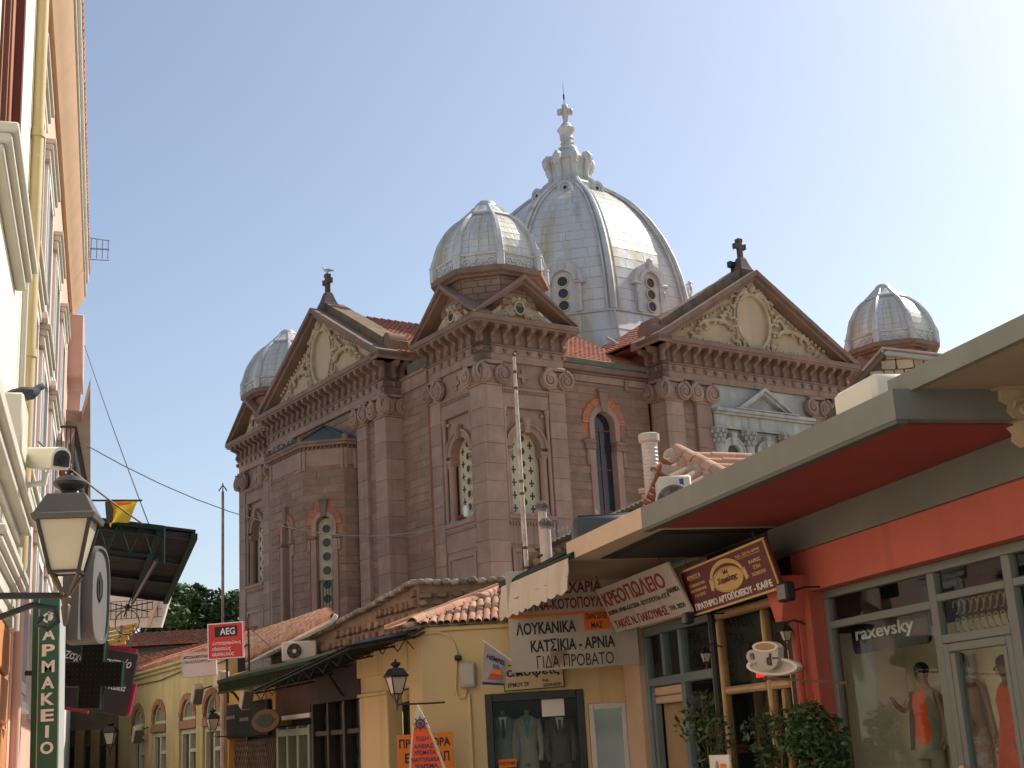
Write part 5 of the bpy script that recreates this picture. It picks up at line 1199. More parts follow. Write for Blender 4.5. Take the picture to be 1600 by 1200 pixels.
for q in ((dx0+.02, dx0+.10, 0, dz-.02), (dx1-.10, dx1-.02, 0, dz-.02), (dx0+.101, dx1-.101, dz-.11, dz-.02)): K('door_frame', MB().box(q[0], q[1], YY-.02, YY+.06, q[2], q[3], .008), mat('white_aluminium', (.66, .66, .64), .45, .04, 2))
K('door_pane', MB().box(dx0+.1, dx1-.1, YY+.01, YY+.016, 0, dz-.11), glass('door_glass', (.6, .64, .62), .05, .10)); K('interior_wall', MB().box(dx0, dx1, YY+.9, YY+.95, 0, dz), mat('grey_curtain', (.26, .27, .26), .8, .25, 2))
# side facade along the turn: pier, opening, column, beam
s1, s2, s3 = ms(640, 1100), ms(606, 1100), ms(563, 1100)
def mbx(s0, s1_, n0, n1, z0, z1, c=0.0):    # box in the turned frame, written in world axes
    b = MB().tf(Matrix.Translation((MF.o[0], MF.o[1], 0)) @ Matrix.Rotation(R(119), 4, 'Z')); return b.box(s0, s1_, n0, n1, z0, z1, c)
K('wall', mbx(0.001, s1, -.3, 0, 0, ez-.002), M_YEL); K('column', mbx(s2, s3, -.3, .02, 0, 2.50, .02), M_YEL); K('beam', mbx(s1, s3+.05, -.3, .04, 2.86, ez, .01), M_YEL)
K('ledge', mbx(s2-.02, s3+.04, -.3, .05, 2.50, 2.56, .01), M_YEL)
K('lintel', mbx(s1, s3, -.3, -.02, 2.562, 2.858), M_YEL); K('interior_wall', mbx(s1-.1, s3+.1, -1.6, -1.5, 0, 2.9), M_ROOM)
K('door', mbx(s1+.12, s2-.1, -.4, -.34, 0, 2.2, .02), M_GREENDK); K('door_pane', mbx(s1+.25, s2-.2, -.335, -.33, .9, 2.1), M_GLASSDK)
# conduits and meter
p = fx(722, 1100); b = MB(); c0 = fx(660, 990); c1 = fx(700, 993); c2 = fx(714, 1020); c3 = fx(712, 1075); c4 = fx(720, 1091); c5 = fx(730, 1075)
b.tube([(c[0], YY-.03, c[2]) for c in (c0, fx(685, 988), c1, fx(709, 1005), c2, c3, fx(714, 1086), c4, fx(727, 1088), c5)], .022, 6); K('conduit', b, M_YEL)
b = MB(); c = fx(733, 1085); b.tube([(c[0], YY-.03, c[2]), (c[0]+.02, YY-.03, 0)], .03, 6); K('conduit', b, M_YEL)
q0, q1 = fx(718, 1036), fx(744, 1074); b = MB().box(q0[0], q1[0], YY-.14, YY-.005, q1[2], q0[2], .02); mt = K('meter_box', b, mat('meter_grey', (.45, .42, .34), .6, .05, 2)); K('meter_lid', MB().box(q0[0]+.03, q1[0]-.03, YY-.155, YY-.141, q1[2]+.05, q0[2]-.04, .006), mat('meter_lid_grey', (.50, .47, .39), .5, .05, 2), parent=mt)
c = fx(716, 1028); K('wall_light', MB().box(c[0]-.06, c[0]+.06, YY-.16, YY-.01, c[2]-.05, c[2]+.04, .02), M_BLACK)
c = fx(988, 1119, YY-.1); K('bell_box', MB().box(c[0]-.04, c[0]+.04, YY-.05, YY-.001, c[2]-.06, c[2]+.06, .01), M_IRON)
# tiled roof: front slope, hip and side slope
H0 = Vector((-1.98, YY-.12, ez+.10)); Hp = WORLD.onY(786, 927, 26.2); H1 = Vector(Hp); E1 = Vector((2.3, YY-.12, ez+.10))
nrmF = (Vector((1, 0, 0))).cross(H1-H0).normalized(); nrmF = nrmF if nrmF.z > 0 else -nrmF
upF = nrmF.cross(Vector((1, 0, 0))).normalized(); upF = upF if upF.z > 0 else -upF
base = MB(); top = H1; base.add([tuple(H0), tuple(E1), tuple(H1+Vector((2.2, 0, 0))), tuple(H1)], [(0,1,2,3)])
L0 = Vector(WORLD.onY(602, 990, 26.0)); base.add([tuple(H0), tuple(H1), tuple(L0)], [(0,1,2)]); K('roof', base, M_LIME)
rows = []; x = -1.9; tmax = (H1-H0).dot(upF)
while x < 2.2:
    frac = min(1.0, (x-H0.x)/max(.01, (H1.x-H0.x))); rows.append((Vector((x, H0.y, H0.z))+nrmF*.02, Vector((x, H0.y, H0.z))+upF*max(.3, tmax*frac)+nrmF*.02, nrmF)); x += .135
tiles(ys, rows, me=ME_SMALL, pitch=.22)
sd_ = (H1-H0); nS = sd_.cross(L0-H0).normalized(); nS = nS if nS.z > 0 else -nS
rows = []
for k in range(1, 18):
    t = k/18; a = H0.lerp(L0, t); e = H1.lerp(L0, t*.98); rows.append((H0.lerp(L0, t)+nS*.02, H0.lerp(L0, t)+(H1-H0)*(1-t)*.98+nS*.02, nS))
tiles(ys, rows, me=ME_SMALL, pitch=.30)
ME_RIDGE = barrel(.46, .12, .10, .02, 8).mesh('ridge_tile', M_TERRA, 50)
tiles(ys, [(H0+Vector((0, 0, .06)), H1+Vector((0, 0, .06)), (0, 0, 1)), ], 'ridge_tile', ME_RIDGE)
tiles(ys, [(L0+Vector((0, 0, .05)), H1+Vector((-.1, 0, .10)), (0, 0, 1))], 'ridge_tile', ME_BARREL)
b = MB()
for k in range(26): q = H0.lerp(H1, k/25); b.ball((q.x+random.uniform(-.06, .06), q.y, q.z+.03), .12, .10, .06, 7, 4)
K('ridge_mortar', b, M_LIME, kind='stuff')

# things on and in front of the yellow shop
pn = Panel(fx(786, 1040, YY-.07), fx(880, 1033, YY-.07), fx(787, 1081, YY-.07), fx(881, 1073, YY-.07))
sign('shop_sign', 'cream shop sign with a cut-off word αποψεις over the suit window', 'sign', pn, .04, M_CREAMW, .03, M_BLACK, [('αποψεις', .50, .66, .88, .42, M_LETTER_B, dict(bold=.024)), ('ΕΡΜΟΥ 29', .24, .22, .34, .17, M_LETTER_B), ('Τηλ.', .70, .30, .12, .13, M_LETTER_B), ('22510-42291', .80, .13, .30, .13, M_LETTER_B)])
# suits on headless stands
def suit(px, label, jm, shirt, tie, trm, w=.46):
    c = fx(px, 1110, YY+.6); X = c[0]; Z = fx(px, 1117, YY+.6)[2]
    t = Thing('suit', label, 'suit', WORLD, (X, YY+.6, .9)); J = lambda pts, r: MB().tube(pts, r, 12)
    body = MB()
    prof = [(.0, Z-.0, .07, .06), (-.02, Z-.06, w*.36, .10), (-.02, Z-.12, w*.47, .12), (0, Z-.35, w*.40, .13), (0, Z-.55, w*.34, .12), (0, Z-.75, w*.40, .14), (0, Z-.82, w*.41, .14)]
    vs = []; n = 16
    for dy, z, rx, ry in prof: vs += [(X+rx*math.cos(2*math.pi*k/n), YY+.6+dy+ry*math.sin(2*math.pi*k/n), z) for k in range(n)]
    body.add(vs, [(i*n+k, i*n+(k+1) % n, (i+1)*n+(k+1) % n, (i+1)*n+k) for i in range(len(prof)-1) for k in range(n)]+[list(range(n)), [(len(prof)-1)*n+k for k in range(n)]])
    t.part('jacket', body, jm, smooth=60)
    for s in (-1, 1):
        t.part('sleeve', MB().tube([(X+s*w*.40, YY+.6, Z-.09), (X+s*w*.50, YY+.58, Z-.35), (X+s*w*.52, YY+.54, Z-.60), (X+s*w*.46, YY+.52, Z-.78)], [.065, .06, .05, .042], 10), jm, smooth=60)
        b = MB(); b.add([(X+s*.02, YY+.455, Z-.42), (X+s*.13, YY+.47, Z-.12), (X+s*.08, YY+.49, Z-.02), (X+s*.055, YY+.475, Z-.10)], [(0,1,2,3)]); b.add([(p[0], p[1]+.02, p[2]) for p in b.v[:4]], [(0,1,2,3)]); t.part('lapel', b, jm)
        t.part('trouser_leg', MB().tube([(X+s*.09, YY+.6, Z-.80), (X+s*.10, YY+.6, .55), (X+s*.10, YY+.6, .1)], [.10, .085, .075], 10), trm, smooth=60)
    b = MB(); b.prism([(X-.07, Z-.04), (X+.07, Z-.04), (X, Z-.42)], 'y', YY+.462, YY+.5); t.part('shirt', b, shirt)
    if tie: b = MB(); b.prism([(X-.025, Z-.08), (X+.025, Z-.08), (X+.032, Z-.36), (X, Z-.42), (X-.032, Z-.36)], 'y', YY+.452, YY+.47); t.part('tie', b, tie)
    t.part('neck_stand', MB().cyl((X, YY+.6, Z-.02), (X, YY+.6, Z+.08), .045, .04, 10), M_WOOD)
suit(785, 'pale grey suit jacket at the left side of the shop window', mat('pale_grey_cloth', (.25, .26, .26), .95, .12, 10), M_LETTER_W, M_IRON, M_IRON)
suit(822, 'light beige suit with a teal shirt in the middle of the shop window', mat('beige_cloth', (.36, .32, .25), .95, .1, 10), mat('teal_shirt', (.05, .22, .22), .9), None, mat('beige_cloth', (.36, .32, .25)))
suit(873, 'dark brown suit at the right side of the shop window', mat('brown_cloth', (.10, .075, .05), .95, .15, 10), M_LETTER_W, M_MAROON, mat('brown_cloth', (.10, .075, .05)))
pn = Panel(fx(846, 1093, YY+.04), fx(881, 1091, YY+.04), fx(847, 1120, YY+.04), fx(882, 1118, YY+.04))
sign('paper_notice', 'white paper notice taped inside the suit window', 'notice', pn, .004, M_LETTER_W)
pn = Panel(fx(779, 1187, YY+.03), fx(807, 1185, YY+.03), fx(780, 1200, YY+.03), fx(808, 1198, YY+.03))
sign('price_card', 'small orange card low in the suit window', 'notice', pn, .004, M_ORANGE, None, None, [('ΚΟΣΤΟΥΜΙΑ', .5, .5, .86, .4, M_LETTER_B)])
# hanging banner on a slanted rod
TL, TR, BL, BR = [np.array(atY(*q, 22.6)) for q in ((757, 1003), (795, 1030), (753, 1070), (789, 1071))]
t = Thing('banner', 'small grey banner with a sun coloured emblem hanging from a slanted rod', 'banner', WORLD, tuple((BL+BR)/2))
def quadmesh(TL, TR, BL, BR, n=10, m=8, wave=.02, thick=.004):
    b = MB(); vs = []
    for j in range(m+1):
        for i in range(n+1):
            u, v = i/n, j/m; p = (TL*(1-u)+TR*u)*(1-v)+(BL*(1-u)+BR*u)*v; vs.append((p[0], p[1]+wave*math.sin(u*6+v*2)*v, p[2]))
    N = len(vs); vs += [(p[0], p[1]+thick, p[2]) for p in vs]; W_ = n+1
    fs = [(j*W_+i, j*W_+i+1, (j+1)*W_+i+1, (j+1)*W_+i) for j in range(m) for i in range(n)]; fs += [tuple(q+N for q in f) for f in fs]
    rim = [i for i in range(n+1)]+[j*W_+n for j in range(1, m+1)]+[m*W_+i for i in range(n-1, -1, -1)]+[j*W_ for j in range(m-1, 0, -1)]
    fs += [(rim[k], rim[(k+1) % len(rim)], rim[(k+1) % len(rim)]+N, rim[k]+N) for k in range(len(rim))]
    return b.add(vs, fs)
t.part('cloth', quadmesh(TL, TR, BL, BR), mat('grey_banner', (.36, .34, .32), .8, .05, 2))
P4 = lambda u, v, d=-.02: tuple(((TL*(1-u)+TR*u)*(1-v)+(BL*(1-u)+BR*u)*v)+np.array([0, d, 0]))
def patch(pts, m, nm): b = MB(); b.add([P4(u, v, -.030) for u, v in pts]+[P4(u, v, -.022) for u, v in pts], [list(range(len(pts))), list(range(len(pts), 2*len(pts)))]+[(k, (k+1) % len(pts), len(pts)+(k+1) % len(pts), len(pts)+k) for k in range(len(pts))]); t.part(nm, b, m)
patch([(.42, .42), (.62, .40), (.72, .50), (.40, .52)], mat('sky_blue_print', (.05, .2, .4), .8), 'emblem_blue'); patch([(.40, .53), (.73, .51), (.84, .66), (.36, .68)], M_ORANGE, 'emblem_orange'); patch([(.34, .69), (.85, .67), (.82, .80), (.22, .86)], mat('coral_print', (.55, .10, .08), .8), 'emblem_coral'); patch([(.02, .93), (.98, .93), (.98, .99), (.02, .99)], mat('navy_print', (.03, .03, .12), .8), 'hem_band')
pn = Panel(P4(.12, .22), P4(.92, .14), P4(.12, .36), P4(.92, .30)); t.part('lettering', pn.text('HEMPEL', .5, .5, .95, .85, bold=.024), mat('navy_print', (.03, .03, .12)), smooth=0)
t.part('rod', MB().cyl(tuple(TL+np.array([-.03, 0, .03])), tuple(TR+np.array([.05, 0, -.03])), .012, n=6), M_LETTER_W)
t.part('rod_holder', MB().cyl(tuple(TR+np.array([.04, 0, -.02])), (TR[0]+.07, YY, TR[2]-.05), .014, n=6), M_IRON)
# surfboard-shaped sign and orange poster
Ys = 17.0; axp = atY(652, 1101, Ys); bl = atY(634, 1199, Ys); br = atY(690, 1199, Ys)
t = Thing('board_sign', 'orange pointed board with a ship wheel standing before the yellow shop', 'sign', WORLD, (axp[0], Ys, 0))
hh = axp[2]; cxb = lambda z: axp[0]+(hh-z)*.12
def outline(sc): 
    pts = []
    for s in (1, -1):
        rr = np.linspace(0, 1, 15); col = [(cxb(hh-1.55*r_)+s*sc*.30*math.sin(min(1, r_*1.02)*math.pi*.5)**.85*(1 if r_ < .62 else 1-.5*((r_-.62)/.38)**2), hh-.0-(1-sc)*.25-1.55*r_*(1-(1-sc)*.15)) for r_ in rr]
        pts += col if s == 1 else col[::-1][0:-1]
    return pts
t.part('board', MB().prism(outline(1.0), 'y', Ys, Ys+.06), mat('board_rim', (.62, .55, .42), .5, .05, 3)); 
o2_ = [p for p in outline(.86)]; zc_ = hh-.20; o3 = [p for p in o2_ if p[1] < zc_]
t.part('orange_face', MB().prism(o3, 'y', Ys-.006, Ys), mat('sign_orange', (.80, .10, .012), .55, .05, 2))
pz = lambda py: atY(655, py, Ys)[2]; px_ = lambda px, py: atY(px, py, Ys)[0]
for tx, py, w_, h_ in (('ΕΙΔΗ', 1154, .15, .055), ('ΑΛΙΕΙΑΣ', 1166, .24, .055), ('ΧΡΩΜΑΤΑ', 1176, .27, .055), ('ΝΑΥΤΙΛΙΑΚΑ', 1187, .35, .055), ('ΨΑΡΕΜΑ', 1197, .28, .055)):
    v, f_ = text_fit(tx, w_, h_, .006, .02); b = MB(); z = pz(py); b.add([(p[0]+cxb(z), p[1]+Ys-.006, p[2]+z) for p in v], f_); t.part('lettering', b, mat('purple_print', (.08, .03, .10), .6), smooth=0)
z = pz(1131); x = cxb(z); b = MB(); ci = lambda r: [(x+r*math.cos(2*math.pi*k/20), z+r*math.sin(2*math.pi*k/20)) for k in range(20)]
b.ring(ci(.062), ci(.042), 'y', Ys-.014, Ys-.006)
for k in range(8): b.cyl((x, Ys-.01, z), (x+.095*math.cos(k*math.pi/4), Ys-.01, z+.095*math.sin(k*math.pi/4)), .007, n=4)
t.part('ship_wheel', b, mat('purple_print', (.08, .03, .10))); t.part('post', MB().cyl((cxb(.5), Ys+.05, 0), (cxb(.9), Ys+.05, .9), .025, n=8), M_IRON)
pn = Panel(fx(620, 1149, 22.9), fx(706, 1143, 22.9), fx(622, 1213, 22.9), fx(710, 1207, 22.9))
sign('orange_poster', 'bright orange poster with bold dark letters behind the pointed board', 'poster', pn, .02, mat('poster_orange', (.80, .22, .015), .6, .04, 2), None, None, [('ΠΡΟΣΦΟΡΑ', .5, .78, .92, .24, M_LETTER_B, dict(bold=.024)), ('Ε', .18, .42, .09, .24, M_LETTER_B, dict(bold=.024)), ('ΑΠ', .82, .42, .22, .24, M_LETTER_B, dict(bold=.024)), ('Ο,', .72, .10, .2, .2, M_LETTER_B, dict(bold=.024))])
p = MF.onY(620, 1097, .55); lantern('wall_lantern', 'grey lantern with pale glass at the opening beside the yellow corner', MF, p, .62, arm=([(p[0], .55, p[2]-.04), (p[0]-.55, .2, p[2]-.06), (p[0]-.75, .0, p[2]-.06)], .016))
pn = Panel(mf(623, 1057, -.5), mf(650, 1048, -.5), mf(628, 1098, -.5), mf(655, 1090, -.5)); sign('tilted_card', 'cream card with dark script hanging inside the yellow opening', 'sign', pn, .01, M_CREAMW, None, None, [('Διπ', .5, .6, .7, .4, M_LETTER_B)])

# ---------------- dark canopies over the shops to the left
def canopy(name, label, pts0, n, npl, wall_dz, end_drop=0):
    (x0, y0), (x1, y1) = pts0; A, B_ = MF.onY(x0, y0, n), MF.onY(x1, y1, n)
    t = Thing(name, label, 'canopy', MF, ((A[0]+B_[0])/2, n, min(A[2], B_[2])-.1)); k = npl
    for i in range(k):
        u0, u1 = i/k, (i+1)/k; s0 = A[0]+(B_[0]-A[0])*u0; s1_ = A[0]+(B_[0]-A[0])*u1; z0 = A[2]+(B_[2]-A[2])*u0; z1 = A[2]+(B_[2]-A[2])*u1
        b = MB(); m_ = 10; vs = []
        for j in range(m_+1):
            v = j/m_; s = s0+(s1_-s0)*v; z = z0+(z1-z0)*v; e = .018*(j % 2)
            vs += [(s, n, z+e), (s, .02, z+e+wall_dz), (s, n, z+e-.02), (s, .02, z+e+wall_dz-.02)]
        fs = []
        for j in range(m_): a = 4*j; fs += [(a, a+4, a+5, a+1), (a+2, a+6, a+7, a+3), (a, a+4, a+6, a+2), (a+1, a+5, a+7, a+3)]
        fs += [(0,1,3,2), (4*m_, 4*m_+1, 4*m_+3, 4*m_+2)]; b.add(vs, fs); t.part('roof_sheet', b, M_CORRUG)
    b = MB().tube([(A[0], n-.03, A[2]-.05), (B_[0], n-.03, B_[2]-.05)], .022, 6); t.part('edge_rail', b, M_GREENDK)
    for i in range(k+1):
        u = i/k; s = A[0]+(B_[0]-A[0])*u; z = A[2]+(B_[2]-A[2])*u
        b = MB().tube([(s, n-.05, z-.06), (s, .03, z+wall_dz-.08)], .025, 4); t.part('bracket', b, M_IRON)
    b = MB()
    for i in range(k*3):
        u0, u1 = i/(k*3), (i+1)/(k*3); pA = (A[0]+(B_[0]-A[0])*u0, n-.06, A[2]+(B_[2]-A[2])*u0-(.05 if i % 2 else .24)); pB = (A[0]+(B_[0]-A[0])*u1, n-.06, A[2]+(B_[2]-A[2])*u1-(.24 if i % 2 else .05)); b.tube([pA, pB], .010, 4)
    t.part('lattice', b, M_GREENDK, kind='stuff'); return t
canopy('street_canopy', 'short dark sheet canopy with a grey top joining the yellow corner shop', ((641, 992), (538, 1012)), .30, 3, .12)
canopy('street_canopy', 'long dark sloping canopy over the brown shop fronts left of the yellow column', ((545, 1008), (395, 1079)), 1.35, 5, .22)
b = MB(); A = MF.onY(655, 987, .5); B_ = MF.onY(545, 1000, .5)
# dark shops under it
ds = Thing('dark_shop', 'dark brown shop front in the shade of the long canopy', 'shop', MF, ((s3+ms(400, 1120))/2, 0, 0)); K = ds.part
e0, e1, e2 = ms(482, 1120), ms(430, 1120), ms(395, 1120)
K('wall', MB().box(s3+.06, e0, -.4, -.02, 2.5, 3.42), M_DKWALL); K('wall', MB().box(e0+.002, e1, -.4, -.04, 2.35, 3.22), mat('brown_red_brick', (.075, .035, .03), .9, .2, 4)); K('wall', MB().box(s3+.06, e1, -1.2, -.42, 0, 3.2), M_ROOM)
for k, s in enumerate(np.linspace(s3+.1, e0-.1, 4)): K('mullion', MB().box(s-.05, s+.05, -.3, -.04, 0, 2.498, .01), mat('dark_wood', (.03, .022, .018), .6, .2, 5))
for k in range(3):
    ss = np.linspace(s3+.1, e0-.1, 4); K('transom', MB().box(ss[k]+.052, ss[k+1]-.052, -.25, -.08, 1.85, 1.95, .01), mat('dark_wood', (.055, .04, .03))); K('pane', MB().box(ss[k]+.052, ss[k+1]-.052, -.2, -.194, 0, 1.848), M_GLASS); K('pane', MB().box(ss[k]+.052, ss[k+1]-.052, -.2, -.194, 1.952, 2.498), M_GLASS)
M_GRF = mat('sage_frame', (.20, .25, .18), .6, .1, 3)
for s in np.linspace(e0+.1, e1-.05, 4): K('door_frame', MB().box(s-.06, s+.06, -.25, -.02, 0, 2.1, .01), M_GRF)
K('door_frame', MB().box(e0+.04, e1, -.25, -.03, 1.9, 2.05, .01), M_GRF); K('transom', MB().box(e0+.04, e1, -.25, -.03, 2.25, 2.345, .01), M_WHITEP)
oc = MF.onY(416, 1126, .45); b = MB().prism([(oc[0]+.95*math.cos(2*math.pi*k/24), oc[2]+.24*math.sin(2*math.pi*k/24)) for k in range(24)], 'y', .42, .48); t = Thing('oval_sign', 'small brown oval sign with a green leaf emblem under the long canopy', 'sign', MF, (oc[0], .45, oc[2]-.3)); t.part('board', b, mat('oval_brown', (.11, .065, .032), .8, .1, 3, spec=.15))
b = MB().prism([(oc[0]+.7*math.cos(2*math.pi*k/12)*(1-.25*(k % 2)), oc[2]+.14*math.sin(2*math.pi*k/12)) for k in range(12)], 'y', .482, .49); t.part('leaf_emblem', b, M_GREENDK); t.part('rod', MB().cyl((oc[0], .45, oc[2]+.2), (oc[0], .45, oc[2]+.9), .012, n=5), M_IRON)
# ochre shop with green canopy further on
os_ = Thing('ochre_shop', 'ochre shop with a black name board and lattice shutters under a green metal canopy', 'shop', MF, ((e1+ms(353, 1120))/2, 0, 0)); K = os_.part
g0, g1 = e1+.02, ms(355, 1120)
K('wall', MB().box(g0, g1, -.4, -.01, 2.15, 3.5), M_YELD); K('wall', MB().box(g0, g1, -1.2, -.5, 0, 3.4), M_ROOM)
K('name_board', MB().box(g0+.2, g1-.25, .0, .10, 1.95, 2.75, .03), mat('black_green_board', (.012, .013, .011), .7, .2, 3, spec=.1))
for k in range(3): K('gold_band', MB().box(g0+.5+k*1.1, g0+1.2+k*1.1, .101, .11, 2.25+.08*k, 2.33+.08*k), mat('dull_gold', (.10, .07, .03), .7))
b = MB(); 
for k in range(24): s = g0+.2+(g1-g0-.5)*k/24; b.tube([(s, -.1, 0), (s+.9, -.1, 1.9)], .012, 3); b.tube([(s+.9, -.12, 0), (s, -.12, 1.9)], .012, 3)
K('lattice_shutter', b, M_BRONZE, kind='stuff'); K('corner_post', MB().box(g1-.25, g1, -.4, .03, 0, 2.148), M_YELD)
A = MF.onY(492, 1040, .6); B_ = MF.onY(347, 1058, .6); zc = (A[2]+B_[2])/2
t = Thing('green_canopy', 'olive green metal canopy with a slatted apron left of the white fan unit', 'canopy', MF, ((A[0]+B_[0])/2, .6, zc-.2)); M_OLIVE = mat('olive_metal', (.024, .034, .014), .75, .2, 3, spec=.1)
for k in range(4):
    s0 = A[0]+(B_[0]-A[0])*k/4; s1_ = A[0]+(B_[0]-A[0])*(k+1)/4; b = MB(); b.prism([(0, zc+.22), (.7, zc+.02), (.7, zc-.01), (0, zc+.19)], 'x', s0+.01, s1_-.01); t.part('roof_sheet', b, M_OLIVE)
b = MB(); b.box(A[0], B_[0], .68, .72, zc-.06, zc+.02); b.box(A[0], B_[0], .68, .72, zc-.30, zc-.26)
for k in range(70): s = A[0]+(B_[0]-A[0])*k/70; b.box(s, s+.03, .69, .71, zc-.26, zc-.06)
t.part('slatted_apron', b, M_OLIVE, kind='stuff')
for s in (A[0], B_[0]): t.part('bracket', MB().tube([(s, .68, zc-.05), (s, .3, zc-.3), (s, .02, zc-.7)], .03, 5), M_OLIVE)
# white fan unit on the wall above the canopies
def ac_unit(label, fr, x0, x1, yf, yb, z0, z1, fanx, fr_=.40, logo=False, fm=None):
    t = Thing('air_conditioner', label, 'air conditioner', fr, ((x0+x1)/2, (yf+yb)/2, z0)); t.part('casing', MB().box(x0, x1, min(yf, yb), max(yf, yb), z0, z1, .03), M_ACW)
    r = (z1-z0)*fr_; zc_ = (z0+z1)/2; d = -1 if yf < yb else 1; c_ = lambda q: [(fanx+q*math.cos(2*math.pi*k/24), zc_+q*math.sin(2*math.pi*k/24)) for k in range(24)]
    t.part('fan_opening', MB().prism(c_(r), 'y', yf, yf+d*.006), fm or M_BLACK); t.part('fan_ring', MB().ring(c_(r*1.05), c_(r*.96), 'y', yf, yf+d*.03), M_ACW); t.part('fan_hub', MB().prism(c_(r*.26), 'y', yf+d*.007, yf+d*.025), M_WHITEP)
    b = MB()
    for k in range(5): a = 2*math.pi*k/5; b.add([(fanx+r*.25*math.cos(a), yf+d*.012, zc_+r*.25*math.sin(a)), (fanx+r*.9*math.cos(a), yf+d*.010, zc_+r*.9*math.sin(a)), (fanx+r*.9*math.cos(a+.6), yf+d*.02, zc_+r*.9*math.sin(a+.6)), (fanx+r*.25*math.cos(a+.9), yf+d*.02, zc_+r*.25*math.sin(a+.9))], [(0,1,2,3)])
    t.part('fan_blade', b, M_GREYDK, kind='stuff')
    b = MB()
    for q in (.3, .55, .8): b.ring(c_(r*q+.006), c_(r*q-.006), 'y', yf+d*.028, yf+d*.034)
    t.part('fan_guard', b, M_GREYDK, kind='stuff')
    b = MB(); b.box(x0+.05, x0+.12, min(yf, yb), max(yf, yb), z0-.06, z0-.001); b.box(x1-.12, x1-.05, min(yf, yb), max(yf, yb), z0-.06, z0-.001); t.part('foot', b, M_IRON, kind='stuff')
    if logo: t.part('logo', MB().box(logo[0], logo[1], yf, yf+d*.004, logo[2], logo[3]), mat('logo_blue', (.04, .06, .25), .5))
    return t
# ---------------- rubble gable wall and roof behind the canopies
YR = 28.3; _p = WORLD.onY(650, 910, YR); RW = Frame(_p[0], YR, 90+29.0)   # the wall turns the corner and runs on behind the shops

rw = Thing('rubble_wall', 'reddish rubble gable wall with ragged coping below the church', 'wall', WORLD, (_p[0], YR, 0)); K = rw.part
olR = [WORLD.onY(px, py, YR) for px, py in ((830, 905), (790, 905), (745, 907), (690, 908), (650, 910))]
olL = [RW.onY(px, py, 0) for px, py in ((650, 910), (615, 928), (580, 948), (545, 966), (520, 980), (492, 992), (455, 1010), (420, 1024))]
_X = Matrix.Translation((_p[0], YR, 0)); _MR = _X; _ML = _X @ Matrix.Rotation(R(119), 4, 'Z')
pR = [(q[0]-_p[0], q[2]) for q in olR]; pL = [(q[0], q[2]) for q in olL]
nst = 0; small = MB()
for M_, pts, outw in ((_MR, sorted(pR), -1), (_ML, pL, 1)):
    x0_, x1_ = pts[0][0], pts[-1][0]; topz = lambda x: float(np.interp(x, [q[0] for q in pts], [q[1] for q in pts]))
    b = MB().tf(M_); b.prism(pts+[(x1_, 0), (x0_, 0)], 'y', -outw*.06, -outw*.5); K('wall_core', b, M_RUBM)
    z = 2.9
    while z < 6.2:
        hgt = random.uniform(.13, .22); x = x0_+random.uniform(0, .1)
        while x < x1_-.1:
            w_ = random.uniform(.18, .42); tz = min(topz(x), topz(x+w_))-.10
            if z+hgt < tz:
                n = 7; cx_, cz_ = x+w_/2, z+hgt/2; pol = []
                for k in range(n): a = 2*math.pi*k/n+random.uniform(-.25, .25); pol.append((cx_+w_*.52*random.uniform(.82, 1.02)*max(-.9, min(.9, 1.25*math.cos(a))), cz_+hgt*.52*random.uniform(.82, 1.02)*max(-.9, min(.9, 1.25*math.sin(a)))))
                e = random.uniform(.01, .05); b = MB().tf(M_)
                vs = [(p, -outw*.08, q) for p, q in pol]+[(p, outw*(e*.3-.03), q) for p, q in pol]+[(cx_+(p-cx_)*.75, outw*e, cz_+(q-cz_)*.75) for p, q in pol]
                fs = [(k, (k+1) % n, n+(k+1) % n, n+k) for k in range(n)]+[(n+k, n+(k+1) % n, 2*n+(k+1) % n, 2*n+k) for k in range(n)]+[[2*n+k for k in range(n)], list(range(n))]
                b.add(vs, fs)
                if nst < 290: K('stone', b, M_RUB, smooth=50); nst += 1
                else: small.add(b.v, b.f)
            x += w_+random.uniform(.01, .05)
        z += hgt+.015
    for i in range(len(pts)-1):     # coping
        (xa, za), (xb, zb) = pts[i], pts[i+1]; L = math.hypot(xb-xa, zb-za); n = max(1, int(L/.16))
        for k in range(n):
            u = (k+.5)/n; x, z_ = xa+(xb-xa)*u, za+(zb-za)*u; a = math.atan2(zb-za, xb-xa)
            b = MB().tf(M_ @ Matrix.Translation((x, -outw*.16, z_+random.uniform(-.02, .03))) @ Matrix.Rotation(-a+random.uniform(-.12, .12), 4, 'Y')); b.box(-.09, .09, -.28, .28, -.06, .05, .03); K('coping_stone', b, M_COPE)
if small.v: K('stone', small, M_RUB, kind='stuff')
# tiled roof with white flashing left of it
fr_ = Thing('tiled_roof', 'old orange tiled roof with a whitewashed verge left of the rubble wall', 'roof', WORLD, (-6, 30, 0)); K = fr_.part
rwp = lambda px, py, y: Vector(RW.world(*RW.onY(px, py, y)))
v0, v1 = rwp(372, 1043, .25), rwp(522, 966, .15); w1 = rwp(518, 957, -3.5); w0 = rwp(290, 1050, -3.5)
w0, w1 = Vector(atY(372, 1000, v0.y+3.2)), Vector(atY(512, 955, v1.y+3.2))
b = MB(); b.add([tuple(v0), tuple(v1), tuple(w1), tuple(w0)], [(0,1,2,3)]); K('roof', b, M_RUBM)
nr = (v1-v0).cross(w0-v0).normalized(); nr = nr if nr.z > 0 else -nr
tiles(fr_, [(v0.lerp(w0, (k+.5)/22)+nr*.02, v1.lerp(w1, (k+.5)/22)+nr*.02, nr) for k in range(22)])
d = v1-v0; b = MB().tf(orient(v0, d, nr)); L = d.length; b.box(-.12, .16, 0, L, -.06, .05, .02); K('whitewashed_verge', b, mat('whitewash', (.72, .70, .66), .8, .08, 3, (.45, .42, .38), .5, 2)); 

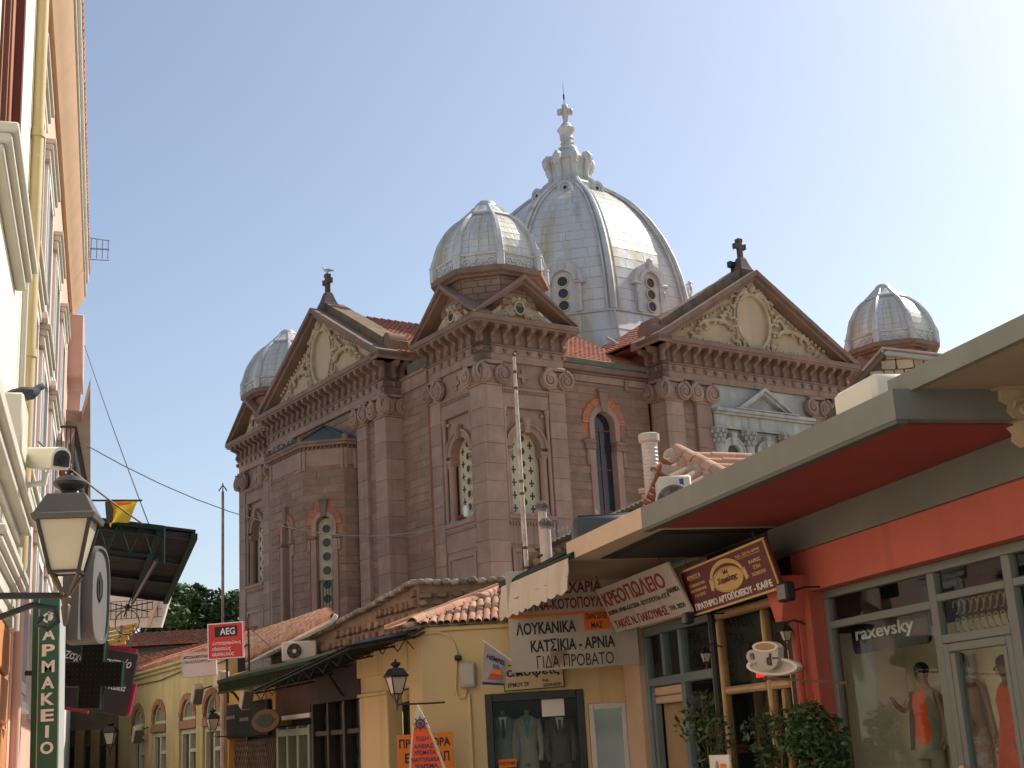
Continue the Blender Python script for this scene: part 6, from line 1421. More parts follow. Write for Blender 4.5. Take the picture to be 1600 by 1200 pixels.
_q = RW.world(*RW.onY(470, 1018, .5)); Ya = float(_q[1])
p0 = WORLD.onY(440, 1036, Ya); p1 = WORLD.onY(494, 1000, Ya); ac_unit('white fan unit mounted before the rubble gable wall', WORLD, p0[0], p1[0], Ya, Ya+.4, p0[2]+.03, p1[2], p0[0]+.32)
# ---------------- arched yellow building
ab = Thing('arched_building', 'old yellow single storey building with four brick arched windows', 'building', MF, (17, 0, 0)); K = ab.part
M_AYEL = mat('aged_yellow', (.47, .37, .18), .9, .1, 1.5, (.38, .28, .12), .55, .7, .2, 25, streak=(.30, .22, .11), streak_amt=.3)
M_ABRK = mat('dull_brick', (.27, .12, .065), .9, .2, 4, rand=.15)
M_SAGE = mat('pale_green_frame', (.40, .40, .28), .7, .08, 3)
S0, S1 = ms(353, 1100), ms(192, 1120)+.6; zt = 3.98; zsp = 2.72
zsp = 2.64; HW = .86
ell = lambda cx, cz, f_, n: [(cx+.86*f_*math.cos(math.pi*k/n), cz+.62*f_*math.sin(math.pi*k/n)) for k in range(n+1)]
cs = [max(S0+.95, ms(331, 1108)), ms(293, 1112), ms(248, 1118), ms(216, 1122)]
K('wall', MB().box(S0, S1, -.5, -.3, 0, zt), M_ROOM)
xs = [S0]+[v for c in cs for v in (c-HW, c+HW)]+[S1]
for i in range(0, len(xs)-1, 2):
    if xs[i+1]-xs[i] > .01: K('pier', MB().box(xs[i], xs[i+1]-.001, -.3, 0, 0, zt), M_AYEL)
for c in cs:
    n = 14; b = MB(); outer = [(c+HW-2*HW*k/n, zt) for k in range(n+1)]; b.ring(outer, ell(c, zsp, 1, n), 'y', -.3, .0, closed=False); K('wall', b, M_AYEL)
    for k in range(13):
        t0, t1 = math.pi*(k+.03)/13, math.pi*(k+.97)/13; q = lambda f_, t: (c+.86*f_*math.cos(t), zsp+.62*f_*math.sin(t)); b = MB(); b.prism([q(1.02, t0), q(1.02, t1), q(.74, t1), q(.74, t0)], 'y', -.25, .03+random.uniform(-.008, .008)); K('arch_brick', b, M_ABRK)
    b = MB(); b.ring(ell(c, zsp, .74, n), ell(c, zsp, .64, n), 'y', -.22, -.05, closed=False); b.box(c-.64, c+.64, -.2, -.04, zsp-.09, zsp, .01); fan = K('fanlight', b, M_SAGE)
    K('pane', MB().prism(ell(c, zsp, .64, n), 'y', -.16, -.15), M_GLASSDK, parent=fan)
    b = MB()
    for k in range(1, 5): x = c-.55+1.1*k/5; b.box(x-.02, x+.02, -.15, -.10, zsp, zsp+.40*math.sqrt(max(.01, 1-((x-c)/.55)**2)))
    K('glazing_bar', b, M_SAGE, parent=fan, kind='stuff')
    K('brick_lintel', MB().box(c-HW+.002, c+HW-.002, -.28, .035, zsp-.32, zsp-.10, .01), M_ABRK)
    for q in ((c-.85, c-.74, 0, 2.31), (c+.74, c+.85, 0, 2.31), (c-.735, c+.735, 2.18, 2.31), (c-.06, c+.06, 0, 2.175), (c-.73, c-.07, 1.70, 1.80)): K('door_frame', MB().box(q[0], q[1], -.25, -.06, q[2], q[3], .01), M_SAGE)
    K('pane', MB().box(c-.73, c-.07, -.18, -.174, 0, 1.698), M_GLASSDK); K('pane', MB().box(c+.07, c+.73, -.18, -.174, 0, 2.175), M_GLASSDK)
b = MB(); b.box(S0-.05, S1, -.3, .10, zt+.003, zt+.10, .02); b.box(S0-.1, S1, -.3, .20, zt+.103, zt+.22, .03); K('cornice', b, M_AYEL)
b = MB().tube([(S0-.1, .05, zt-.12), (S0+2, .04, zt-.18), (S0+4, .05, zt-.10), (S0+6.5, .04, zt-.2), (S1, .04, zt-.14)], .018, 5); K('cable', b, M_IRON)
b = tile_sheet((S0-.2, .24, zt+.22), (1, 0, 0), (0, -1, .42), S1-S0+.2, .9, .2, .34, .05); K('roof_tiles', b, M_TILE, kind='stuff', smooth=60)
p = MF.onY(332, 1148, .55); lantern('wall_lantern', 'dark lantern on the yellow wall beside the rightmost brick arch', MF, p, .55, arm=([(p[0], .55, p[2]-.02), (p[0]-.4, .55, p[2]-.06), (p[0]-.5, .0, p[2]-.06)], .016))
def flood(px, py, n, fr, label, ln=.5):
    p = fr.onY(px, py, n); t = Thing('floodlight', label, 'floodlight', fr, (p[0], n, p[2]-.2)); b = MB().tf(Matrix.Translation((p[0], n, p[2])) @ Matrix.Rotation(R(-30), 4, 'Y')); b.box(-.13, .13, -.1, .16, -.26, .26, .04); t.part('housing', b, M_LIME)
    b = MB().tf(Matrix.Translation((p[0], n, p[2])) @ Matrix.Rotation(R(-30), 4, 'Y')); b.box(-.135, -.1, -.08, .14, -.22, .22, .01); t.part('lens', b, M_GREYDK); t.part('bracket', MB().cyl((p[0], n, p[2]+.1), (p[0], 0, p[2]+.2), .02, n=5), M_IRON)
flood(310, 1085, .35, MF, 'boxy floodlight angled between the two right brick arches'); flood(216, 1148, .3, MF, 'small pale floodlight low between the two left brick arches'); flood(387, 1090, .5, MF, 'dark tilted floodlight at the left end of the long canopy')
# grey water tank and pipe at the junction
t = Thing('drain_head', 'grey rain head on the joint between the ochre shop and the arched building', 'gutter', MF, (S0-.1, .1, 3.0)); t.part('box', MB().box(S0-.4, S0+.1, .02, .3, 3.2, 3.6, .04), M_LIME); t.part('pipe', MB().cyl((S0-.15, .12, 3.2), (S0-.15, .12, 0), .07, n=8), M_LIME)

# ---------------- signs over that street
pn = Panel(mf(325, 975, 1.2), mf(380, 971, 1.2), mf(325, 1032, 1.2), mf(381, 1026, 1.2)); c_ = pn
pn = Panel(WORLD.onY(324, 975, 31.5), WORLD.onY(380, 971, 31.5), WORLD.onY(325, 1032, 31.5), WORLD.onY(381, 1027, 31.5))
sg = sign('appliance_sign', 'square red illuminated sign with a black AEG block', 'sign', pn, .16, mat('sign_red', (.62, .03, .035), .4, .04, 2), .03, M_LETTER_W, [('έντοιχισμένες', .53, .44, .80, .12, M_LETTER_W), ('οἰκιακές', .38, .29, .52, .12, M_LETTER_W), ('συσκευές', .42, .14, .60, .13, M_LETTER_W)])
sg.part('black_block', pn.box(.20, .83, .62, .90, -.012, 0), M_BLACK); sg.part('lettering', pn.text('AEG', .56, .76, .42, .19, bold=.024, y=-.012), M_LETTER_W, smooth=0)
b = pn.mb(); b.cyl((0, .08, -pn.h/2), (0, .08, -pn.h/2-1.0), .03, n=6); sg.part('post', b, M_IRON)
b = pn.mb(); b.tube([(pn.w*.5, .08, -pn.h*.2), (pn.w*.62, .08, -.1), (pn.w*.62, .08, -1.4)], .025, 5); b.tube([(pn.w*.62, .08, pn.h*.35), (pn.w*1.35, .3, -pn.h*.4)], .012, 4); b.tube([(pn.w*.62, .08, .6*pn.h), (pn.w*.62, .08, -.2)], .025, 5); sg.part('stay', b, M_IRON)
pn = Panel(WORLD.onY(284, 1022, 32.5), WORLD.onY(337, 1016, 32.5), WORLD.onY(284, 1059, 32.5), WORLD.onY(338, 1055, 32.5))
sign('grey_sign', 'weathered pale sign with two lines of faded black print beside the red sign', 'sign', pn, .12, mat('dirty_white', (.64, .62, .58), .7, .06, 2, (.52, .49, .45), .5, 1), .025, mat('dirty_white', (.50, .47, .43)), [('ΑΡΤΟΖΑΧΑΡΟΠΛΑΣΤΕΙΟ', .5, .82, .9, .13, M_LETTER_B), ('ΓΙΑΝ ΚΟΥΛΟΥΡΟΥΔΗ', .46, .62, .8, .13, M_LETTER_B)])

# thin pole with a small cross
b = MB(); q = WORLD.onY(348, 975, 58); q1 = WORLD.onY(347.5, 768, 58)
t = Thing('antenna_pole', 'thin rusty antenna pole rising left of the church', 'pole', WORLD, (q[0], 58, 0)); t.part('pole', MB().cyl((q[0], 58, 0), (q[0], 58, q1[2]), .08, .06, 8), mat('rust_cream', (.42, .34, .22), .8, .3, 6, (.25, .14, .08), .5, 2))
t.part('finial', MB().tube([(q[0]-.18, 58, q1[2]+.02), (q[0]-.1, 58, q1[2]+.15), (q[0], 58, q1[2]+.3), (q[0]+.1, 58, q1[2]+.15), (q[0]+.18, 58, q1[2]+.02)], .03, 4).cyl((q[0], 58, q1[2]), (q[0], 58, q1[2]+.38), .03, n=4), M_BRONZE)

# ---------------- houses and roofs further back
hb = Thing('old_house', 'old house with a wavy orange tiled roof behind the street signs', 'house', WORLD, (-14, 54, 0)); K = hb.part
a, c = WORLD.onY(165, 1010, 53), WORLD.onY(372, 1003, 53); e = WORLD.onY(372, 978, 56); zz = (a[2]+c[2])/2
K('wall', MB().box(a[0], c[0], 53.2, 53.6, 0, zz-.02), M_RUBM)
b = tile_sheet((a[0]-.2, 52.9, zz), (1, 0, 0), (0, 3.2, max(.6, e[2]-zz-.1)), c[0]-a[0]+.4, 3.4, .24, .36, .06); K('roof_tiles', b, M_TILE, kind='stuff', smooth=60); K('roof', MB().prism([(52.9, zz-.12), (56.1, zz-.06+max(.6, e[2]-zz-.1)), (59, zz-.3)], 'x', a[0], c[0]), M_RUBM)
hb = Thing('tiled_house', 'lower house with an orange tiled verge and grey rendered wall below the wavy roof', 'house', WORLD, (-13, 48, 0)); K = hb.part
a, c = WORLD.onY(200, 1040, 48), WORLD.onY(345, 1008, 48)
b = MB().prism([(a[0], 0), (c[0], 0), (c[0], c[2]), (a[0], a[2])], 'y', 48.1, 48.5); K('wall', b, M_LIME)
dv = Vector((c[0]-a[0], 0, c[2]-a[2])).normalized(); b = tile_sheet((a[0], 47.8, a[2]), tuple(dv), (0, 1, .25), (c[0]-a[0])/dv.x, 1.3, .22, .36, .05); K('roof_tiles', b, M_TILE, kind='stuff', smooth=60)
K('flashing', MB().box(WORLD.onY(270, 1030, 48)[0], WORLD.onY(300, 1030, 48)[0], 47.95, 48.09, WORLD.onY(270, 1036, 48)[2], WORLD.onY(270, 1024, 48)[2]), mat('whitewash', (.72, .70, .66)))
hb = Thing('side_house', 'small red tiled roof end peeping out left of the church foot', 'house', WORLD, (-17, 80, 0)); K = hb.part
a = WORLD.onY(346, 985, 80); c = WORLD.onY(390, 942, 80); b = MB().prism([(a[0]-.6, a[2]-.5), (c[0], a[2]-.5), (c[0], c[2]), ], 'y', 80, 84); K('roof', b, M_TILE); K('wall', MB().box(a[0]-.4, c[0], 80.2, 84, 0, a[2]-.51), M_RUBM)
# shops at the far left end of the street
hb = Thing('end_shop', 'dim ochre shop fronts at the far left end of the street behind the black cross', 'shop', WORLD, (-15, 46.5, 0)); K = hb.part
x0, x1 = WORLD.onY(88, 1150, 45)[0], WORLD.onY(215, 1150, 45)[0]; K('wall', MB().box(x0-3, x1, 45.2, 45.6, 0, 4.6), mat('dim_ochre', (.28, .19, .08), .9, .15, 2)); K('wall', MB().box(x0, x1, 44.9, 45.1, 2.6, 4.3), mat('dim_brown', (.16, .11, .07), .9, .2, 2))
for k in range(5):
    x = x0+.3+(x1-x0-.6)*k/4; K('pilaster', MB().box(x-.15, x+.15, 44.8, 45.15, 0, 2.6, .02), mat('dim_ochre', (.28, .19, .08)))
    if k < 4:
        K('door', MB().box(x+.25, x+(x1-x0)/4-.4, 45.1, 45.18, 0, 2.3, .02), M_GREYDK); K('pane', MB().box(x+.4, x+(x1-x0)/4-.55, 45.05, 45.09, .9, 2.1), M_GLASSDK)
p = WORLD.onY(172, 1172, 41); lantern('wall_lantern', 'dark lantern far down the street below the black poster', WORLD, p, .75)

# =================================================================== ROOF CLUSTER ABOVE THE RIGHT-HAND SHOPS
wy = lambda px, py, Y: WORLD.onY(px, py, Y)
t = Thing('flagpole', 'tall thin weathered white pole standing in front of the church corner tower', 'pole', WORLD, tuple(wy(824, 910, 26)))
a, b_ = Vector(wy(825, 935, 26)), Vector(wy(803, 556, 26)); pl = t.part('pole', MB().tube([a, a.lerp(b_, .55), b_], [.055, .045, .03], 8), mat('chipped_white', (.62, .57, .47), .6, .08, 3, (.26, .15, .08), .35, 5))
for u in (.12, .2, .42, .47, .86, .93): q = a.lerp(b_, u); t.part('rust_collar', MB().cyl(q-Vector((0, 0, .03)), q+Vector((0, 0, .03)), .06-.02*u, n=8), M_BRONZE)
t.part('tip', MB().ball(b_+Vector((0, 0, .02)), .05, .05, .05, 8, 6), M_BRONZE)
t = Thing('vent_pipes', 'two pale vent pipes with grey turbine caps strapped together', 'vent', WORLD, tuple(wy(850, 890, 25.5)))
M_PIPE = mat('pale_pipe', (.62, .53, .47), .6, .06, 3, (.45, .36, .30), .45, 2.5)
for (px, top, bot, lab) in ((847, 797, 880, 0), (853, 824, 885, 1)):
    Y = 25.5-.22*lab; p = wy(px, top, Y); q = wy(px+2, bot, Y); t.part('pipe', MB().cyl((p[0], Y, q[2]-1.5), (p[0], Y, p[2]), .088, n=14), M_PIPE)
    b = MB(); 
    for k in range(14):
        aa = 2*math.pi*k/14; b.tube([(p[0]+.05*math.cos(aa), Y+.05*math.sin(aa), p[2]+.16), (p[0]+.125*math.cos(aa+.3), Y+.125*math.sin(aa+.3), p[2]+.09), (p[0]+.08*math.cos(aa+.5), Y+.08*math.sin(aa+.5), p[2]+.0)], .022, 4)
    b.ball((p[0], Y, p[2]+.08), .105, .105, .09, 12, 8); b.lathe(p[0], Y, [(.10, p[2]-.03), (.10, p[2]+.02)], 12); t.part('turbine_cap', b, mat('zinc_grey', (.23, .21, .20), .45, .15, 6, metal=.4))
p = wy(852, 868, 25.5); t.part('strap', MB().lathe(p[0], 25.58, [(.17, p[2]-.02), (.17, p[2]+.02)], 14), M_IRON)
t = Thing('tv_antenna', 'small thin TV antenna on the roof edge beside the vent pipes', 'antenna', WORLD, tuple(wy(868, 850, 26.5)))
p = wy(870, 850, 26.5); b = MB().cyl((p[0], 26.5, p[2]-.2), (p[0]-.02, 26.5, p[2]+.42), .012, n=5); b.cyl((p[0]-.35, 26.5, p[2]+.22), (p[0]+.25, 26.5, p[2]+.30), .010, n=4)
for k in range(7): x = p[0]-.32+.09*k; b.cyl((x, 26.4, p[2]+.17+.01*k), (x+.02, 26.6, p[2]+.31+.01*k), .007, n=4)
t.part('rods', b, mat('antenna_metal', (.3, .28, .26), .4, metal=.6))
# rubble parapet
t = Thing('stone_parapet', 'low rubble stone parapet with mossy coping behind the peach canopy', 'wall', WORLD, (1.8, 26, 4.0)); YP = 26.2
A = wy(846, 858, YP); B_ = wy(1012, 783, YP); b = MB().prism([(A[0]-.4, 3.5), (B_[0]+.3, 3.5), (B_[0]+.3, B_[2]), (A[0]-.4, A[2]-.15)], 'y', YP+.05, YP+.4); t.part('wall_core', b, M_RUBM)
nn = 0
for r_ in range(6):
    x = A[0]-.4
    while x < B_[0]:
        w_ = random.uniform(.12, .26); zt_ = A[2]+(B_[2]-A[2])*(x-A[0])/(B_[0]-A[0])-.08; z = zt_-.14*r_-.07
        b = MB().tf(Matrix.Translation((x+w_/2, YP, z)) @ Matrix.Rotation(random.uniform(-.2, .2)-.35, 4, 'Y')); b.box(-w_/2+.01, w_/2-.01, -random.uniform(.02, .06), .1, -.065, .065, .03); t.part('stone', b, M_RUB); nn += 1; x += w_
b = MB()
for k in range(24): u = k/23; b.ball((A[0]+(B_[0]-A[0])*u, YP+.1, A[2]+(B_[2]-A[2])*u+.02), .14, .2, .06, 7, 4)
t.part('coping', b, M_MOSS)
# dark skylight box
p = wy(897, 842, 21.5); q = wy(950, 806, 21.5)
t = Thing('skylight_box', 'dark grey smooth box on the roof behind the peach canopy edge', 'box', WORLD, (p[0], 21.5, 4.3)); b = MB().box(p[0], q[0]+.5, 21.5, 22.6, 4.2, q[2]+.02, .07); t.part('box', b, mat('slate_blue_plastic', (.055, .06, .07), .45, .1, 3)); t.part('lid', MB().box(p[0]+.08, q[0]+.4, 21.6, 22.5, q[2]+.022, q[2]+.05, .01), M_BLACK)
# broken wire loop near the tall window
p = wy(930, 805, 26); b = MB().tube([(p[0], 26, p[2]-.3), (p[0]+.02, 26, p[2]+.12), (p[0]+.1, 26, p[2]-.1), (p[0]+.18, 26, p[2]-.3)], .012, 4); single('bent_wire', 'bent pale wire loop sticking up at the foot of the tall church window', 'wire', b, M_LIME, base=(p[0], 26, p[2]-.3))
# flue
p = wy(1013, 690, 25.0); q = wy(1022, 770, 25.0)
t = Thing('flue', 'ribbed white round flue pipe with a wide collar cap beside the tiled roof', 'chimney', WORLD, (q[0], 25, q[2]))
b = MB(); z = q[2]-.6; prof = []
while z < p[2]-.02: prof += [(.150, z), (.165, z+.02), (.150, z+.04)]; z += .075
xm = (p[0]+q[0])/2; b.lathe(xm, 25, prof, 18); t.part('pipe', b, mat('flue_white', (.66, .58, .50), .45, .05, 3, (.5, .42, .35), .4, 2)); t.part('cap', MB().lathe(xm, 25, [(.155, p[2]-.04), (.20, p[2]), (.205, p[2]+.13), (.17, p[2]+.15), (.14, p[2]+.12)], 18), M_WHITEC)
# barrel tiled roof
t = Thing('barrel_tile_roof', 'small pink barrel tiled roof with mortared ridge above the grey canopy', 'roof', WORLD, (3.5, 24.5, 5.5))
Aa, Bb, Cc, Dd = Vector(wy(1062, 714, 25.2)), Vector(wy(1150, 760, 23.6)), Vector(wy(1004, 800, 23.9)), Vector(wy(1168, 716, 25.4))
nL = (Bb-Aa).cross(Cc-Aa).normalized(); nL = nL if nL.z > 0 else -nL; nR = (Bb-Aa).cross(Dd-Aa).normalized(); nR = nR if nR.z > 0 else -nR
b = MB(); b.add([tuple(Aa), tuple(Bb), tuple(Cc)], [(0,1,2)]); b.add([tuple(Aa), tuple(Bb), tuple(Dd)], [(0,1,2)]); t.part('roof', b, M_LIME)
ME_BIG = barrel(.5, .13, .11, .02, 8).mesh('roof_tile', mat('pink_barrel_tile', (.56, .29, .18), .85, .14, 5, (.46, .34, .25), .45, 1.6, .2, 25, rand=.2), 50)
ME_BIGR = barrel(.5, .17, .14, .02, 8).mesh('ridge_tile', MATS['pink_barrel_tile'], 50)
L1 = Vector(wy(1018, 737, 24.8)); rows = []
for k in range(6):
    s_ = Aa.lerp(Bb, .04+k/6.5); e_ = s_+(L1-Aa)*(.95-.0*k); rows.append((e_, s_, nL))
tiles(t, rows, me=ME_BIG)
rows = [(Aa.lerp(Bb, .05+k/5)+(Dd-Aa)*1.0, Aa.lerp(Bb, .05+k/5), nR) for k in range(4)]; tiles(t, rows, me=ME_BIG)
tiles(t, [(Bb+Vector((0, 0, .08)), Aa+Vector((0, 0, .08)), (0, 0, 1))], 'ridge_tile', ME_BIGR)
b = MB()
for k in range(16): q = Aa.lerp(Bb, k/15); b.ball((q.x-.05+random.uniform(-.04, .04), q.y-.05, q.z+.0), .15, .14, .10, 7, 5)
b.ball(tuple(Aa+Vector((-.12, 0, .04))), .2, .15, .15, 8, 6); t.part('mortar', b, M_LIME, kind='stuff')
for k in range(9):   # tile ends along the verge
    u = k/8; q = Vector(wy(1034, 722, 24.7)).lerp(Vector(wy(1003, 796, 23.8)), u); b = MB().tf(Matrix.Translation(q) @ Matrix.Rotation(R(-62), 4, 'Y')); b.lathe(0, 0, [(.085, -.18), (.10, .0), (.085, .02)], 8, 0); t.part('verge_tile', b, mat('dark_red_tile', (.26, .085, .04), .85, .2, 5))
b = MB().prism([(wy(1035, 725, 24.4)[0], wy(1035, 725, 24.4)[2]), (wy(1100, 760, 24.4)[0], wy(1100, 735, 24.4)[2]), (wy(1100, 830, 24.4)[0], 4.4), (wy(1000, 830, 24.4)[0], 4.4)], 'y', 24.4, 24.8); t.part('gable_wall', b, M_LIME)
for (px, py) in ((998, 768), (1003, 776)):
    a = Vector(wy(px, py, 25.6)); b = MB().cyl(a, a+Vector((.55, 0, .02)), .05, n=8); t.part('loose_tile', b, MATS['pink_barrel_tile'])
# second air conditioner
p0 = wy(1032, 790, 21.8); p1 = wy(1068, 742, 21.8); p2 = wy(1100, 735, 22.5)
ac_unit('cream fan unit with a small blue mark sitting behind the grey canopy edge', WORLD, p0[0], p1[0]+.12, 21.8, 22.4, 4.75, p1[2], p0[0]+.24, .34, logo=(p1[0]-.08, p1[0]-.01, p1[2]-.25, p1[2]-.06), fm=mat('fan_grey', (.22, .20, .17), .6, .1, 3))
# cracked stone house
YH = 25.0; t = Thing('stone_house', 'old house end of irregular cream stones under a pale eave near the far right dome', 'house', WORLD, (7, YH, 4.4)); K = t.part
c = [wy(*q, YH) for q in ((1290, 650), (1335, 600), (1387, 548), (1545, 572), (1600, 640))]; pg = [(q[0], q[2]) for q in c]
b = MB().prism(pg+[(pg[-1][0], 4.0), (pg[0][0], 4.0)], 'y', YH+.04, YH+.6); K('wall_core', b, mat('dark_joint', (.17, .13, .09), .95, .2, 5))
topc = lambda x: float(np.interp(x, [q[0] for q in pg], [q[1] for q in pg])); z = 5.6
while z < 9.2:
    h_ = random.uniform(.14, .24); x = pg[0][0]
    while x < pg[-1][0]-.1:
        w_ = random.uniform(.16, .34)
        lim = min(topc(x), topc(x+w_))-.015; h0_ = h_; h_ = min(h_, lim-z)
        if h_ > .05:
            n = 8; cx_, cz_ = x+w_/2, z+h_/2; pol = []
            for k in range(n): a = 2*math.pi*k/n+random.uniform(-.2, .2); pol.append((cx_+w_*.5*max(-.98, min(.98, 1.5*math.cos(a)))*random.uniform(.92, 1.0), cz_+h_*.5*max(-.98, min(.98, 1.5*math.sin(a)))*random.uniform(.92, 1.0)))
            K('stone', MB().prism(pol, 'y', YH-random.uniform(.0, .03), YH+.08), mat('cream_stone', (.50, .40, .27), .92, .18, 3, (.36, .29, .20), .5, 1.2, .4, 20, rand=.12))
        h_ = h0_; x += w_+.012
    z += h_+.012
e0_, e1_ = wy(1384, 549, YH), wy(1560, 569, YH); d = Vector((e1_[0]-e0_[0], 0, e1_[2]-e0_[2])); an = math.atan2(d.z, d.x)
b = MB().tf(Matrix.Translation((e0_[0], 0, e0_[2])) @ Matrix.Rotation(-an, 4, 'Y')); b.box(-.1, d.length, YH-.10, YH+.3, -.10, .0, .02); K('eave_board', b, mat('pale_grey_trim', (.42, .41, .39), .7, .06, 2))
b = MB().tf(Matrix.Translation((e0_[0], 0, e0_[2])) @ Matrix.Rotation(-an, 4, 'Y')); b.box(-.12, d.length, YH-.15, YH+1.5, .003, .045, .02)
for k in range(7): b.ball((.3+.3*k, YH+.1, .05), .10, .2, .03, 6, 4)
K('roof_slab', b, mat('rosy_roof_slab', (.46, .36, .31), .85, .15, 3))
b = MB().tube([wy(1292, 660, YH-.05), wy(1335, 602, YH-.05), wy(1386, 546, YH-.05)], .06, 5); K('verge', b, M_BRONZE)
# pigeon on the far right dome is tiny: modelled as a bird
def pigeon(label, pos, ang, fr=WORLD, sc=1.0, col=None):
    t = Thing('pigeon', label, 'bird', fr, pos); M = Matrix.Translation(pos) @ Matrix.Rotation(ang, 4, 'Z') @ Matrix.Scale(sc, 4); m = col or mat('pigeon_grey', (.07, .07, .085), .7, .2, 20)
    b = MB().tf(M); vs = [(-.17, 0, .10), (-.10, 0, .115), (0, 0, .13), (.07, 0, .145), (.115, 0, .175), (.135, 0, .205), (.165, 0, .22), (.19, 0, .215)]; b.tube(vs, [.02, .05, .07, .062, .042, .033, .034, .018], 10); t.part('body', b, m, smooth=70)
    b = MB().tf(M); b.cyl((.19, 0, .214), (.222, 0, .205), .009, .003, 6); t.part('beak', b, M_DARK)
    for s in (-1, 1): b = MB().tf(M); b.tube([(.06, s*.055, .15), (-.04, s*.066, .14), (-.15, s*.03, .115)], [.03, .038, .01], 6); t.part('wing', b, mat('pigeon_wing', (.045, .045, .055), .7, .2, 20))
    b = MB().tf(M); b.box(-.30, -.12, -.03, .03, .085, .10, .005); t.part('tail', b, m)
    for s in (-1, 1): b = MB().tf(M); b.cyl((.0, s*.025, .0), (.0, s*.025, .08), .008, n=5); b.box(-.01, .04, s*.025-.012, s*.025+.012, 0, .008); t.part('leg', b, M_ORTOP)
q = CH.world(27.1+.98, 2.0-.45, 22.97); pigeon('tiny dark bird on the slope of the far right dome', tuple(q), 1.0, sc=1.2)

# =================================================================== LEFT SIDE OF THE STREET
aL = 17.4; LF = Frame(-math.cos(R(aL)), -math.sin(R(aL)), 90+aL)     # s along the left walls, -y out into the street
def lf(px, py, n): return LF.onY(px, py, -n)
M_LCREAM = mat('cream_render', (.80, .76, .63), .85, .04, 1.2, (.74, .69, .55), .5, .6, .1, 40)
M_LPEACH = mat('salmon_render', (.74, .46, .35), .85, .05, 1.2, (.68, .41, .31), .5, .6, .1, 40)
M_LGREY = mat('grey_cream_moulding', (.60, .56, .46), .8, .06, 1.5, (.52, .485, .40), .5, .8, .1, 40)
M_LORANGE = mat('orange_rustication', (.58, .24, .09), .8, .06, 2, (.50, .20, .075), .5, .8, .12, 40)
M_LSHUT = mat('oxblood_wood', (.16, .045, .03), .6, .1, 3); M_LFRAME = mat('brick_red_frame', (.40, .14, .07), .7, .08, 3)
M_LWHITE = mat('white_stucco', (.72, .70, .65), .8, .04, 2)
c = Thing('cream_building', 'tall cream building with oxblood shutters and stepped grey mouldings at the left border', 'building', LF, (9, 0, 0)); K = c.part
SP = 16.0
zL = 4.35
for q in ((3, 11.3, zL, 17), (14.22, SP, zL, 17), (11.302, 14.218, zL, 6.9), (11.302, 14.218, 10.4, 11.8), (11.302, 14.218, 15.3, 17)): K('wall', MB().box(q[0], q[1], 0, .5, q[2], q[3]), M_LCREAM)
K('wall', MB().box(3, SP-.6, .10, .5, 0, zL-.002), M_LCREAM)
# first floor cornice: stacked mouldings
for n_, z0, z1 in ((.02, 3.62, 3.80), (.06, 3.803, 3.92), (.10, 3.923, 4.02), (.20, 4.023, 4.12), (.26, 4.123, 4.25), (.23, 4.253, 4.31), (.10, 4.313, 4.348)): K('cornice', MB().box(3, SP-.7+n_*.3, -n_, .1, z0, z1, .015), M_LGREY)
# rusticated orange pilasters with capital
for s0, s1 in ((11.9, 15.2), (5.0, 6.6)):
    z = 0; 
    while z < 2.95:
        K('rusticated_block', MB().box(s0, s1, -.05, .12, z+.012, min(3.0, z+.50)-.012, .03), M_LORANGE); z += .50
    K('wall_strip', MB().box(s1, s1+.6, -.0, .2, 0, 3.4), M_LORANGE)
    for n_, z0, z1 in ((.07, 3.0, 3.14), (.10, 3.143, 3.20), (.08, 3.203, 3.34), (.13, 3.343, 3.40), (.17, 3.403, 3.47), (.20, 3.473, 3.56)): K('capital', MB().box(s0-n_, s1+n_, -n_, .1, z0, z1, .015), M_LGREY)
K('door_void', MB().box(6.6, 11.9, .3, .35, 0, 3.4), M_ROOM)
# shuttered windows: surround, shutters, sill (seen from below)
for z0, z1 in ((6.9, 10.4), (11.8, 15.3)):
    s0, s1 = 11.302, 14.218
    K('reveal', MB().box(s1-.06, s1-.002, .01, .30, z0+.002, z1-.002), M_LSHUT); K('reveal', MB().box(s0+.002, s0+.06, .01, .30, z0+.002, z1-.002), M_LSHUT)
    K('window_frame', MB().box(s1-.30, s1-.062, .10, .18, z0+.002, z1-.002, .01), M_LFRAME); K('window_frame', MB().box(s0+.062, s0+.30, .10, .18, z0+.002, z1-.002, .01), M_LFRAME)
    K('pane', MB().box(s0+.30, s1-.30, .14, .15, z0, z1), M_GLASSDK)
    for k in range(3): K('mullion', MB().box(s0+.7+.73*k, s0+.78+.73*k, .10, .17, z0+.002, z1-.002), M_LFRAME)
    for n_, zz0, zz1 in ((.22, z0-.20, z0-.10), (.17, z0-.30, z0-.203), (.11, z0-.40, z0-.303)): K('sill', MB().box(s0-.45, s1+.15, -n_, 0, zz0, zz1, .015), M_LGREY)
    for n_, zz0, zz1 in ((.11, z1+.2, z1+.3), (.18, z1+.303, z1+.42)): K('window_head', MB().box(s0-.45, s1+.15, -n_, 0, zz0, zz1, .015), M_LGREY)
b = MB().tube([(SP-.15, -.08, 3.7), (SP-.15, -.08, 18)], .075, 12)
for z in (5.0, 6.2, 9.0, 12): b.lathe(SP-.15, -.08, [(.09, z), (.09, z+.10)], 12)
K('downpipe', b, mat('yellow_pipe', (.60, .46, .22), .6, .05, 3, (.52, .39, .19), .4, 1)); b = MB().tube([(SP-.75, -.05, 4.4), (SP-.75, -.05, 6.9)], .035, 8); b.tube([(15.4, -.06, 3.0), (15.4, -.06, 3.9)], .06, 10); K('thin_pipe', b, M_LGREY)

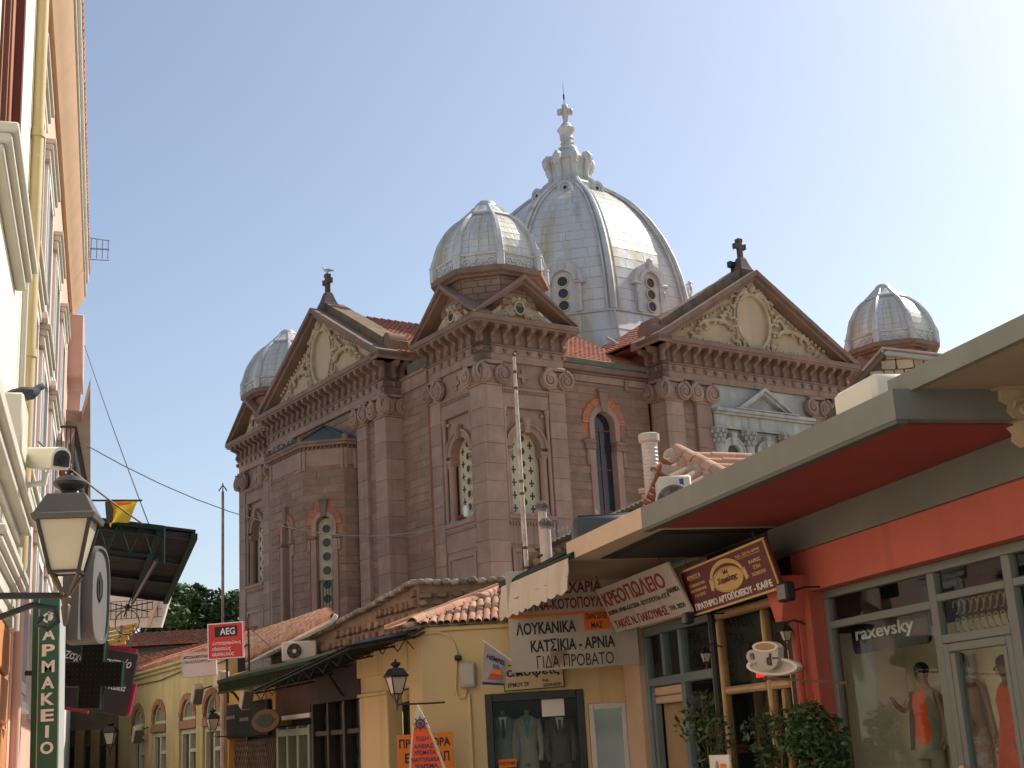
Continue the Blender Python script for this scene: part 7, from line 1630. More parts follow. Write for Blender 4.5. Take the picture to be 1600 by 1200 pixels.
p_ = Thing('salmon_building', 'salmon pink building with deep eaves and grey window heads further up the left side', 'building', LF, (24, 0, 0)); K = p_.part
SE = 33.5
K('wall', MB().box(SP+.01, SE, .02, .5, 0, 13.05), M_LPEACH)
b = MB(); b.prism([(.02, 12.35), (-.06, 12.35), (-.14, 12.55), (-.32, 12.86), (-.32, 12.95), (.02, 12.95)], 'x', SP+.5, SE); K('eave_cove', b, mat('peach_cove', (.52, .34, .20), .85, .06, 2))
K('eave', MB().box(SP+.3, SE, -.36, .02, 12.953, 13.12, .02), M_LGREY); K('gutter', MB().box(SP+.3, SE-.5, -.42, -.30, 13.123, 13.30, .03), M_LWHITE)
for k in range(80): 
    s = SP+.35+(SE-SP-.9)*k/80; K('eave_tile', MB().tube([(s, -.45, 13.33), (s, .1, 13.50)], .06, 6), M_TERRA)
K('corner_bracket', MB().prism([(.02, 11.9), (-.10, 12.0), (-.30, 12.34), (-.30, 12.5), (.02, 12.5)], 'x', SP+.2, SP+.48), M_LFRAME)
for zc, lst in ((10.55, (17.45, 20.6, 24.4, 28.4)), (7.75, (17.6, 21.0, 24.8, 28.8)), (4.9, (17.8, 21.4, 25.2, 29.2))):
    for sc_ in lst:
        w = K('window', MB().box(sc_-.72, sc_+.72, .0, .015, zc-2.35, zc-.35), mat('bluegrey_glass', (.20, .22, .24), .15, .1, 1)); K('frame', MB().ring([(sc_-.80, zc-2.43), (sc_+.80, zc-2.43), (sc_+.80, zc-.27), (sc_-.80, zc-.27)], [(sc_-.68, zc-2.3), (sc_+.68, zc-2.3), (sc_+.68, zc-.4), (sc_-.68, zc-.4)], 'y', -.05, .02), M_LWHITE, parent=w)
        K('mullion', MB().box(sc_-.04, sc_+.04, -.03, -.001, zc-2.3, zc-.4), M_LWHITE, parent=w)
        for n_, z0, z1 in ((.06, zc-.2, zc-.05), (.10, zc-.047, zc+.05), (.14, zc+.053, zc+.14)): K('window_head', MB().box(sc_-1.15, sc_+1.15, -n_, .02, z0, z1, .01), M_LGREY)
        K('surround', MB().ring([(sc_-.98, zc-2.55), (sc_+.98, zc-2.55), (sc_+.98, zc-.205), (sc_-.98, zc-.205)], [(sc_-.81, zc-2.44), (sc_+.81, zc-2.44), (sc_+.81, zc-.26), (sc_-.81, zc-.26)], 'y', -.03, .02), M_LWHITE); K('sill', MB().box(sc_-1.0, sc_+1.0, -.10, .02, zc-2.66, zc-2.553, .01), M_LWHITE)
K('downpipe', MB().tube([(SP+.35, -.06, 0), (SP+.35, -.06, 12.3)], .055, 10), M_LPEACH)
# antenna on the eave
q = lf(134, 388, .36); b = MB().cyl((q[0], -.30, 13.1), (q[0], -.32, q[2]+.1), .02, n=5); b.cyl((q[0], -.3, q[2]), (q[0], -.9, q[2]), .02, n=5)
for k in range(5): b.cyl((q[0]-.1, -.35-.13*k, q[2]-.28), (q[0]+.1, -.35-.13*k, q[2]+.28), .012, n=4)
b.cyl((q[0], -.35, q[2]+.28), (q[0], -.9, q[2]+.22), .012, n=4); b.cyl((q[0], -.35, q[2]-.28), (q[0], -.9, q[2]-.28), .012, n=4)
single('tv_antenna', 'grid shaped TV antenna sticking out from the salmon eaves', 'antenna', b, mat('antenna_metal', (.3, .28, .26)), LF, (q[0], -.3, 13.1))
# balcony block beyond
t = Thing('balcony_block', 'grey balcony slab and an iron railed balcony beyond the salmon building', 'building', LF, (36, 0, 0)); K = t.part
zb = 9.6; pl = [LF.onZ(px, py, zb) for px, py in ((100, 657), (127, 660), (141, 608), (126, 520))]; pl = [(q[0], q[1]) for q in pl]; K('balcony_slab', MB().prism([(pl[0][0], .3)]+pl[:3]+[(pl[2][0]+14, pl[2][1]+.1), (pl[2][0]+14, .3)], 'z', zb, zb+.28), mat('concrete_soffit', (.30, .26, .20), .9, .08, 1.5, (.24, .21, .17), .5, .8))
K('wall', MB().box(SE+.02, 52, .02, .5, 0, 12), M_LWHITE); K('upper_block', MB().box(SE-.6, SE+1.2, -.34, .1, 10.7, 12.3, .03), mat('dusty_pink', (.56, .38, .32), .85, .05)); K('corbel', MB().prism([(.02, 9.2), (-.10, 9.3), (-.28, 10.0), (-.30, 10.5), (.02, 10.5)], 'x', SE+.1, SE+.5), mat('dusty_pink', (.56, .38, .32)))
zr, zs2 = 8.1, 6.9; r0 = LF.onZ(103, 667, zr); r1 = LF.onZ(118, 667, zr); r2 = LF.onZ(137, 762, zr)
b = MB().tube([(r0[0], .05, zr), (r0[0], r1[1], zr), (r2[0], r2[1], zr)], .03, 5); K('rail', b, M_IRON)
b = MB()
for k in range(26): u = k/25; x, y = r0[0]+(r2[0]-r0[0])*u, r1[1]+(r2[1]-r1[1])*u; b.cyl((x, y, zs2+.1), (x, y, zr), .014, n=4); b.tube([(x+.12*math.cos(q), y, zs2+.6+.2*math.sin(q)) for q in np.linspace(0, 5, 8)], .012, 4)
for k in range(5): y = .0+r1[1]*k/4; b.cyl((r0[0], y, zs2+.1), (r0[0], y, zr), .014, n=4)
K('balusters', b, M_IRON, kind='stuff'); K('balcony_slab', MB().prism([(r0[0]-.05, .1), (r0[0]-.05, r1[1]-.04), (r2[0], r2[1]-.04), (r2[0], .1)], 'z', zs2-.1, zs2+.1), M_LWHITE); K('balcony_base', MB().prism([(.1, zs2-.102), (r1[1]+.06, zs2-.102), (r1[1]+.10, zs2-.5), (.1, zs2-1.4)], 'x', r0[0], r2[0]), M_LGREY)
b = MB(); 
for k in range(10): b.ball((r0[0]+.15+random.uniform(-.05, .2), r1[1]*random.uniform(.2, .9), zs2+.15+.07*k*.5), .09, .07, .07, 6, 4)
K('flower_pot_plants', b, M_SOIL, kind='stuff')
# CCTV camera
q = lf(72, 718, .42); t = Thing('cctv_camera', 'cream security camera with a dark lens hood below the salmon wall', 'camera', LF, (q[0], -.42, q[2]-.2)); X, Z = q[0], q[2]; Yc = -.42
Mc = Matrix.Translation((X, Yc, Z)) @ Matrix.Rotation(R(32), 4, 'Z') @ Matrix.Rotation(R(-10), 4, 'Y'); b = MB().tf(Mc); pr = [(-.10, -.09), (.10, -.09)]+[(.10*math.cos(R(a)), .02+.10*math.sin(R(a))) for a in range(0, 181, 20)]; b.prism(pr, 'x', -.28, .32); t.part('housing', b, M_LCREAM)
b = MB().tf(Mc); b.prism([(p*.78, z*.74) for p, z in pr], 'x', -.30, -.275); t.part('lens_window', b, M_BLACK); b = MB().tf(Mc); b.lathe(0, 0, [(.04, 0), (.04, .01)], 10); b = MB().tf(Mc); b.prism([(.04*math.cos(2*math.pi*k/14), .04*math.sin(2*math.pi*k/14)) for k in range(14)], 'x', -.312, -.301); t.part('lens', b, M_GLASSDK)
t.part('bracket', MB().tube([(X+.1, Yc, Z-.1), (X+.12, Yc, Z-.2), (X+.2, -.02, Z-.25)], .03, 8), M_LWHITE)
# pigeon on the cornice
q = lf(36, 634, .20); pigeon('dark grey pigeon leaning from the cream cornice at the left border', (12.4, -.2, 4.352) if False else (q[0], -.20, q[2]-.02), R(-90)+.35, LF, 1.05)
K = c.part; K('cornice_block', MB().box(q[0]-.6, q[0]+.25, -.24, .0, 4.35, q[2]-.022, .02), M_LGREY)

# big street lantern in front
lp = (-2.985, 8.7, 2.64)
lantern('street_lamp', 'large grey street lantern with a frosted pane on a scrolled iron arm at left', WORLD, lp, .745, big=True, rz=8, arm=([(-3.85, 8.45, 2.70), (-3.4, 8.58, 2.665), (-2.985, 8.7, 2.655)], .022, [(-3.85, 8.45, 2.32), (-3.45, 8.57, 2.50), (-3.18, 8.64, 2.60), (-3.05, 8.68, 2.575), (-3.03, 8.685, 2.49), (-3.09, 8.67, 2.44), (-3.15, 8.655, 2.48), (-3.12, 8.66, 2.53)]))
# pharmacy sign with stacked letters
Y = 13.4; TL, TR = np.array(atY(62, 935, Y)), np.array(atY(97, 930, Y)); BL, BR = np.array(atY(53, 1240, Y)), np.array(atY(88, 1240, Y))
pn = Panel(TL, TR, BL, BR); M_PHG = mat('pharmacy_green', (.012, .12, .085), .45, .05, 2); t = sign('pharmacy_sign', 'tall narrow green sign with stacked white letters below the street lantern', 'sign', pn, .16, mat('pale_trim', (.46, .50, .46), .5, .05, 2))
t.part('green_face', pn.box(.06, .94, .01, .99, -.006, 0), M_PHG); t.part('side_return', pn.box(-.42, -.002, 0, 1, .10, .16), M_PHG)
hh_ = pn.h
for k, ch in enumerate('ΦΑΡΜΑΚΕΙΟ'):
    yy = 965+25.4*k; pz_ = atY(78, yy, Y); f_ = (pz_[2]-(pn.c[2]-hh_/2))/hh_; t.part('letter', pn.text(ch, .50, f_, .16 if ch == 'Ι' else .58, .062, bold=.03, y=-.006), M_LETTER_W, smooth=0)
# black pharmacy cross
Y = 15.2; pn = Panel(atY(96, 1001, Y), atY(192, 1001, Y), atY(93, 1107, Y), atY(189, 1107, Y)); w, h = pn.w, pn.h
t = Thing('pharmacy_cross', 'unlit black pharmacy cross with a thin green rim', 'sign', WORLD, tuple(pn.c-np.array([0, 0, h/2]))); u = .18
cr = lambda e: [(-u*w-e, -.5*h-e), (u*w+e, -.5*h-e), (u*w+e, -u*h-e), (.5*w+e, -u*h-e), (.5*w+e, u*h+e), (u*w+e, u*h+e), (u*w+e, .5*h+e), (-u*w-e, .5*h+e), (-u*w-e, u*h+e), (-.5*w-e, u*h+e), (-.5*w-e, -u*h-e), (-u*w-e, -u*h-e)]
t.part('body', pn.mb().prism(cr(0), 'y', 0, .14), mat('cross_black', (.006, .008, .007), .6, .1, 3, spec=.15)); t.part('rim', pn.mb().ring(cr(.007), cr(-.006), 'y', -.01, .03), mat('rim_green', (.006, .06, .035), .4, .05, 3))
b = pn.mb()
for a_ in np.linspace(-.46, .46, 13):
    for z_ in np.linspace(-.46, .46, 13):
        if abs(a_) < u-.02 or abs(z_) < u-.02: b.box(a_*w-.006, a_*w+.006, -.004, 0, z_*h-.006, z_*h+.006)
t.part('led_dots', b, mat('led_grey', (.012, .016, .013), .3), kind='stuff'); t.part('arm', MB().cyl(tuple(np.array(atY(100, 1052, Y))), tuple(np.array(atY(40, 1052, Y))), .03, n=6), M_IRON)
# rounded sign drum with a single letter
cO = np.array(atY(146, 930, 14.2)); nv = Vector((.998, .06, 0)); tv = Vector((-.06, .998, 0))
Mo = Matrix(((tv.x, -nv.x, 0, cO[0]), (tv.y, -nv.y, 0, cO[1]), (0, 0, 1, cO[2]), (0, 0, 0, 1)))
t = Thing('drum_sign', 'rounded shade-darkened grey drum sign with a dark letter Φ behind the street lantern', 'sign', WORLD, tuple(cO-np.array([0, 0, .5])))
so_ = lambda e: [(.36*math.copysign(abs(math.cos(a))**.7, math.cos(a))*(1+e), .50*math.copysign(abs(math.sin(a))**.7, math.sin(a))*(1+e)) for a in np.linspace(0, 2*math.pi, 32, endpoint=False)]
t.part('drum', MB().tf(Mo).prism(so_(0), 'y', -.06, .20), mat('drum_grey_shaded', (.17, .16, .145), .5, .06, 2)); t.part('rim', MB().tf(Mo).ring(so_(.03), so_(-.03), 'y', -.085, .225), mat('drum_rim_shaded', (.12, .115, .105), .5, .06, 2)); b = MB().tf(Mo); b.box(-.5, -.34, .02, .12, -.5, .75); t.part('post', b, M_GREYDK)  # greys of drum and rim darkened to carry the canopy's shade
v, f_ = text_fit('Φ', .22, .32, .01, .01); b = MB().tf(Mo); b.add([(p[0], p[1]-.062, p[2]+.08) for p in v], f_); t.part('lettering', b, M_LETTER_B, smooth=0)
# dark canopy over the street
zc = 4.3; q = [WORLD.onZ(px, py, zz_) for px, py, zz_ in ((150, 812, zc+.05), (306, 831, zc), (261, 935, zc-.1), (120, 918, zc))]
t = Thing('dark_canopy', 'dark metal canopy seen from below with purlins and trusses above the left pavement', 'canopy', WORLD, (q[1][0], q[1][1], 4.1))
def lerp4(u, v): return tuple((np.array(q[0])*(1-u)+np.array(q[1])*u)*(1-v)+(np.array(q[3])*(1-u)+np.array(q[2])*u)*v)
for k in range(6):
    v0_, v1_ = k/6+.003, (k+1)/6-.003; b = MB(); P8 = [lerp4(0, v0_), lerp4(1, v0_), lerp4(1, v1_), lerp4(0, v1_)]; b.add(P8+[(p[0], p[1], p[2]+.03) for p in P8], [(0,1,2,3), (4,5,6,7), (0,1,5,4), (1,2,6,5), (2,3,7,6), (3,0,4,7)]); t.part('roof_sheet', b, M_CORRUG)
for v in (.02, .34, .64, .97): a, b_ = np.array(lerp4(0, v)), np.array(lerp4(.97, v)); t.part('purlin', MB().tube([a-np.array([0, 0, .05]), b_-np.array([0, 0, .05])], .05, 4), M_BLACK)
for u_ in (.985, .62): a, b_ = np.array(lerp4(u_, 0)), np.array(lerp4(u_, 1)); t.part('edge_beam', MB().tube([a-np.array([0, 0, .06]), b_-np.array([0, 0, .06])], .055, 4), M_GREENDK)
a, b_ = np.array(lerp4(0, 0)), np.array(lerp4(.66, 0)); b = MB(); dz = np.array([0, 0, -.36]); b.tube([a+dz, b_+dz], .022, 4); b.tube([a, b_], .04, 4); b.tube([b_, b_+dz*1.2], .03, 4)
for k in range(6): p0_, p1_ = a+(b_-a)*k/6, a+(b_-a)*(k+1)/6; b.tube([p0_+(dz if k % 2 else 0), p1_+(0 if k % 2 else dz)], .014, 4)
t.part('truss', b, M_GREENDK, kind='stuff')
a, b_ = np.array(lerp4(.60, 0))+np.array([0, 0, -.4]), np.array(lerp4(.60, 1))+np.array([0, 0, -.15]); t.part('hanger', MB().tube([a, b_], .028, 5), M_IRON); hb_ = b_
b = MB(); g = np.array(lerp4(.55, 1))+np.array([0, 0, -.22]); b.ball(tuple(g), .05, .05, .05, 8, 6)
for k in range(6): aa = k*math.pi/3+.4; b.cyl(tuple(g), tuple(g+np.array([.45*math.cos(aa), 0, .16*math.sin(aa)])), .012, n=4)
b.tube([tuple(g+np.array([.2*math.cos(x), 0, -.25+.2*math.sin(x)])) for x in np.linspace(0, 2*math.pi, 16)], .010, 4); t.part('scroll_bracket', b, M_IRON)
# yellow flag above the canopy
TL, TR, BL, BR = [np.array(atY(*z_, 15.4)) for z_ in ((165, 783), (216, 782), (168, 822), (198, 814))]
t = Thing('yellow_flag', 'yellow and black flag folded over the dark canopy', 'flag', WORLD, tuple((BL+BR)/2)); t.part('cloth', quadmesh(TL, TR, BL, BR, 14, 8, .10), mat('flag_yellow', (.72, .50, .03), .8, .06, 3)); t.part('rod', MB().cyl(tuple(np.array(atY(140, 782, 15.4))), tuple(np.array(atY(222, 782, 15.4))), .012, n=5), M_IRON)
P4 = lambda u, v, d=-.12: tuple(((TL*(1-u)+TR*u)*(1-v)+(BL*(1-u)+BR*u)*v)+np.array([0, d, 0]))
patch([(0.0, .05), (.16, .04), (.28, .35), (.30, .9), (.0, .95)], M_BLACK, 'black_field'); patch([(.22, .10), (.45, .08), (.62, .10), (.8, .05), (.8, .13), (.6, .2), (.4, .18), (.24, .22)], M_ORTOP, 'red_stripe')
# black confectionery board
Y = 18.0; pn = Panel(atY(88, 1003, Y), atY(214, 1020, Y), atY(88, 1100, Y), atY(197, 1121, Y)); sg = sign('confectioner_board', 'black board with white script and magenta edges behind the pharmacy cross', 'sign', pn, .05, mat('board_black', (.022, .021, .023), .5, .08, 2), None, None, [('Ζαχαροπλαστείο', .49, .80, .90, .17, M_LETTER_W, dict(shear=.25, bold=.01)), ('Γλυκά', .80, .43, .28, .10, M_LETTER_W, dict(shear=.25)), ])
M_MAG = mat('magenta_edge', (.42, .012, .07), .6, .05, 2); sg.part('magenta_edge', pn.box(-.05, .95, .97, 1.07, .06, .10), M_MAG); sg.part('magenta_edge', pn.box(.98, 1.04, .02, .52, .06, .10), M_MAG); sg.part('magenta_edge', pn.box(-.05, .5, -.05, .03, .06, .10), M_MAG)
# white balcony front with iron grille beyond the canopy
Yb = 31; TLb, TRb = wy(160, 934, Yb), wy(262, 940, Yb); BLb, BRb = wy(156, 978, Yb), wy(249, 980, Yb)
t = Thing('white_balcony', 'sunlit white balcony front with a thin iron grille under the dark canopy', 'balcony', WORLD, (BLb[0], Yb, BLb[2])); b = MB().prism([(TLb[0]-.6, TLb[2]+.3), (TRb[0]+.1, TRb[2]+.3), (TRb[0]-.15, BRb[2]), (BLb[0]-.6, BLb[2])], 'y', Yb, Yb+.15); t.part('front', b, M_LWHITE); b = MB()
for k in range(12): x = TLb[0]+(TRb[0]-.2-TLb[0])*k/11; b.cyl((x, Yb-.12, BLb[2]+.12), (x, Yb-.12, TLb[2]-.15), .012, n=4)
for z_ in (.12, .3, .52): b.cyl((TLb[0]-.4, Yb-.12, BLb[2]+z_), (TRb[0]-.1, Yb-.12, BLb[2]+z_), .012, n=4)
t.part('grille', b, M_BRONZE, kind='stuff'); b = MB(); x = TRb[0]-.3; b.tube([(x+.12, Yb-.15, TRb[2]+.05), (x-.1, Yb-.15, BRb[2])], .05, 4); t.part('stay', b, M_PEACH)
# slatted awning frame under it
Yf = 30; t = Thing('slatted_awning', 'yellowish slatted awning frame beneath the white balcony', 'awning', WORLD, wy(190, 1000, Yf)); 
for k in range(5): a, b_ = wy(165-2*k, 985+7*k, Yf-.3*k), wy(216-5*k, 976+7*k, Yf-.3*k); t.part('slat', MB().tube([a, b_], .05, 4), M_YELD)
for px in (170, 190, 208): t.part('rafter', MB().tube([wy(px, 978, Yf), wy(px-6, 1012, Yf-1.3)], .03, 4), M_IRON)
t.part('wall', MB().box(wy(100, 990, 33)[0]-3, wy(160, 990, 33)[0], 33, 33.4, 3.6, wy(150, 975, 33)[2]), M_DKWALL)

# =================================================================== WIRES
def cable(name, label, pts, r, m=M_IRON):
    P_ = [Vector(p) for p in pts]; b = MB().tube(P_, r, 5); single(name, label, 'cable', b, m, base=tuple(P_[0]))
def sag(a, b_, s, n=14): a, b_ = Vector(a), Vector(b_); return [a.lerp(b_, k/n)-Vector((0, 0, s*4*(k/n)*(1-k/n))) for k in range(n+1)]
cable('overhead_cable', 'dark cable sagging from the left balcony across the church front', sag(wy(128, 692, 30), wy(740, 806, 46), 1.35), .013)
cable('overhead_wire', 'thin wire dropping steeply from the left eave to the dark canopy', sag(atY(132, 540, 28), atY(232, 818, 16), .05), .008)
cable('overhead_wire', 'brown wire slanting from the security camera to the dark canopy', sag(atY(60, 690, 14), atY(222, 818, 15.5), .03), .012, M_BRONZE)
t = Thing('cloth_scrap', 'red and white scrap caught on the ledge of the tower window', 'rag', CH, (-.2, 1.5, 9.92)); t.part('red_cloth', MB().ball((-.1, 1.75, 10.0), .14, .3, .10, 8, 5), M_LETTER_R); t.part('white_cloth', MB().box(-.2, -.02, 1.25, 1.5, 9.95, 10.4, .05), M_LETTER_W)

# =================================================================== TREES, SHRUBS
def leaf_cloud(b, c, rx, ry, rz, n, size, rnd, shell=.45):
    for _ in range(n):
        d = Vector((rnd.gauss(0, 1), rnd.gauss(0, 1), rnd.gauss(0, 1))).normalized()*(shell+(1-shell)*rnd.random()**.5)
        p = Vector((c[0]+d.x*rx, c[1]+d.y*ry, c[2]+d.z*rz)); s = size*rnd.uniform(.6, 1.3)
        u = Vector((rnd.gauss(0, 1), rnd.gauss(0, 1), rnd.gauss(0, .6))).normalized(); w = u.cross(Vector((rnd.gauss(0, 1), rnd.gauss(0, 1), rnd.gauss(0, 1)))).normalized()
        b.v += [tuple(p-u*s), tuple(p+w*s*.45), tuple(p+u*s), tuple(p-w*s*.45)]; k = len(b.v)-4; b.f.append([k, k+1, k+2, k+3])
def rawmesh(b, m, base):
    me = bpy.data.meshes.new('leaves'); me.from_pydata([(p[0]-base[0], p[1]-base[1], p[2]-base[2]) for p in b.v], [], b.f); me.materials.append(m); return me
def tree(label, X, Y, H, cw, seed, m):
    rnd = random.Random(seed); t = Thing('leafy_tree', label, 'tree', WORLD, (X, Y, 0), group='trees behind the old houses')
    b = MB().tube([(X, Y, 0), (X+.1, Y, H*.3), (X-.1, Y, H*.55), (X, Y, H*.85)], [.35, .28, .18, .05], 8)
    for k in range(7): a = rnd.uniform(0, 6.28); z = H*rnd.uniform(.35, .7); b.tube([(X, Y, z), (X+cw*.3*math.cos(a), Y+cw*.3*math.sin(a), z+H*.1), (X+cw*.55*math.cos(a), Y+cw*.55*math.sin(a), z+H*.2)], [.12, .08, .03], 5)
    t.part('trunk', b, M_BRONZE); 
    for q in range(3):
        b = MB()
        for k in range(13): a = rnd.uniform(0, 6.28); r_ = cw*rnd.uniform(.1, .78); z = H*rnd.uniform(.45, .95); k_ = rnd.uniform(.12, .25)*cw; leaf_cloud(b, (X+r_*math.cos(a), Y+r_*math.sin(a), z), k_, k_, k_*.8, 330, .22, rnd)
        t.part('crown', rawmesh(b, M_LEAF[(q+m) % 3], t.base), None, kind='stuff')
for i, (px, top, Y, cw, m) in enumerate(((286, 902, 88, 4.6, 0), (318, 918, 80, 4.0, 1), (348, 922, 92, 4.4, 0), (262, 925, 96, 4.2, 1), (375, 930, 84, 4.0, 0))):
    p = wy(px, top, Y); tree(['broad dark green tree, tallest crown left of the antenna pole', 'bushy mid green tree right beneath the tip of the dark canopy gap', 'dark tree touching the church wall behind the antenna pole', 'green tree partly hidden behind the dark canopy corner', 'tree mostly hidden behind the church corner'][i], p[0], Y, p[2], cw, 40+i, m)
def shrub(label, base, clumps, n, size, seed, pot=True, lm=(0, 1)):
    rnd = random.Random(seed); t = Thing('potted_shrub', label, 'plant', RT, base)
    for q in range(2):
        b = MB()
        for c_, rx, rz in clumps: leaf_cloud(b, c_, rx, rx, rz, n, size, rnd, .55)
        t.part('foliage', rawmesh(b, M_LEAF[lm[q]], base), None, kind='stuff')
    b = MB()
    for c_, rx, rz in clumps:
        b.tube([(base[0], base[1], base[2]+.3), (c_[0], c_[1], c_[2]-rz*.3), (c_[0]+.02, c_[1], c_[2]+rz*.9)], [.02, .012, .006], 5)
        for k in range(4):
            aa = rnd.uniform(0, 6.28); b.tube([(c_[0], c_[1], c_[2]-rz*.2), (c_[0]+rx*1.1*math.cos(aa), c_[1]+rx*.6*math.sin(aa), c_[2]+rz*rnd.uniform(.3, 1.35))], [.008, .003], 4)
    t.part('stem', b, M_BRONZE)
    if pot: t.part('pot', MB().lathe(base[0], base[1], [(.16, base[2]), (.24, base[2]+.42), (.27, base[2]+.44), (.27, base[2]+.5), (.22, base[2]+.5)], 16), M_SOIL)
p = RT.onY(1278, 1150, .55); shrub('dense dark green shrub in front of the coral pilaster', (p[0], .55, 0), [((p[0]+dx*1.15, .55+dy, p[2]+dz*1.1), .17+.10*abs(math.sin(dx*31)), .17+.08*abs(math.cos(dz*23))) for dx, dy, dz in ((0, 0, 0), (.2, .1, -.05), (-.16, 0, .0), (.08, .05, .14), (-.1, -.1, -.25), (.2, 0, -.4), (-.2, 0, -.35))], 230, .045, 3, lm=(0, 1))
p = RT.onY(1210, 1150, .5); shrub('tangled thin shrub below the coffee cup sign', (p[0], .5, 0), [((p[0]+dx, .5+dy, p[2]+dz), .2, .26) for dx, dy, dz in ((0, 0, 0), (.25, .1, .05), (-.2, 0, .1), (.05, .05, -.35), (.3, 0, -.3))], 42, .05, 4, lm=(0, 1))
p = RT.onY(1108, 1135, .5); shrub('loose dark climbing plant by the cafe corner', (p[0], .5, 0), [((p[0]+dx, .5+dy, p[2]+dz), .26, .26) for dx, dy, dz in ((0, 0, 0), (.35, .1, .05), (-.25, 0, -.1), (.05, .05, .25), (.0, 0, -.4), (-.2, 0, -.6))], 45, .05, 5, lm=(0, 1))
pn = Panel(rt(1109, 1180, .8), rt(1140, 1180, .8), rt(1110, 1225, .8), rt(1141, 1225, .8)); sg = sign('menu_board', 'small white menu card standing under the climbing plant', 'sign', pn, .03, M_LETTER_W); b = pn.mb(); b.ball((-.06*1, -.01, .0), .05, .012, .11, 8, 6); sg.part('picture', b, M_WOOD); sg.part('picture', pn.box(.55, .85, .55, .7, -.004, 0), M_ORANGE)

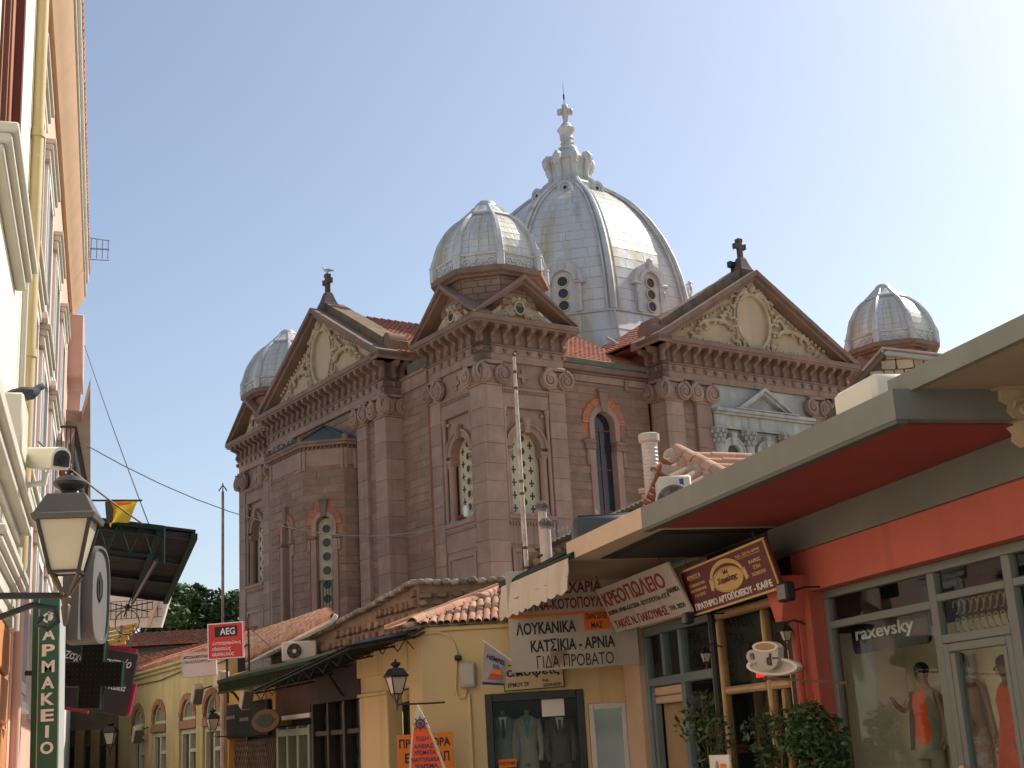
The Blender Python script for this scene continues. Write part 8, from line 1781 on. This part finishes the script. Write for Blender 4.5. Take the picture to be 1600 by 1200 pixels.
# =================================================================== MANNEQUINS
def skin(name, verts, edges, radii, m, sub=2):
    me = bpy.data.meshes.new(name); me.from_pydata(verts, edges, []); o = bpy.data.objects.new(name, me); COL.objects.link(o)
    o.modifiers.new('skin', 'SKIN'); 
    for v, r_ in zip(me.skin_vertices[0].data, radii): v.radius = r_ if isinstance(r_, tuple) else (r_, r_)
    me.skin_vertices[0].data[0].use_root = True
    s = o.modifiers.new('sub', 'SUBSURF'); s.levels = sub; s.render_levels = sub
    dg = bpy.context.evaluated_depsgraph_get(); dg.update(); r_ = bpy.data.meshes.new_from_object(o.evaluated_get(dg)); bpy.data.objects.remove(o)
    r_.materials.clear(); r_.materials.append(m)
    for p_ in r_.polygons: p_.use_smooth = True
    return r_
def mannequin(label, base, ang, H=1.78, top=None, vest=None, pants=None, dress=None, arm_up=False):
    """standing shop mannequin: local -y is the front"""
    k = H/1.78; t = Thing('mannequin', label, 'mannequin', RT, base); M = Matrix.Translation((0, 0, 0)); o = t.o; o.rotation_euler.z = R(RT.deg)+ang; t.base = (0, 0, 0)      # parts are written round the feet
    V = [(0, 0, .95), (0, .01, 1.12), (0, 0, 1.30), (0, .01, 1.45), (0, .02, 1.52), (0, 0, 1.60), (0, -.01, 1.68), (0, 0, 1.755)]; Rr = [(.15, .11), (.115, .09), (.14, .10), (.10, .07), (.046, .046), (.068, .08), (.072, .09), (.035, .045)]
    Ed = [(i, i+1) for i in range(7)]
    def limb(root, pts, rr):
        i0 = root
        for p_, r_ in zip(pts, rr): V.append(p_); Rr.append(r_); Ed.append((i0, len(V)-1)); i0 = len(V)-1
        return i0
    for s in (-1, 1):
        limb(0, [(s*.09, 0, .86), (s*.105, -.01, .50), (s*.11, .0, .10), (s*.115, -.10, .04)], [.085, .058, .040, .035])
        if arm_up and s < 0: w_ = limb(3, [(s*.17, .01, 1.42), (s*.24, -.10, 1.24), (s*.16, -.30, 1.30)], [.05, .04, .03]); wp = Vector((s*.16, -.30, 1.30)); d = Vector((0, -.6, .8))
        else: w_ = limb(3, [(s*.17, .01, 1.42), (s*.23, .02, 1.14), (s*.25, -.06, .90)], [.05, .04, .028]); wp = Vector((s*.25, -.06, .90)); d = Vector((0, -.15, -1))
        V.append(tuple(wp+d.normalized()*.06)); Rr.append((.035, .018)); Ed.append((w_, len(V)-1)); pi_ = len(V)-1
        for q in range(4): f_ = wp+d.normalized()*.075+Vector((0, (-.027+.018*q), 0)); V.append(tuple(f_+d.normalized()*(.05+.012*(1.5-abs(q-1.5))))); Rr.append(.0085); Ed.append((pi_, len(V)-1))
        V.append(tuple(wp+d.normalized()*.06+Vector((-s*.02, -.045, 0)))); Rr.append(.010); Ed.append((w_, len(V)-1))
    Vk = [(x*k, y*k, z*k) for x, y, z in V]; Rk = [((r_[0]*k, r_[1]*k) if isinstance(r_, tuple) else r_*k) for r_ in Rr]
    body = t.part('body', skin('body', Vk, Ed, Rk, M_SKIN, 2), None)
    b = MB().ball((0, .012*k, 1.695*k), .083*k, .10*k, .085*k, 12, 8); t.part('hair', b, M_IRON, smooth=70)
    b = MB(); b.tube([(0, -.085*k, 1.655*k), (0, -.115*k, 1.625*k), (0, -.09*k, 1.615*k)], [.008, .014, .008], 6)
    for s in (-1, 1): b.ball((s*.03*k, -.082*k, 1.655*k), .014*k, .008*k, .007*k, 8, 5); b.ball((s*.078*k, .0, 1.64*k), .012*k, .02*k, .03*k, 6, 5)
    b.ball((0, -.088*k, 1.585*k), .022*k, .01*k, .008*k, 8, 5); t.part('face', b, mat('mannequin_lips', (.14, .06, .05), .5), smooth=60)
    def tube_cloth(nm, prof, m, n=20):
        vs = []; 
        for z, rx, ry, y0 in prof: vs += [(rx*k*math.cos(2*math.pi*q/n)*(1+.03*math.sin(q*5+z*9)), (y0+ry*math.sin(2*math.pi*q/n))*k, z*k) for q in range(n)]
        b = MB(); b.add(vs, [(i*n+q, i*n+(q+1) % n, (i+1)*n+(q+1) % n, (i+1)*n+q) for i in range(len(prof)-1) for q in range(n)]); t.part(nm, b, m, smooth=70)
    if top: tube_cloth('tank_top', [(.86, .185, .14, 0), (.98, .175, .135, 0), (1.14, .14, .115, 0), (1.30, .165, .13, 0), (1.40, .155, .105, .0), (1.455, .11, .075, .01)], top)
    if pants:
        tube_cloth('trousers', [(.70, .20, .13, 0), (.82, .20, .14, 0), (.97, .175, .135, 0)], pants)
        for s in (-1, 1): t.part('trouser_leg', MB().tube([(s*.09*k, 0, .80*k), (s*.105*k, 0, .5*k), (s*.11*k, 0, .08*k)], [.105*k, .085*k, .08*k], 14), pants, smooth=70)
    if vest:
        for s in (-1, 1): b = MB(); b.add([(s*.10*k, -.11*k, 1.44*k), (s*.16*k, -.06*k, 1.46*k), (s*.20*k, -.03*k, 1.15*k), (s*.20*k, -.05*k, .80*k), (s*.15*k, -.14*k, .80*k), (s*.125*k, -.13*k, 1.15*k), (s*.19*k, .10*k, 1.40*k), (s*.20*k, .12*k, .80*k)], [(0,1,2,5), (5,2,3,4), (1,6,7,3,2)]); b.add([(p[0]+s*.012, p[1]-.012, p[2]) for p in b.v], [(0,1,2,5), (5,2,3,4), (1,6,7,3,2)]); t.part('vest', b, vest)
    if dress: tube_cloth('dress', [(.55, .27, .2, 0), (.80, .23, .17, 0), (1.0, .18, .14, 0), (1.14, .145, .115, 0), (1.32, .17, .13, 0), (1.42, .15, .10, 0), (1.46, .12, .08, .01)], dress)
    return t
p = RT.onY(1437, 1034, -.85); mannequin('dark mannequin in an orange top, open khaki vest and trousers behind the left shop window', (p[0], -.85, p[2]-1.78), math.pi+.35, top=M_ORTOP, vest=M_KHAKI, pants=M_KHAKI, arm_up=True)
p = RT.onY(1566, 1022, -.9); mannequin('mannequin in a red dress right of the glass door', (p[0], -.9, p[2]-1.78), math.pi-.2, dress=M_ORTOP)
p = RT.onY(1500, 1020, -1.1); mannequin('bare armed mannequin with a pale skirt behind the glass door', (p[0], -1.1, p[2]-1.78), math.pi+.9, top=M_SKIN, pants=mat('patterned_cloth', (.28, .16, .15), .9, .5, 30, (.45, .42, .4), .6, 14))
